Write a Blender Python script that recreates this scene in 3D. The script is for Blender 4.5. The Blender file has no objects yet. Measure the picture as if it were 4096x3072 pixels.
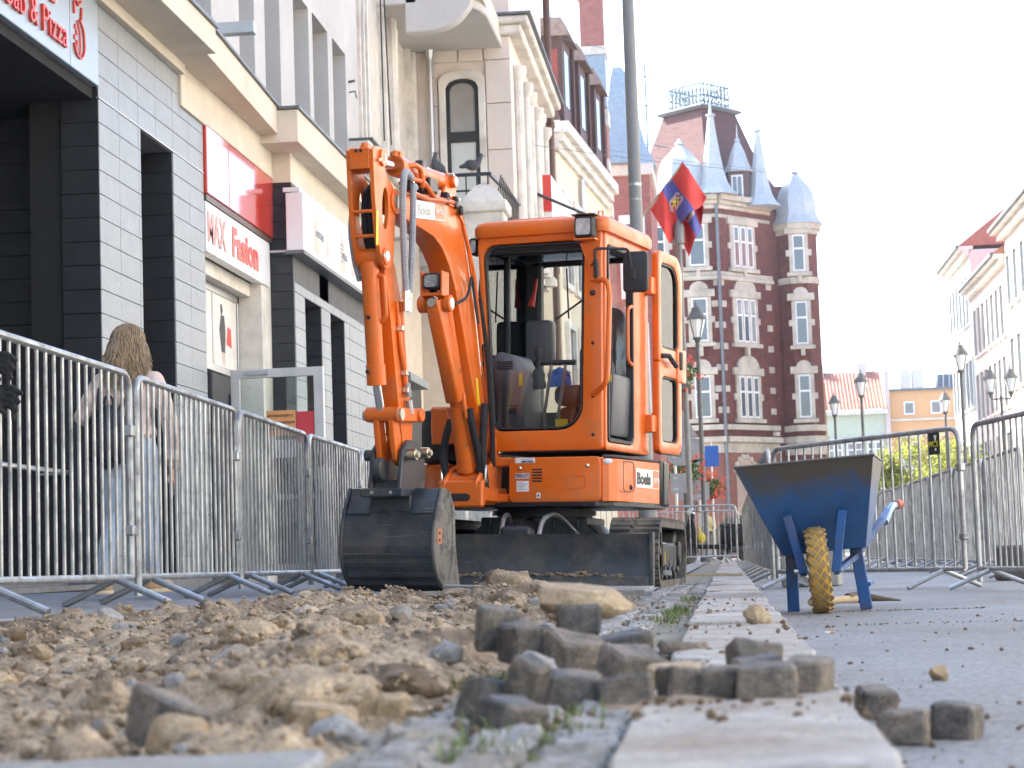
import bpy, bmesh, math, random
from math import sin, cos, pi, radians, sqrt, atan2, tan
from mathutils import Vector, Matrix, noise
random.seed(7)
sc = bpy.context.scene
col = sc.collection
# ---------------------------------------------------------------- camera
RHO, TH, PSI = radians(1.9), radians(5.03), radians(5.97)
cam_d = bpy.data.cameras.new('camera'); cam = bpy.data.objects.new('camera', cam_d); col.objects.link(cam)
cam_d.sensor_width = 36.0; cam_d.lens = 70.0; cam_d.clip_start = 0.05; cam_d.clip_end = 3000
fw = Vector((-sin(PSI)*cos(TH), cos(PSI)*cos(TH), sin(TH)))
rt = Vector((cos(PSI), sin(PSI), 0)); up = rt.cross(fw)
rt2 = rt*cos(RHO) + up*sin(-RHO)*-1*-1
up2 = up*cos(RHO) + rt*sin(RHO)
cam.matrix_world = Matrix(((rt2.x, up2.x, -fw.x, 0), (rt2.y, up2.y, -fw.y, 0), (rt2.z, up2.z, -fw.z, 0.30), (0, 0, 0, 1)))
cam_d.dof.use_dof = True; cam_d.dof.focus_distance = 12.6; cam_d.dof.aperture_fstop = 8.0
sc.camera = cam
# ---------------------------------------------------------------- sky, sun, exposure
SUN_EL, SUN_AZ = radians(42), radians(298)      # compass azimuth: 0 = +Y, 90 = +X
w = bpy.data.worlds.new('World'); sc.world = w; w.use_nodes = True
nt = w.node_tree; bg = nt.nodes['Background']
sky = nt.nodes.new('ShaderNodeTexSky'); sky.sky_type = 'NISHITA'; sky.sun_disc = False
sky.sun_elevation = SUN_EL; sky.sun_rotation = SUN_AZ; sky.air_density = 1.0; sky.dust_density = 2.0; sky.ozone_density = 1.0
nt.links.new(sky.outputs[0], bg.inputs[0]); bg.inputs[1].default_value = 0.15
sd = bpy.data.lights.new('sun', 'SUN'); so = bpy.data.objects.new('sun', sd); col.objects.link(so)
sd.energy = 4.0; sd.angle = radians(0.5); sd.color = (1.0, 0.95, 0.88)
sdir = Vector((sin(SUN_AZ)*cos(SUN_EL), cos(SUN_AZ)*cos(SUN_EL), sin(SUN_EL)))
so.rotation_euler = sdir.to_track_quat('Z', 'Y').to_euler()
sc.view_settings.view_transform = 'Standard'; sc.view_settings.look = 'None'
sc.view_settings.gamma = 1.0; sc.view_settings.use_curve_mapping = False
sc.view_settings.exposure = 2.3
sc.render.engine = 'CYCLES'
sc.cycles.max_bounces = 7; sc.cycles.transparent_max_bounces = 12; sc.cycles.use_denoising = True
sc.cycles.caustics_reflective = False; sc.cycles.caustics_refractive = False

# ---------------------------------------------------------------- helpers
def V(*a): return Vector(a)
class MB:
    """collects shapes; build() links them as ONE mesh object"""
    def __init__(s): s.v = []; s.f = []; s.m = []; s.cur = 0
    def add(s, vs, fs):
        o = len(s.v); s.v += [tuple(p) for p in vs]
        for f in fs: s.f.append([i+o for i in f]); s.m.append(s.cur)
        return s
    def box(s, x0, x1, y0, y1, z0, z1, T=None):
        p = [Vector((x, y, z)) for z in (z0, z1) for y in (y0, y1) for x in (x0, x1)]
        if T: p = [T(q) for q in p]
        return s.add(p, [(0,2,3,1),(4,5,7,6),(0,1,5,4),(2,6,7,3),(0,4,6,2),(1,3,7,5)])
    def hexa(s, p): return s.add(p, [(0,2,3,1),(4,5,7,6),(0,1,5,4),(2,6,7,3),(0,4,6,2),(1,3,7,5)])
    def beam(s, a, b, wx, wz, upv=(0,0,1)):
        a = Vector(a); b = Vector(b); d = (b-a).normalized(); u = Vector(upv)
        if abs(d.dot(u)) > .98: u = Vector((0,1,0))
        r = d.cross(u).normalized(); q = r.cross(d).normalized()
        p = [c + r*(wx/2*i) + q*(wz/2*j) for j in (-1,1) for c in (a,b) for i in (-1,1)]
        return s.hexa(p)
    def prism(s, poly, o, u, v, wv, t0, t1):
        o, u, v, wv = Vector(o), Vector(u), Vector(v), Vector(wv)
        n = len(poly)
        vs = [o+u*a+v*b+wv*t for t in (t0, t1) for a, b in poly]
        fs = [tuple(range(n))[::-1], tuple(range(n, 2*n))] + [(i, (i+1) % n, n+(i+1) % n, n+i) for i in range(n)]
        return s.add(vs, fs)
    def ring(s, outer, inner, o, u, v, wv, t0, t1):
        """plate with a hole: outer and inner polygons of equal count"""
        o, u, v, wv = Vector(o), Vector(u), Vector(v), Vector(wv); n = len(outer)
        vs = []
        for t in (t0, t1):
            for pl in (outer, inner): vs += [o+u*a+v*b+wv*t for a, b in pl]
        fs = []
        for i in range(n):
            j = (i+1) % n
            fs += [(i, n+i, n+j, j), (2*n+i, 2*n+j, 3*n+j, 3*n+i), (i, j, 2*n+j, 2*n+i), (n+i, 3*n+i, 3*n+j, n+j)]
        return s.add(vs, fs)
    def tube(s, pts, r, n=8, cap=True):
        pts = [Vector(p) for p in pts]; m = len(pts)
        rs = r if isinstance(r, (list, tuple)) else [r]*m
        d0 = (pts[1]-pts[0]).normalized()
        u = Vector((0,0,1)) if abs(d0.z) < .9 else Vector((1,0,0))
        u = (u - d0*u.dot(d0)).normalized(); vs = []
        for i, p in enumerate(pts):
            d = (pts[min(i+1, m-1)]-pts[max(i-1, 0)]).normalized()
            u = (u - d*u.dot(d)).normalized(); q = d.cross(u)
            vs += [p + (u*cos(2*pi*k/n)+q*sin(2*pi*k/n))*rs[i] for k in range(n)]
        fs = [(i*n+k, i*n+(k+1) % n, (i+1)*n+(k+1) % n, (i+1)*n+k) for i in range(m-1) for k in range(n)]
        if cap: fs += [tuple(range(n))[::-1], tuple(range((m-1)*n, m*n))]
        return s.add(vs, fs)
    def cyl(s, a, b, r, r2=None, n=14): return s.tube([a, b], [r, r if r2 is None else r2], n)
    def lathe(s, prof, o=(0,0,0), n=16, ax=None, sq=None, ph=0):
        """profile (r, h) round the axis at o; sq = number of polygon sides is n"""
        o = Vector(o); A = Matrix.Identity(3) if ax is None else Vector(ax).to_track_quat('Z', 'Y').to_matrix()
        vs = [o + A @ Vector((r*cos(2*pi*k/n+ph), r*sin(2*pi*k/n+ph), h)) for r, h in prof for k in range(n)]
        m = len(prof)
        fs = [(i*n+k, i*n+(k+1) % n, (i+1)*n+(k+1) % n, (i+1)*n+k) for i in range(m-1) for k in range(n)]
        if prof[0][0] > 1e-6: fs.append(tuple(range(n))[::-1])
        if prof[-1][0] > 1e-6: fs.append(tuple(range((m-1)*n, m*n)))
        return s.add(vs, fs)
    def ball(s, c, r, n=10, m=7):
        if not isinstance(r, (tuple, list)): r = (r, r, r)
        pr = [(sin(pi*i/m), -cos(pi*i/m)) for i in range(m+1)]
        vs = [Vector(c)+Vector((a*cos(2*pi*k/n)*r[0], a*sin(2*pi*k/n)*r[1], b*r[2])) for a, b in pr for k in range(n)]
        return s.add(vs, [(i*n+k, i*n+(k+1) % n, (i+1)*n+(k+1) % n, (i+1)*n+k) for i in range(m) for k in range(n)])
    def sheet(s, grid):
        n = len(grid[0]); vs = [p for r in grid for p in r]
        return s.add(vs, [(i*n+k, i*n+k+1, (i+1)*n+k+1, (i+1)*n+k) for i in range(len(grid)-1) for k in range(n-1)])
    def quad(s, *p): return s.add(p, [tuple(range(len(p)))])
    def mesh(s, name, mats, bevel=0, seg=1, smooth=35, weld=True):
        me = bpy.data.meshes.new(name)
        me.from_pydata(s.v, [], s.f)
        for i, q in enumerate(s.m): me.polygons[i].material_index = q
        bm = bmesh.new(); bm.from_mesh(me)
        if weld: bmesh.ops.remove_doubles(bm, verts=bm.verts, dist=1e-5)
        bmesh.ops.recalc_face_normals(bm, faces=bm.faces)
        if bevel:
            ed = [e for e in bm.edges if len(e.link_faces) == 2 and e.calc_face_angle(0) > .6]
            bmesh.ops.bevel(bm, geom=ed, offset=bevel, segments=seg, affect='EDGES', profile=.5, clamp_overlap=True)
        bm.to_mesh(me); bm.free()
        for mt in (mats if isinstance(mats, (list, tuple)) else [mats]): me.materials.append(mt)
        if smooth:
            me.polygons.foreach_set('use_smooth', [True]*len(me.polygons)); me.set_sharp_from_angle(angle=radians(smooth))
        return me
    def build(s, name, mats, parent=None, **k):
        return obj(name, s.mesh(name, mats, **k), parent)
WORLD_BUILT = set()
def obj(name, me, parent=None):
    o = bpy.data.objects.new(name, me); col.objects.link(o)
    if parent is not None:
        o.parent = parent
        if parent.name in WORLD_BUILT: o.location = -Vector(parent.location)
    return o
def tag(o, label=None, cat=None, group=None, kind=None):
    if label: o['label'] = label
    if cat: o['category'] = cat
    if group: o['group'] = group
    if kind: o['kind'] = kind
    return o
def thing(name, loc, label, cat, group=None, rot=(0,0,0), world=False):
    o = bpy.data.objects.new(name, None); col.objects.link(o); o.location = loc; o.rotation_euler = rot
    o.empty_display_size = .1
    if world: WORLD_BUILT.add(o.name)
    return tag(o, label, cat, group)
def copy_tree(o, parent=None):
    c = o.copy(); col.objects.link(c); c.parent = parent
    for ch in o.children: copy_tree(ch, c)
    return c
def fillet(pts, r, n=4):
    """rounds the corners of a polyline"""
    pts = [Vector(p) for p in pts]; out = [pts[0]]
    for i in range(1, len(pts)-1):
        p = pts[i]; a = (pts[i-1]-p); b = (pts[i+1]-p)
        k = min(r, a.length*.49, b.length*.49); A = p+a.normalized()*k; B = p+b.normalized()*k
        for t in range(n+1):
            t /= n; out.append(A*(1-t)**2 + p*2*t*(1-t) + B*t*t)
    return out+[pts[-1]]
def rpoly(x0, x1, z0, z1, r, n=3):
    """rounded rectangle, counter-clockwise; r = radii at (x0z0, x1z0, x1z1, x0z1)"""
    if not isinstance(r, (list, tuple)): r = [r]*4
    out = []
    for (cx, cz, sx, sz, a0), q in zip(((x0,z0,1,1,pi), (x1,z0,-1,1,1.5*pi), (x1,z1,-1,-1,0), (x0,z1,1,-1,.5*pi)), r):
        for k in range(n+1):
            a = a0+pi/2*k/n; out.append((cx+sx*q+q*cos(a), cz+sz*q+q*sin(a)))
    return out
_fonts = {}
def text(name, s, size, o, u, v, mat, parent, lift=.003, bold=0, align='LEFT', squeeze=1.0, depth=.0015, shear=0, sub=False):
    cu = bpy.data.curves.new('t', 'FONT'); cu.body = s; cu.size = size; cu.offset = bold; cu.align_x = align; cu.extrude = depth
    cu.resolution_u = 3; cu.shear = shear
    t = bpy.data.objects.new('t', cu); me = bpy.data.meshes.new_from_object(t)
    o, u, v = Vector(o), Vector(u).normalized(), Vector(v).normalized(); n = u.cross(v)
    for q in me.vertices: c = q.co.copy(); q.co = o + u*c.x*squeeze + v*c.y + n*(c.z+lift)
    bpy.data.objects.remove(t); bpy.data.curves.remove(cu)
    me.materials.clear(); me.materials.append(mat); me.name = name
    return obj(name, me, parent)

# ---------------------------------------------------------------- materials
MATS = {}
def mat(name, c, rough=.6, metal=0, var=.12, scale=4, bump=0, bscale=60, dirt=None, dcov=.5, dscale=2.5, coat=0, spec=.5, rvar=.1, stretch=None, dsoft=.12, grain=0, gscale=220):
    m = bpy.data.materials.new(name); m.use_nodes = True; MATS[name] = m
    t = m.node_tree; N = t.nodes; Lk = t.links.new; b = N['Principled BSDF']
    geo = N.new('ShaderNodeNewGeometry'); src = geo.outputs['Position']
    if stretch:
        mp = N.new('ShaderNodeMapping'); mp.inputs['Scale'].default_value = stretch; Lk(src, mp.inputs[0]); src = mp.outputs[0]
    def nz(sc_, det=5, ro=.6):
        n = N.new('ShaderNodeTexNoise'); n.inputs['Scale'].default_value = sc_; n.inputs['Detail'].default_value = det
        n.inputs['Roughness'].default_value = ro; Lk(src, n.inputs['Vector']); return n
    n1 = nz(scale)
    mx = N.new('ShaderNodeMix'); mx.data_type = 'RGBA'
    mx.inputs['A'].default_value = (*[x*(1-var) for x in c], 1); mx.inputs['B'].default_value = (*[min(1, x*(1+var)) for x in c], 1)
    rp = N.new('ShaderNodeMapRange'); rp.inputs[1].default_value = .3; rp.inputs[2].default_value = .7; Lk(n1.outputs[0], rp.inputs[0])
    Lk(rp.outputs[0], mx.inputs['Factor']); out = mx.outputs['Result']; rough_in = None
    if dirt:
        n2 = nz(dscale, 8, .7); r2 = N.new('ShaderNodeMapRange'); th = .5+(.5-dcov)*.4
        r2.inputs[1].default_value = th-dsoft/2; r2.inputs[2].default_value = th+dsoft/2; Lk(n2.outputs[0], r2.inputs[0])
        m2 = N.new('ShaderNodeMix'); m2.data_type = 'RGBA'; m2.inputs['B'].default_value = (*dirt, 1)
        Lk(out, m2.inputs['A']); Lk(r2.outputs[0], m2.inputs['Factor']); out = m2.outputs['Result']
        r3 = N.new('ShaderNodeMapRange'); r3.inputs[3].default_value = rough; r3.inputs[4].default_value = .9; Lk(r2.outputs[0], r3.inputs[0]); rough_in = r3.outputs[0]
    if grain:
        gn = nz(gscale, 3, .7); gr = N.new('ShaderNodeMapRange'); gr.inputs[1].default_value = .3; gr.inputs[2].default_value = .7; gr.inputs[3].default_value = 1-grain; gr.inputs[4].default_value = 1+grain; Lk(gn.outputs[0], gr.inputs[0])
        g2 = nz(gscale*.22, 4, .7); gq = N.new('ShaderNodeMapRange'); gq.inputs[1].default_value = .32; gq.inputs[2].default_value = .68; gq.inputs[3].default_value = 1-grain*.7; gq.inputs[4].default_value = 1+grain*.7; Lk(g2.outputs[0], gq.inputs[0])
        gm = N.new('ShaderNodeMath'); gm.operation = 'MULTIPLY'; Lk(gr.outputs[0], gm.inputs[0]); Lk(gq.outputs[0], gm.inputs[1])
        vm = N.new('ShaderNodeVectorMath'); vm.operation = 'SCALE'; Lk(out, vm.inputs[0]); Lk(gm.outputs[0], vm.inputs['Scale']); out = vm.outputs[0]
    Lk(out, b.inputs['Base Color'])
    if rough_in is None and rvar:
        r3 = N.new('ShaderNodeMapRange'); r3.inputs[3].default_value = max(.02, rough-rvar); r3.inputs[4].default_value = min(1, rough+rvar)
        Lk(nz(scale*3.3).outputs[0], r3.inputs[0]); rough_in = r3.outputs[0]
    if rough_in is not None: Lk(rough_in, b.inputs['Roughness'])
    else: b.inputs['Roughness'].default_value = rough
    b.inputs['Metallic'].default_value = metal; b.inputs['Specular IOR Level'].default_value = spec
    if coat: b.inputs['Coat Weight'].default_value = coat; b.inputs['Coat Roughness'].default_value = .08
    if bump:
        bp = N.new('ShaderNodeBump'); bp.inputs['Strength'].default_value = min(1, bump); bp.inputs['Distance'].default_value = .02 if bscale < 30 else .006
        Lk(nz(bscale, 4).outputs[0], bp.inputs['Height']); Lk(bp.outputs[0], b.inputs['Normal'])
    return m
def glass(name, tint=(.9, .95, .93), refl=.12, rough=.01):
    m = bpy.data.materials.new(name); m.use_nodes = True; MATS[name] = m
    t = m.node_tree; N = t.nodes; N.remove(N['Principled BSDF'])
    a = N.new('ShaderNodeBsdfTransparent'); a.inputs[0].default_value = (*tint, 1)
    g = N.new('ShaderNodeBsdfGlossy'); g.inputs['Roughness'].default_value = rough
    fr = N.new('ShaderNodeFresnel'); fr.inputs[0].default_value = 1.5
    ad = N.new('ShaderNodeMath'); ad.operation = 'MULTIPLY_ADD'; ad.inputs[1].default_value = 1.0; ad.inputs[2].default_value = refl
    mx = N.new('ShaderNodeMixShader'); t.links.new(fr.outputs[0], ad.inputs[0]); t.links.new(ad.outputs[0], mx.inputs[0])
    t.links.new(a.outputs[0], mx.inputs[1]); t.links.new(g.outputs[0], mx.inputs[2]); t.links.new(mx.outputs[0], N['Material Output'].inputs[0])
    return m
orange = mat('orange_paint', (.72, .132, .005), .34, var=.06, coat=.3, scale=2, rvar=.08, dirt=(.52, .16, .035), dcov=.16, dscale=5, dsoft=.35)
orange_w = mat('orange_paint_worn', (.70, .135, .008), .42, var=.06, coat=.15, dirt=(.30, .12, .03), dcov=.22, dscale=9, dsoft=.1)
blacksteel = mat('black_steel', (.034, .040, .050), .36, metal=.15, var=.4, scale=5, dirt=(.125, .110, .088), dcov=.27, dscale=4, bump=.15, bscale=45, dsoft=.3)
blackpaint = mat('black_paint', (.018, .019, .021), .38, var=.2)
plastic = mat('black_plastic', (.022, .023, .025), .55, var=.15, bump=.05, bscale=200)
grayplastic = mat('grey_plastic', (.10, .10, .11), .5, var=.1)
rubber = mat('rubber', (.045, .043, .041), .8, var=.25, dirt=(.20, .17, .13), dcov=.42, dscale=6, bump=.3, bscale=50, dsoft=.3)
hosefab = mat('hose_sleeve', (.018, .017, .017), .85, var=.3, bump=.8, bscale=80)
hosegrey = mat('grey_hose', (.33, .34, .36), .5, var=.08)
chrome = mat('chrome', (.8, .8, .82), .10, metal=1, var=.02, rvar=.03)
galv = mat('galvanised_steel', (.43, .445, .455), .38, metal=.9, var=.15, scale=9, bump=.05, bscale=60, dirt=(.25, .25, .245), dcov=.3, dscale=5, dsoft=.3)
zinc = mat('zinc_bolt', (.62, .61, .55), .3, metal=1, var=.1)
brass = mat('plated_pin', (.60, .55, .38), .3, metal=1, var=.1)
white_st = mat('white_sticker', (.80, .80, .80), .4, var=.02)
grey_st = mat('grey_sticker', (.45, .42, .45), .4, var=.05)
yellow_st = mat('yellow_sticker', (.85, .58, .02), .4, var=.03)
ink = mat('black_ink', (.02, .02, .022), .5, var=.05)
redpl = mat('red_plastic', (.60, .03, .02), .4)
bluecloth = mat('blue_cloth', (.03, .13, .45), .9, bump=.6, bscale=40)
lampglass = mat('lamp_glass', (.46, .48, .48), .14, metal=.85, var=.35, scale=25, bump=.8, bscale=110)
cabglass = glass('cab_glass', (.955, .975, .965), .012)
film = glass('plastic_film', (.90, .91, .93), .10, .18)

def scratches(m, c=(.17, .165, .15), amt=.695):
    t = m.node_tree; N = t.nodes; bs = N['Principled BSDF']; src = bs.inputs['Base Color'].links[0].from_socket; ge = N.new('ShaderNodeNewGeometry')
    for rot, th in ((.5, amt), (-.9, amt+.02), (1.4, amt)):
        mp = N.new('ShaderNodeMapping'); mp.inputs['Rotation'].default_value = (0, rot, 0); mp.inputs['Scale'].default_value = (3.5, 3.5, 130); nz = N.new('ShaderNodeTexNoise'); nz.inputs['Scale'].default_value = 1; nz.inputs['Detail'].default_value = 3
        t.links.new(ge.outputs['Position'], mp.inputs[0]); t.links.new(mp.outputs[0], nz.inputs['Vector']); mr = N.new('ShaderNodeMapRange'); mr.inputs[1].default_value = th; mr.inputs[2].default_value = th+.05; t.links.new(nz.outputs[0], mr.inputs[0])
        mx = N.new('ShaderNodeMix'); mx.data_type = 'RGBA'; mx.inputs['B'].default_value = (*c, 1); t.links.new(mr.outputs[0], mx.inputs['Factor']); t.links.new(src, mx.inputs['A']); src = mx.outputs['Result']
    t.links.new(src, bs.inputs['Base Color'])
scratches(blacksteel)
# ================================================================ GROUND
def asphalt():
    m = mat('asphalt', (.215, .212, .210), .55, dirt=(.155, .142, .125), dcov=.33, dscale=.8, dsoft=.35, var=.2, scale=1.6, bump=.9, bscale=170, rvar=.15)
    t = m.node_tree; N = t.nodes; b = N['Principled BSDF']; lk = b.inputs['Base Color'].links[0].from_socket
    geo = N.new('ShaderNodeNewGeometry'); v = N.new('ShaderNodeTexVoronoi'); v.inputs['Scale'].default_value = 95; t.links.new(geo.outputs['Position'], v.inputs['Vector'])
    mx = N.new('ShaderNodeMix'); mx.data_type = 'RGBA'; mx.blend_type = 'MULTIPLY'; mx.inputs['Factor'].default_value = .7
    cr = N.new('ShaderNodeValToRGB'); cr.color_ramp.elements[0].color = (.45, .45, .46, 1); cr.color_ramp.elements[1].color = (1.9, 1.9, 1.95, 1)
    t.links.new(v.outputs['Color'], cr.inputs[0]); t.links.new(lk, mx.inputs['A']); t.links.new(cr.outputs[0], mx.inputs['B']); t.links.new(mx.outputs['Result'], b.inputs['Base Color'])
    return m
asph = asphalt()
PAVE = mat('concrete_paving', (.30, .295, .285), .75, var=.16, scale=3, bump=.5, bscale=90, dirt=(.17, .15, .12), dcov=.35, dscale=1.6, dsoft=.3, grain=.3)
SIDEW = mat('sidewalk_pavers', (.27, .27, .275), .75, var=.16, scale=5, bump=.4, bscale=90)
def pz(x, y):
    """height of the footway: cross-fall up to the houses and a slight fall along the street"""
    return .088 + .020*max(0, -.15-x) + .004*(9-min(max(y, 2), 30))*min(1, max(0, (-x-.5)/2))
g = MB(); g.quad((-400, -150, 0), (400, -150, 0), (400, 1500, 0), (-400, 1500, 0)); tag(g.build('road', asph), kind='structure')
# footway (left) as a gently sloping sheet with a cut edge towards the pit
edge = [(-2.62, -6), (-2.62, 6.8), (-2.52, 8.0), (-2.38, 9.0), (-2.20, 9.9), (-2.02, 10.6), (-1.95, 11.35)]
b = MB()
rows = []
ys = [-12, -6, 0, 3, 5, 6.8]+[6.8+.35*k for k in range(1, 14)]
def ex(y):
    for (x0, y0), (x1, y1) in zip(edge, edge[1:]):
        if y0 <= y <= y1: return x0+(x1-x0)*(y-y0)/(y1-y0)
    return edge[0][0] if y < 0 else edge[-1][0]
rj = random.Random(3)
rows = [[(x, y, pz(x, y)) for x in [-5.7+(ex(y)+.02*rj.uniform(-1, 1)+5.7)*k/6 for k in range(7)]] for y in ys+[11.35]]
b.sheet(rows)
rim = [r[-1] for r in rows]; b.sheet([[p for p in rim], [(p[0]+.01, p[1], p[2]-.07) for p in rim]])
b.sheet([[(x, y, pz(x, y)) for x in [-5.7+k*.7 for k in range(8)]+[-.43]] for y in [11.35, 14, 18, 24, 30, 45, 70, 110]])
b.sheet([[(x, 11.35+.012*rj.uniform(-1, 1), pz(x, 11.35)) for x in [-1.95+k*.19 for k in range(9)]], [(x, 11.34, pz(x, 11.35)-.09) for x in [-1.95+k*.19 for k in range(9)]]])
# paver joints through a brick pattern, world-placed
t = SIDEW.node_tree; N = t.nodes; bs = N['Principled BSDF']; src = bs.inputs['Base Color'].links[0].from_socket
ge = N.new('ShaderNodeNewGeometry'); br = N.new('ShaderNodeTexBrick'); br.inputs['Scale'].default_value = 1.0; br.inputs['Mortar Size'].default_value = .006; br.inputs['Brick Width'].default_value = .4; br.inputs['Row Height'].default_value = .4
br.offset = 0.5; br.inputs['Color1'].default_value = (1, 1, 1, 1); br.inputs['Color2'].default_value = (.86, .87, .9, 1); br.inputs['Mortar'].default_value = (.45, .42, .38, 1)
t.links.new(ge.outputs['Position'], br.inputs['Vector']); mm = N.new('ShaderNodeMix'); mm.data_type = 'RGBA'; mm.blend_type = 'MULTIPLY'; mm.inputs['Factor'].default_value = 1
t.links.new(src, mm.inputs['A']); t.links.new(br.outputs['Color'], mm.inputs['B']); t.links.new(mm.outputs['Result'], bs.inputs['Base Color'])
foot_o = tag(b.build('footway', SIDEW, smooth=20), kind='structure')
def rough_block(lx, ly, lz, seed, cut=3, amp=.006, top_only=False):
    """a hewn stone block about the origin, base at z=0"""
    bm = bmesh.new(); bmesh.ops.create_cube(bm, size=1)
    bmesh.ops.subdivide_edges(bm, edges=bm.edges, cuts=cut, use_grid_fill=True)
    for v in bm.verts:
        p = v.co; q = Vector((p.x*lx, p.y*ly, (p.z+.5)*lz)); k = 1-.04*(abs(p.x*2)**6)*(abs(p.y*2)**6)
        d = Vector((noise.noise(Vector((q.x*14+seed, q.y*14, q.z*14))), noise.noise(Vector((q.x*14, q.y*14+seed*1.7, q.z*14+9))), noise.noise(Vector((q.x*14+31, q.y*14, q.z*14+seed*2.3)))))
        v.co = Vector((q.x*k, q.y*k, q.z))+d*amp*2
    return bm
def bm_obj(bm, name, m_, parent=None, smooth=30, bevel=0):
    me = bpy.data.meshes.new(name)
    if bevel: bmesh.ops.bevel(bm, geom=[e for e in bm.edges if e.calc_face_angle(0) > .9], offset=bevel, segments=1, affect='EDGES', clamp_overlap=True)
    bm.to_mesh(me); bm.free(); me.materials.append(m_)
    if smooth: me.polygons.foreach_set('use_smooth', [True]*len(me.polygons)); me.set_sharp_from_angle(angle=radians(smooth))
    return obj(name, me, parent)
# kerb: a row of wide granite slabs
KERB = mat('granite_kerb', (.44, .42, .395), .7, var=.2, scale=9, bump=.8, bscale=60, grain=.32, gscale=260, dirt=(.25, .20, .15), dcov=.46, dscale=2.2, dsoft=.35)
kb = MB(); kb.box(-.128, .150, -2, 110, -.05, .060); kerb = tag(kb.build('kerb', mat('kerb_bed', (.10, .09, .08), .9)), kind='structure')
y = .9; k = 0; km = []
while y < 60:
    L = [1.02, .93, 1.1, .98][k % 4] if y < 20 else 2.0
    o = bm_obj(rough_block(.295, L-.012, .10, k*3.1+.5, 5, .0035), 'kerb_stone', KERB, kerb, bevel=.006)
    o.location = (.021+.004*sin(k*5), y+L/2, -.008+.003*sin(k*2.7)); y += L; k += 1
# sett strip beside the kerb, with moss in the joints
SETT = mat('sett_grey', (.29, .285, .28), .75, var=.25, scale=11, bump=.5, bscale=60, dirt=(.19, .16, .12), dcov=.4, dscale=6, dsoft=.25, grain=.35)
MOSS = mat('moss', (.11, .115, .04), .95, var=.4, scale=25, bump=1, bscale=90)
sb = MB(); sb.sheet([[(x, yy, .070+.012*noise.noise(Vector((x*9, yy*9, 0)))) for x in (-.46, -.38, -.30, -.22, -.125)] for yy in [.8+.1*i for i in range(600)] if yy < 59])
strip = tag(sb.build('sett_strip', mat('joint_soil', (.22, .205, .17), .95, var=.4, scale=14, dirt=(.12, .145, .05), dcov=.25, dscale=7, bump=.8, bscale=60)), kind='structure')
sm = [rough_block(.09, .09, .06, s*7.7, 2, .006) for s in range(6)]; sms = []
for i, bm in enumerate(sm):
    me = bpy.data.meshes.new('sett'); bmesh.ops.bevel(bm, geom=[e for e in bm.edges if e.calc_face_angle(0) > .8], offset=.012, segments=1, affect='EDGES', clamp_overlap=True); bm.to_mesh(me); bm.free(); me.materials.append(SETT); sms.append(me)
rk = random.Random(11)
for i in range(0, 130):
    yy = 1.15+i*.103
    if 6.0 < yy < 11.0 and rk.random() < .45: continue
    for j in range(3):
        if yy > 4.5 and yy < 11.2 and j == 0: continue
        o = obj('sett', sms[rk.randrange(6)], strip); o.location = (-.183-j*.102+rk.uniform(-.006, .006), yy+rk.uniform(-.01, .01)+.03*(j % 2), .024+rk.uniform(-.006, .004)); o.rotation_euler = (rk.uniform(-.05, .05), rk.uniform(-.05, .05), rk.choice((0, pi/2, pi))+rk.uniform(-.07, .07)); o.scale = (1, rk.uniform(.9, 1.05), 1)
# cross row of pale slabs in front of the pit
cr_ = tag(MB().box(-2.2, -.44, 1.1, 2.26, -.06, .055).build('slab_bed', mat('bed_soil', (.12, .105, .08), .95)), kind='structure')
for i in range(6):
    for j in range(3):
        o = bm_obj(rough_block(.30, .36, .06, i*2.3+j*9, 3, .004), 'paving_slab', PAVE, cr_, bevel=.006); o.location = (-.60-i*.31, 2.06-j*.37, .032+.003*sin(i*4+j)); o.rotation_euler.z = .02*sin(i*3.3)
# slabs the excavator stands on (broken front edge)
for i in range(4):
    for j in range(3):
        o = bm_obj(rough_block(.385, .385, .07, i*5.3+j*1.9+40, 3, .003), 'paving_slab', PAVE, foot_o, bevel=.006); x_, y_ = -.65-i*.395, 11.52+j*.395
        o.location = (x_, y_, pz(x_, y_)-.058+.003*sin(i*7+j)); o.rotation_euler = (0, .02, .015*sin(i*3+j*5))
o = bm_obj(rough_block(.40, .42, .07, 77, 3, .004), 'paving_slab', PAVE, foot_o, bevel=.006); o.location = (-.64, 14.6, .125); o.rotation_euler = (.05, .03, .3)
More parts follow.
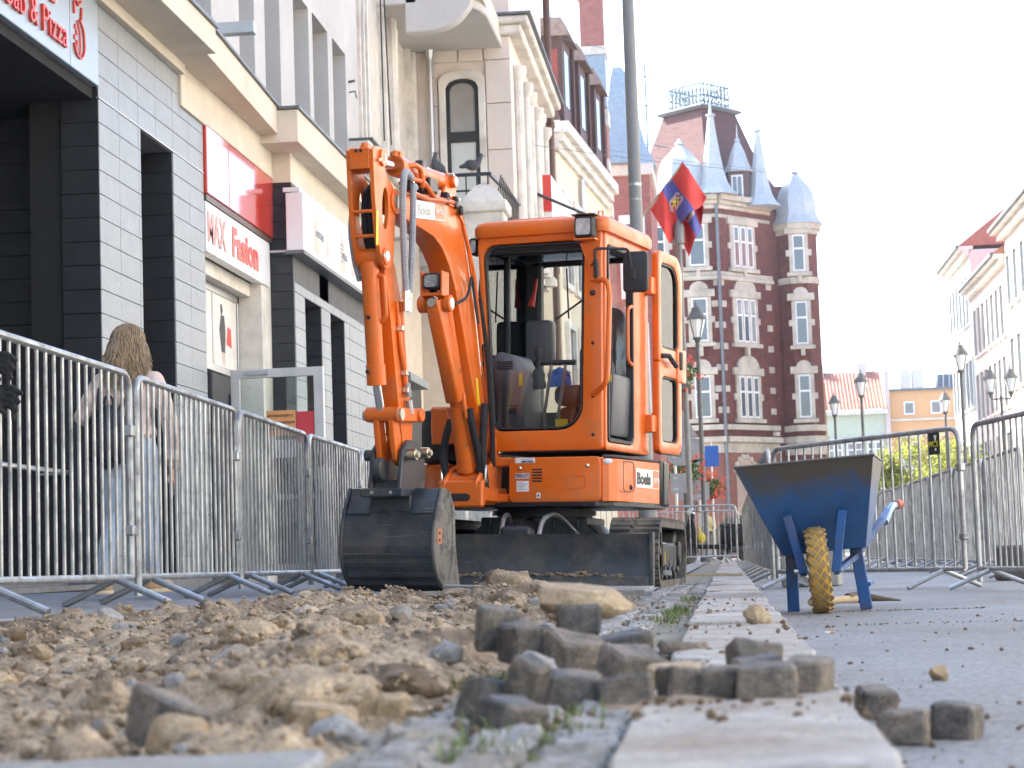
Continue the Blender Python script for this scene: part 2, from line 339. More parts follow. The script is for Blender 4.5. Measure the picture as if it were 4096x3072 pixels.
# the pit: loose sand and soil
SAND = mat('loose_sand', (.40, .305, .205), .95, var=.32, scale=9, bump=1.0, bscale=70, dirt=(.15, .108, .072), dcov=.50, dscale=3.1, dsoft=.16, grain=.42, gscale=170)
def gauss(x, y, cx, cy, sx, sy): return math.exp(-((x-cx)/sx)**2-((y-cy)/sy)**2)
def sandz(x, y):
    p = Vector((x, y, 0))
    q = p+Vector((noise.noise(p*4), noise.noise(p*4+Vector((9, 9, 0))), 0))*.08
    z = .030+.060*noise.noise(p*1.1+Vector((3, 1, 0)))+.050*noise.noise(q*2.6)+.050*(.5-abs(noise.noise(q*4.5)))+.034*(.4-abs(noise.noise(q*9+Vector((5, 0, 0)))))+.020*noise.noise(q*17)+.014*abs(noise.noise(p*33))+.007*noise.noise(p*60)
    z += .085*gauss(x, y, -.62, 3.9, .35, .8)+.07*gauss(x, y, -1.3, 5.4, .5, .9)+.055*gauss(x, y, -1.75, 7.2, .7, .8)+.05*gauss(x, y, -1.0, 8.6, .5, .8)+.06*gauss(x, y, -1.35, 10.4, .6, .5)+.05*gauss(x, y, -.75, 10.5, .3, .5)
    z += .04*gauss(x, y, -1.0, 3.2, .5, .5)+.09*gauss(x, y, -1.25, 10.7, .22, .22)
    e = ex(y); d = x-e                      # sand banked against the footway edge
    bank = max(0, 1-abs(d-.06)/.38)
    z += bank*(.095+.05*noise.noise(p*3.3)+.03*noise.noise(p*9))*(1 if y < 11.2 else 0)
    z -= .10*max(0, (y-10.95)/.4)*(1 if -1.8 < x < -.5 else .3)
    z = min(z, pz(x, y)+.055 if x > e+.12 else pz(x, y)-.004)
    f = min(1, max(0, (y-2.22)/.12)); z = z*f+.02*(1-f)
    f = min(1, max(0, (-.44-x)/.10)); z = z*f+.055*(1-f)
    return z
b = MB(); gy = []; y = 2.24
while y < 11.6: gy.append(y); y += .012+.0022*(y-2.2)
def gxr(y): return [ex(y)-.06+(-.42-ex(y)+.06)*k/130 for k in range(131)]
grid = [[(x, y+.006*noise.noise(Vector((x*40, y*40, 7))), sandz(x, y)) for x in gxr(y)] for y in gy]
b.sheet(grid); tag(b.build('sand_pit', SAND, smooth=60, weld=False), kind='structure')
# crumbs and clods: uncountable
b = MB(); rc = random.Random(21)
ICO_V = []; t_ = (1+5**.5)/2
for a in (-1, 1):
    for c in (-t_, t_): ICO_V += [Vector((0, a, c)), Vector((a, c, 0)), Vector((c, 0, a))]
bmh = bmesh.new(); bmesh.ops.create_icosphere(bmh, subdivisions=1, radius=1); bmh.verts.ensure_lookup_table()
iv = [v.co.copy() for v in bmh.verts]; ifc = [[v.index for v in f.verts] for f in bmh.faces]; bmh.free()
def clod(b, c, r, rr):
    s = rr.uniform(0, 99); q = Vector((rr.uniform(.7, 1.3), rr.uniform(.7, 1.3), rr.uniform(.55, 1)))
    b.add([Vector(c)+Vector((v.x*q.x, v.y*q.y, v.z*q.z))*r*(1+.38*noise.noise(v*1.3+Vector((s, 0, 0)))) for v in iv], ifc)
for i in range(9000):
    y = 2.3+8.9*rc.random()**1.35; x = rc.uniform(ex(y)+.02, -.46); r = .0028+.009*rc.random()**4+.0006*y
    clod(b, (x, y, sandz(x, y)+r*.3), r, rc)
tag(b.build('soil_crumbs', mat('clods', (.34, .26, .175), .95, var=.45, scale=6, bump=1, bscale=120, grain=.4), smooth=50, weld=False), 'loose crumbs of sandy soil covering the dug pit', 'soil', kind='stuff')
b = MB()
for i in range(130):
    y = 2.3+8.2*rc.random()**1.3; x = rc.uniform(ex(y)+.1, -.5); r = .018+.030*rc.random()**2
    clod(b, (x, y, sandz(x, y)+r*.1), r, rc)
bmh = bmesh.new(); bmesh.ops.create_icosphere(bmh, subdivisions=3, radius=1); bmh.verts.ensure_lookup_table()
iv2 = [v.co.copy() for v in bmh.verts]; if2 = [[v.index for v in f.verts] for f in bmh.faces]; bmh.free()
def lump(b, c, r, rr):
    s = rr.uniform(0, 99); q = Vector((rr.uniform(.8, 1.5), rr.uniform(.8, 1.2), rr.uniform(.5, .8)))
    b.add([Vector(c)+Vector((v.x*q.x, v.y*q.y, v.z*q.z))*r*(1.05+.42*noise.noise(v*1.2+Vector((s, 0, 0)))-.38*abs(noise.noise(v*2.6+Vector((s, 3, 0))))+.13*noise.noise(v*7+Vector((s, 0, 5)))+.08*noise.noise(v*15+Vector((s, 8, 5)))) for v in iv2], if2)
b3 = MB(); LUMPS = []
for i in range(150):
    y = 2.35+8.3*rc.random()**1.25; x = rc.uniform(ex(y)+.05, -.50); r = .022+.042*rc.random()**2
    lump(b3, (x, y, sandz(x, y)+r*.05), r, rc); LUMPS.append(((x, y, sandz(x, y)+r*.05), r))
for (x, y, r) in ((-.62, 2.95, .075), (-.72, 3.1, .06), (-.55, 3.25, .06), (-.5, 3.05, .05), (-.9, 2.75, .05), (-1.9, 7.0, .10), (-1.6, 7.6, .09), (-1.3, 5.3, .10), (-1.1, 5.8, .08), (-.95, 8.6, .09), (-1.2, 10.75, .13), (-1.45, 10.65, .09), (-.95, 10.75, .08), (-1.0, 10.4, .10), (-.75, 10.2, .09), (-1.7, 10.6, .07)): lump(b3, (x, y, sandz(x, y)+r*.05), r, rc); LUMPS.append(((x, y, sandz(x, y)+r*.05), r))
GRY_CHIP = mat('grey_chips', (.21, .205, .20), .8, var=.5, scale=7, grain=.4)
b4 = MB()
for (c, r) in LUMPS:
    for k in range(int(26*min(1, r/.05))+8):
        d = Vector((rc.gauss(0, 1), rc.gauss(0, 1), rc.uniform(-.1, 1.2))).normalized(); clod(b4, Vector(c)+Vector((d.x*1.12, d.y*1.05, d.z*.72))*r*rc.uniform(.92, 1.12), .003+.010*rc.random()**2.5, rc)
tag(b4.build('soil_grit', MATS['clods'], smooth=50, weld=False), 'fine grit sticking to the lumps of dug soil', 'soil', kind='stuff')
b5 = MB()
for i in range(240):
    y = 2.35+8.3*rc.random()**1.5; x = rc.uniform(ex(y)+.05, -.48); r = .009+.022*rc.random()**2.2; s_ = rc.uniform(0, 99); q = Vector((rc.uniform(.7, 1.4), rc.uniform(.7, 1.2), rc.uniform(.6, 1)))
    b5.add([Vector((x, y, sandz(x, y)+r*.3))+Vector((v.x*q.x, v.y*q.y, v.z*q.z))*r*(1+.6*noise.noise(v*1.1+Vector((s_, 0, 0)))) for v in iv], ifc)
tag(b5.build('stone_chips', GRY_CHIP, smooth=0, weld=False), 'sharp grey stone chips strewn over the dug sand', 'stone chips', kind='stuff')
bs_ = MB(); bs_.sheet([[(x, y, .060+.075*max(0, noise.noise(Vector((x*7, y*5, 3)))+.32)*gauss(x, y, -.06, 3.0, .17, .42)+.006*noise.noise(Vector((x*30, y*30, 0)))) for x in [-.40+.0115*k for k in range(49)]] for y in [2.35+.02*k for k in range(80)]])
tag(bs_.build('spilled_soil', MATS['loose_sand'], smooth=60, weld=False), 'thin spill of brown soil around the row of setts on the kerb', 'soil', kind='stuff')
tag(b3.build('soil_lumps', SAND, smooth=60, weld=False), 'rough lumps of dug sand and soil heaped in the pit', 'soil', kind='stuff')
for i in range(900):       # spill around the pile of setts and on kerb and road
    y = rc.uniform(2.5, 3.9) if i % 2 else rc.uniform(2.4, 9); x = rc.gauss(-.12, .20) if i % 3 else rc.uniform(.2, 1.6); z = 0 if x > .17 else (.092 if x > -.13 else .085); r = .0025+.007*rc.random()**3
    clod(b, (x, y, z+r*.4), r, rc)
tag(b.build('soil_clods', mat('clods_dark', (.17, .118, .073), .95, var=.45, scale=8, bump=1, bscale=90, grain=.4), smooth=40, weld=False), 'dark lumps of soil scattered on sand, kerb and road', 'soil', kind='stuff')
# soil smears on the asphalt: thin crumbly lines of grit
b = MB()
for (y0, xa, xb) in ((7.9, .5, 2.2), (6.4, .9, 2.3), (5.3, 1.0, 2.2), (9.6, .35, 1.2)):
    for k in range(170):
        x = rc.uniform(xa, xb); clod(b, (x, y0+rc.gauss(0, .03)+.04*sin(x*4), .002), .0022+.004*rc.random()**3, rc)
tag(b.build('grit', MATS['clods_dark'], smooth=0, weld=False), 'thin lines of brown grit washed across the asphalt', 'grit', kind='stuff')
# grass and moss tufts
b = MB()
def tuft(b, c, n, h, rr):
    for i in range(n):
        a = rr.uniform(0, 2*pi); l = h*rr.uniform(.5, 1.2); bx = Vector(c)+Vector((rr.gauss(0, .02), rr.gauss(0, .03), 0)); d = Vector((cos(a), sin(a), 0)); wv = Vector((-d.y, d.x, 0))*.0022
        b.add([bx-wv, bx+wv, bx+d*l*.3+V(0,0,l*.7)+wv*.6, bx+d*l*.3+V(0,0,l*.7)-wv*.6, bx+d*l*.75+V(0,0,l)], [(0,1,2,3), (3,2,4)])
for (x, y, n) in ((-.20, 7.3, 130), (-.18, 7.7, 110), (-.21, 6.7, 90), (-.26, 4.9, 90), (-.30, 4.6, 70), (-.17, 9.5, 60), (-.34, 3.1, 50), (-.21, 2.6, 40), (-.29, 2.3, 40), (-.36, 2.75, 30), (-.42, 3.5, 40)):
    for k in range(4): tuft(b, (x+rc.gauss(0, .02), y+rc.gauss(0, .12), .078), n//4, .028, rc)
tag(b.build('grass_tufts', mat('grass', (.12, .16, .05), .8, var=.4, scale=20), smooth=0, weld=False), 'short green grass growing in the sett joints by the kerb', 'grass', kind='stuff')
b = MB()
for i in range(260):
    y = 1.9+3.2*rc.random()**1.5; x = -.13-rc.choice((.0, .10, .20, .3))+rc.gauss(0, .010)
    clod(b, (x, y, .074), .004+.007*rc.random(), rc)
tag(b.build('moss_cushions', MOSS, smooth=60, weld=False), 'yellow-green moss in the joints of the foreground setts', 'moss', kind='stuff')

# ================================================================ LOOSE STONES, each its own thing
BAS = mat('basalt', (.035, .037, .042), .55, var=.35, scale=16, bump=.5, bscale=55, dirt=(.20, .165, .125), dcov=.38, dscale=9, dsoft=.25, grain=.5, gscale=260)
GRN = mat('granite_sett', (.090, .083, .077), .75, var=.35, scale=14, bump=.6, bscale=70, dirt=(.25, .20, .15), dcov=.38, dscale=7, dsoft=.3, grain=.5, gscale=260)
LIM = mat('sandstone', (.44, .34, .22), .85, var=.2, scale=9, bump=.8, bscale=45, dirt=(.27, .19, .115), dcov=.40, dscale=8, dsoft=.3, grain=.35, gscale=200)
GRY = mat('grey_stone', (.27, .275, .285), .8, var=.2, scale=12, bump=.6, bscale=55, dirt=(.30, .24, .17), dcov=.45, dscale=7, dsoft=.25, grain=.4, gscale=240)
def hewn(lx, ly, lz, seed):
    rr = random.Random(seed*7.13); bm = bmesh.new(); bmesh.ops.create_cube(bm, size=1)
    for v in bm.verts:
        v.co = Vector((v.co.x*lx*rr.uniform(.84, 1.04), v.co.y*ly*rr.uniform(.84, 1.04), (v.co.z+.5)*lz)); v.co += Vector((rr.uniform(-1, 1)*lx*.05, rr.uniform(-1, 1)*ly*.05, rr.uniform(-1, 1)*lz*.07 if v.co.z > lz*.4 else 0))
    bmesh.ops.bevel(bm, geom=list(bm.edges), offset=.0055, segments=1, affect='EDGES', clamp_overlap=True)
    bmesh.ops.subdivide_edges(bm, edges=[e for e in bm.edges if e.calc_length() > .03], cuts=3, use_grid_fill=True)
    bmesh.ops.triangulate(bm, faces=bm.faces)
    for v in bm.verts:
        q = v.co; v.co = q+Vector((noise.noise(q*38+Vector((seed, 0, 0))), noise.noise(q*38+Vector((0, seed, 4))), noise.noise(q*38+Vector((7, 0, seed)))))*.0034+Vector((noise.noise(q*110+Vector((seed, 2, 0))), noise.noise(q*110+Vector((0, seed, 1))), noise.noise(q*110+Vector((3, 0, seed)))))*.0012
    return bm
def stone(name, loc, size, m_, rot, label, cat, group, seed, kind='block'):
    if kind == 'block':
        o = bm_obj(hewn(size[0], size[1], size[2], seed), name, m_, smooth=32)
    else:
        bm = bmesh.new(); bmesh.ops.create_icosphere(bm, subdivisions=3, radius=.5)
        rr = random.Random(seed); pl = [(Vector((rr.gauss(0, 1), rr.gauss(0, 1), rr.gauss(0, 1))).normalized(), rr.uniform(.26, .40)) for _ in range(9)]
        for v in bm.verts:
            p = v.co.copy()
            for n_, d_ in pl:
                k = p.dot(n_)
                if k > d_: p -= n_*(k-d_)*.92
            p *= 1+.10*noise.noise(p*5+Vector((seed, 0, 0)))
            v.co = Vector((p.x*size[0]*1.3, p.y*size[1]*1.3, p.z*size[2]*1.3+size[2]*.45))
        o = bm_obj(bm, name, m_, smooth=28)
    o.location = loc; o.rotation_euler = rot
    return tag(o, label, cat, group)
G = 'loose granite setts by the kerb'
S = [  # name, x, y, z, (l, w, h), material, rot, label
 ('sett', -.235, 2.94, .080, (.086, .09, .070), GRN, (.05, .08, .15), 'leftmost brown-grey sett of the front row on the kerb'),
 ('sett', -.150, 2.92, .080, (.082, .085, .064), GRN, (.0, -.1, -.2), 'sett leaning second from left in the front kerb row'),
 ('sett', -.078, 2.96, .086, (.055, .08, .066), GRN, (.02, .05, .1), 'narrow sett third from left in the front kerb row'),
 ('sett', -.020, 2.95, .088, (.062, .085, .064), GRN, (.0, .03, -.08), 'sett touching the squared block in the front kerb row'),
 ('sett', .048, 2.90, .088, (.092, .085, .068), GRN, (.0, .03, .12), 'large squared sett at the right of the front kerb row'),
 ('sett', .112, 3.02, .088, (.062, .08, .066), GRN, (.0, -.04, -.1), 'small sett ending the front kerb row at the kerb edge'),
 ('sett', .045, 3.26, .095, (.080, .07, .050), BAS, (.15, -.06, .2), 'flat dark sett tilted behind the squared kerb block'),
 ('sett', .035, 3.44, .095, (.085, .08, .066), BAS, (-.1, .05, .05), 'topmost dark sett behind the front kerb row'),
 ('sett', -.085, 3.18, .09, (.09, .08, .05), LIM, (.1, .05, .3), 'flat pale sett half buried behind the front kerb row'),
 ('sett', -.17, 3.40, .10, (.10, .085, .055), GRN, (.2, .1, .5), 'brown sett lying flat behind the leftmost kerb sett'),
 ('sett', .245, 3.60, .0, (.068, .07, .072), GRN, (.05, .0, .35), 'sett on the asphalt just off the kerb edge'),
 ('sett', .262, 3.12, .0, (.080, .078, .070), GRN, (.0, .04, .08), 'dark sett lying alone in front on the asphalt, left of its pair'),
 ('sett', .342, 3.20, .0, (.074, .078, .070), GRN, (.04, .0, -.25), 'brownish sett on the asphalt, right of its pair'),
 ('sett', -.305, 2.62, .045, (.078, .08, .080), BAS, (.25, .2, .5), 'black angular sett in the foreground at the pit corner'),
 ('sett', -.352, 2.80, .06, (.07, .075, .08), BAS, (-.2, .3, .2), 'dark grey sett propped against the black foreground sett'),
 ('sett', -.295, 2.80, .10, (.045, .05, .075), BAS, (.4, -.2, .9), 'pointed dark stone standing behind the black foreground sett'),
 ('sett', -.435, 3.70, .135, (.080, .08, .085), BAS, (.1, .2, .35), 'black sett with pale scratches left of the sandstone lump'),
 ('sett', -.375, 3.62, .120, (.070, .075, .072), BAS, (.2, -.2, .8), 'black sett turned on its corner below the sandstone lump'),
 ('sett', -.275, 3.66, .160, (.078, .07, .062), BAS, (.0, .05, .25), 'squared dark sett tucked under the sandstone lump'),
 ('sett', -.285, 3.58, .095, (.10, .09, .075), GRN, (.2, .1, .4), 'brown sett wedged under the squared dark sett'),
 ('sett', -.355, 3.42, .070, (.070, .075, .075), GRY, (.4, .4, .3), 'light grey sett leaning in front of the stone pile'),
 ('sett', -.21, 3.85, .10, (.13, .08, .06), BAS, (.1, -.1, .1), 'dark flat sett to the right of the stone pile'),
 ('sett', -.10, 4.3, .088, (.11, .08, .030), GRN, (.0, .0, .2), 'thin brown slab piece lying behind the front kerb row'),
]
for i, (nm, x, y, z, sz, m_, r, lb) in enumerate(S): stone(nm, (x, y, z-.004), (sz[0], sz[1], sz[2]*(.80 if i < 13 else .95)), m_, (r[0]+.09*sin(i*5.1), r[1]+.08*cos(i*3.7), r[2]+.25*sin(i*7.3)), lb, 'sett', G, i*3.7+1)
stone('sandstone_lump', (-.27, 3.74, .195), (.19, .11, .060), LIM, (.05, .12, .1), 'large pale sandstone lump on top of the sett pile', 'stone', None, 5, 'rock')
stone('stone', (.07, 5.85, .088), (.068, .055, .062), LIM, (.1, .35, .3), 'small tan stone standing alone on the pale kerb', 'stone', None, 14, 'rock')
stone('stone', (.46, 4.55, .0), (.040, .035, .032), LIM, (0, 0, .5), 'little tan pebble on the asphalt beside the kerb', 'stone', None, 23, 'rock')
P = [  # half-buried stones in the pit
 (-2.35, 7.4, .09, GRY, 'grey stone lying in the sand below the first barrier foot'),
 (-1.55, 7.2, .075, GRY, 'grey angular stone on the sand between the heap and bucket'),
 (-1.60, 8.6, .06, GRY, 'small grey stone at the top of the middle sand heap'),
 (-1.06, 6.4, .07, GRY, 'grey stone with a flat face in mid pit'),
 (-1.02, 4.1, .075, GRY, 'light grey stone upright in the left of the pit'),
 (-.78, 2.66, .10, GRN, 'tall brown sett standing at the front edge of the pit'),
 (-.52, 2.62, .07, GRY, 'blue-grey stone sticking up at the front of the pit'),
 (-.44, 2.50, .055, GRY, 'blue-grey stone near the front right of the pit'),
 (-.70, 2.50, .085, LIM, 'rounded pale sandstone at the front edge of the pit'),
 (-1.02, 2.62, .06, LIM, 'tan stone cut by the left edge at the front of the pit'),
 (-.58, 2.85, .10, LIM, 'big round soil-coloured stone in the foreground heap'),
 (-.92, 3.5, .06, BAS, 'dark stone peeking from sand at the left foreground'),
 (-.60, 4.9, .07, GRY, 'pale flat stone on the heap behind the sett pile'),
 (-1.75, 10.3, .07, BAS, 'dark grey cobble in the sand in front of the bucket'),
 (-1.55, 9.6, .06, GRY, 'grey cobble beside the dark one in front of the bucket'),
 (-.66, 3.15, .05, LIM, 'fist-sized tan stone in the foreground heap'),
 (-.50, 2.95, .06, LIM, 'smooth tan stone left of the black foreground setts'),
 (-.85, 6.0, .055, GRN, 'brown stone half sunk in the right of the pit'),
 (-1.3, 4.6, .05, BAS, 'black stone half sunk in the left middle of the pit'),
 (-2.0, 6.3, .07, LIM, 'ochre stone half sunk near the left edge of the pit')]
for i, (x, y, s_, m_, lb) in enumerate(P):
    stone('stone', (x, y, sandz(x, y)-s_*.18), (s_, s_*.85, s_*.8), m_, (.3*sin(i*2.1), .3*cos(i*1.3), i*1.1), lb, 'stone', 'stones lying in the pit', i*5+40, 'rock' if i not in (5,) else 'block')
def leafy(loc, lab, i):
    b = MB(); b.add([V(-.03, 0, .002), V(0, -.012, .006), V(.03, 0, .002), V(0, .012, .010)], [(0,1,3), (1,2,3)]); o = b.build('dry_leaf', mat('dry_leaf%d' % i, (.30, .16, .05), .8)); o.location = loc; o.rotation_euler.z = i; tag(o, lab, 'leaf')
leafy((1.35, 10.2, .003), 'curled brown leaf on asphalt behind the wheelbarrow leg', 1); leafy((.85, 12.8, .003), 'dry brown leaf on asphalt near the right barrier', 2)
b = MB(); b.cyl((0,0,.004), (.018,0,.004), .004, n=8); o = b.build('cigarette_butt', mat('butt_paper', (.75, .72, .68), .8)); MB().cyl((.018,0,.004), (.032,0,.004), .0042, n=8).build('filter', mat('butt_filter', (.62, .28, .06), .8), o)
o.location = (.335, 7.2, .0); o.rotation_euler.z = .1; tag(o, 'orange-tipped cigarette butt on asphalt in front of the wheelbarrow', 'cigarette')
# plastic strip of red in the sand
b = MB(); b.box(-.05, .05, -.02, .02, 0, .006); o = b.build('plastic_scrap', mat('red_scrap', (.60, .12, .10), .5), bevel=.002); o.location = (-1.72, 8.0, sandz(-1.72, 8.0)+.02); o.rotation_euler = (.3, .1, .1); tag(o, 'small red plastic scrap half buried in the sand', 'scrap')
# rake head lying in front of the bucket
r_ = thing('rake', (-1.42, 10.75, .115), 'grey metal rake head lying in the sand by the bucket corner', 'rake', rot=(.15, .05, -.08))
MB().box(-.11, .11, -.008, .008, .040, .056).build('rake_bar', galv, r_, bevel=.003)
for k in range(7): MB().box(-.11+k*.0357-.004, -.11+k*.0357+.004, -.005, .005, -.01, .042).build('tine', galv, r_)
MB().box(-.11, .11, -.005, .005, .030, .036).build('rake_rail', galv, r_)
# wooden stake behind the track
o = MB().beam((0,0,0), (.5,.1,.0), .03, .02).build('wooden_stick', mat('raw_wood', (.40, .30, .18), .8, var=.2, stretch=(3, 20, 20))); o.location = (-.38, 17.0, .115); o.rotation_euler.y = .02; tag(o, 'thin wooden stick lying across the sett strip behind the track', 'stick')
# ================================================================ BUILDINGS
plaster_w = mat('white_plaster', (.56, .535, .505), .9, var=.05, scale=1.2, bump=.25, bscale=150, dirt=(.45, .435, .41), dcov=.3, dscale=.9, dsoft=.4)
plaster_c = mat('cream_plaster', (.71, .63, .51), .9, var=.06, scale=1.5, bump=.25, bscale=150, dirt=(.58, .49, .38), dcov=.3, dscale=1.1, dsoft=.4)
plaster_p = mat('pink_plaster', (.76, .64, .56), .9, var=.07, scale=1.0, bump=.25, bscale=120, dirt=(.62, .55, .47), dcov=.4, dscale=1.0, dsoft=.3)
plaster_s = mat('stone_trim', (.74, .69, .61), .85, var=.09, scale=2, bump=.3, bscale=90, dirt=(.42, .38, .33), dcov=.28, dscale=1.4, dsoft=.3)
plaster_y = mat('yellow_plaster', (.72, .63, .47), .9, var=.05, scale=1, bump=.2, bscale=120)
flash = mat('zinc_flashing', (.16, .17, .18), .45, metal=.6, var=.15)
tile_l = mat('light_tile', (.265, .280, .292), .36, var=.10, scale=5, bump=.4, bscale=22, rvar=.08)
tile_d = mat('dark_tile', (.020, .021, .024), .5, var=.25, scale=8, bump=.25, bscale=30, rvar=.08)
grout = mat('grout', (.15, .148, .145), .9); grout_d = mat('dark_grout', (.030, .030, .030), .9, spec=.2)
dglass = mat('dark_glass', (.015, .017, .02), .06, var=.1, rvar=.02, spec=.8)
wglass = mat('window_glass', (.10, .12, .13), .05, var=.2, scale=.5, rvar=.02, spec=.9)
alu = mat('aluminium', (.50, .50, .50), .35, metal=.7, var=.06)
signw = mat('white_sign', (.80, .79, .78), .3, var=.03, scale=1); signr = mat('red_sign', (.62, .055, .035), .12, var=.06, coat=.8, scale=1.5)
redink = mat('red_ink', (.68, .06, .04), .35, var=.05); metal_sign = mat('brushed_metal', (.36, .42, .47), .35, metal=.25, var=.04, scale=1); brown = mat('brown_metal', (.10, .055, .04), .45, var=.15)
XP, YP, ZP = V(1,0,0), V(0,1,0), V(0,0,1)
# ---------------- shop building with tiled ground floor
A = thing('shop_building', (-5.0, 19, .19), 'white plastered building with grey tiled shop front at the left', 'building', world=True)
def tiles(face, a0, a1, z0, z1, ta, tz, const, m_, name, holes=(), off=0, gap=.0055, th=.018, limit=None):
    """face 'x': tiles on a plane x=const running along y; 'y': on y=const running along x"""
    out = []; cache = {}; z = z0; row = 0
    while z < z1-.02:
        h = min(tz, z1-z); a = a0; 
        while a < a1-.02:
            l = min(ta, a1-a); ok = True; c0, c1 = a, a+l
            for (h0, h1, g0, g1) in holes:
                if z+h > g0+.01 and z < g1-.01 and c1 > h0+.01 and c0 < h1-.01:
                    if c0 < h0: c1 = min(c1, h0)
                    elif c1 > h1: c0 = max(c0, h1)
                    else: ok = False
            if ok and c1-c0 > .04:
                key = (round(c1-c0, 3), round(h, 3))
                if key not in cache:
                    b = MB(); b.box(0, th, gap/2, key[0]-gap/2, gap/2, key[1]-gap/2) if face == 'x' else b.box(gap/2, key[0]-gap/2, -th, 0, gap/2, key[1]-gap/2)
                    cache[key] = b.mesh(name, m_, bevel=.002, smooth=0)
                o = bpy.data.objects.new(name, cache[key]); col.objects.link(o); o.parent = A
                q = random.uniform(-.0012, .0012)
                o.location = Vector((const+q, c0, z) if face == 'x' else (c0, const+q, z))-A.location
                out.append(o)
            a += l
        z += h; row += 1
    return out
def solid(name, m_, boxes, root, bevel=0, **k):
    if len(boxes) > 1 and 'weld' not in k: return [solid(name, m_, [q], root, bevel, **k) for q in boxes][-1]
    b = MB()
    for q in boxes: b.box(*q)
    return b.build(name, m_, root, bevel=bevel, **k)
FX = -5.018
solid('ground_wall', grout, [(-5.33, FX, 15.81, 16.92, .1, 5.0), (-6.2, FX, 17.96, 19.05, .1, 5.0), (-6.2, FX, 16.92, 17.96, 4.2, 5.0)], A)
tiles('x', 15.735, 19.07, .235, 5.0, .557, .1985, FX, tile_l, 'facade_tile', holes=((16.92, 17.96, 0, 4.2),))
solid('trim_strip', alu, [(-5.02, -4.994, 15.73, 19.07, 4.207, 4.218)], A)
# dark tiled returns of the entrance and of the slot
tiles('y', -5.325, -5.003, .235, 4.29, .33, .1985, 15.75, tile_d, 'dark_tile'); solid('return_core', grout_d, [(-5.34, -5.02, 15.751, 15.80, .1, 4.5)], A)
solid('entrance_side', grout_d, [(-5.60, -5.335, 15.76, 16.30, .1, 4.4), (-9.5, -5.34, 16.30, 16.5, .1, 4.5)], A)
tiles('x', 15.76, 16.30, .235, 4.2, .54, .1985, -5.334, mat('dark_tile_b', (.045, .045, .043), .5, var=.2), 'dark_tile')
tiles('y', -7.3, -5.345, .235, 4.2, .98, .1985, 16.299, tile_d, 'dark_tile')
solid('entrance_ceiling', grout_d, [(-9.5, -5.05, 8.0, 16.5, 4.20, 4.30)], A); solid('entrance_floor', PAVE, [(-9.5, -5.03, 6.0, 16.5, .17, .21)], A)
tiles('y', -5.45, -5.003, .235, 4.2, .45, .1985, 17.957, tile_d, 'dark_tile')
solid('slot_back', dglass, [(-5.50, -5.45, 16.92, 17.96, .2, 4.2)], A); solid('slot_frame', mat('bronze_bar', (.16, .12, .07), .4, metal=.6), [(-5.45, -5.43, 17.55, 17.58, .2, 4.2)], A)
text('slot_lettering', 'LI', .42, (-5.445, 17.30, 2.72), YP, ZP, redink, A, squeeze=.8); text('slot_lettering', 'BA', .30, (-5.445, 17.22, 2.36), YP, ZP, redink, A, squeeze=.8)
solid('handrail', galv, [(-5.30, -5.27, 9.0, 16.2, 1.10, 1.14)], A, bevel=.01)
for yy in (10.5, 13.2, 15.6): solid('handrail_bracket', galv, [(-5.5, -5.27, yy, yy+.03, 1.10, 1.12)], A)
solid('plinth', mat('plinth_stone', (.20, .185, .17), .8, var=.15), [(-5.6, -4.985, 15.72, 19.06, .10, .235), (-5.6, -5.3, 6.0, 15.72, .1, .26)], A, bevel=.006)
# kebab sign
sg = MB().box(-5.10, -4.985, 5.5, 15.70, 4.295, 5.30).build('kebab_sign', metal_sign, A, bevel=.006)
text('sign_lettering', 'Kebab & Pizza', .30, (-4.984, 13.18, 4.40), YP, ZP, redink, sg, depth=.012, bold=-.001, squeeze=.98, lift=.012); text('sign_lettering', 'a', .30, (-4.984, 12.78, 4.40), YP, ZP, redink, sg, depth=.012, squeeze=.9, lift=.012)
[text('sign_lettering', ch_, .62, (-4.984, y_, 4.70), YP, ZP, redink, sg, depth=.012, bold=.02, squeeze=.95, lift=.012) for ch_, y_ in (('D', 13.72), ('A', 14.16))]
b = MB()
b.tube(fillet([(-4.975, 15.06, 4.50), (-4.975, 15.10, 4.42), (-4.975, 15.24, 4.40), (-4.975, 15.33, 4.50), (-4.975, 15.30, 4.66), (-4.975, 15.20, 4.72)], .08, 4), .010, 6)
b.tube([(-4.975, 15.19, 4.41), (-4.975, 15.21, 4.50), (-4.975, 15.20, 4.62), (-4.975, 15.14, 4.70)], .008, 6)
for (y, z) in ((15.08, 4.55), (15.13, 4.60), (15.10, 4.64), (15.14, 4.52), (15.09, 4.47), (15.13, 4.47)): b.box(-4.985, -4.972, y-.016, y+.016, z-.018, z+.018)
for (y, z) in ((15.10, 4.92), (15.16, 4.96), (15.12, 5.02), (15.18, 5.06), (15.13, 5.10), (15.19, 5.16)): b.box(-4.985, -4.972, y-.02, y+.02, z-.02, z+.02)
for q in ([(-4.975, 15.08, 4.88), (-4.975, 15.16, 4.83), (-4.975, 15.24, 4.88)], [(-4.975, 15.06, 4.84), (-4.975, 15.07, 4.74)], [(-4.975, 15.25, 4.83), (-4.975, 15.24, 4.73)], [(-4.975, 15.06, 5.25), (-4.975, 15.09, 4.98), (-4.975, 15.12, 4.90)], [(-4.975, 15.22, 5.27), (-4.975, 15.25, 5.10), (-4.975, 15.23, 4.92)]): b.tube(q, .011, 6)
b.build('sign_emblem', redink, sg); solid('sign_joint', ink, [(-4.986, -4.9835, 14.98, 14.985, 4.30, 5.29)], sg)
solid('sign_back', grout_d, [(-5.6, -5.10, 5.5, 15.75, 4.295, 5.05)], A)
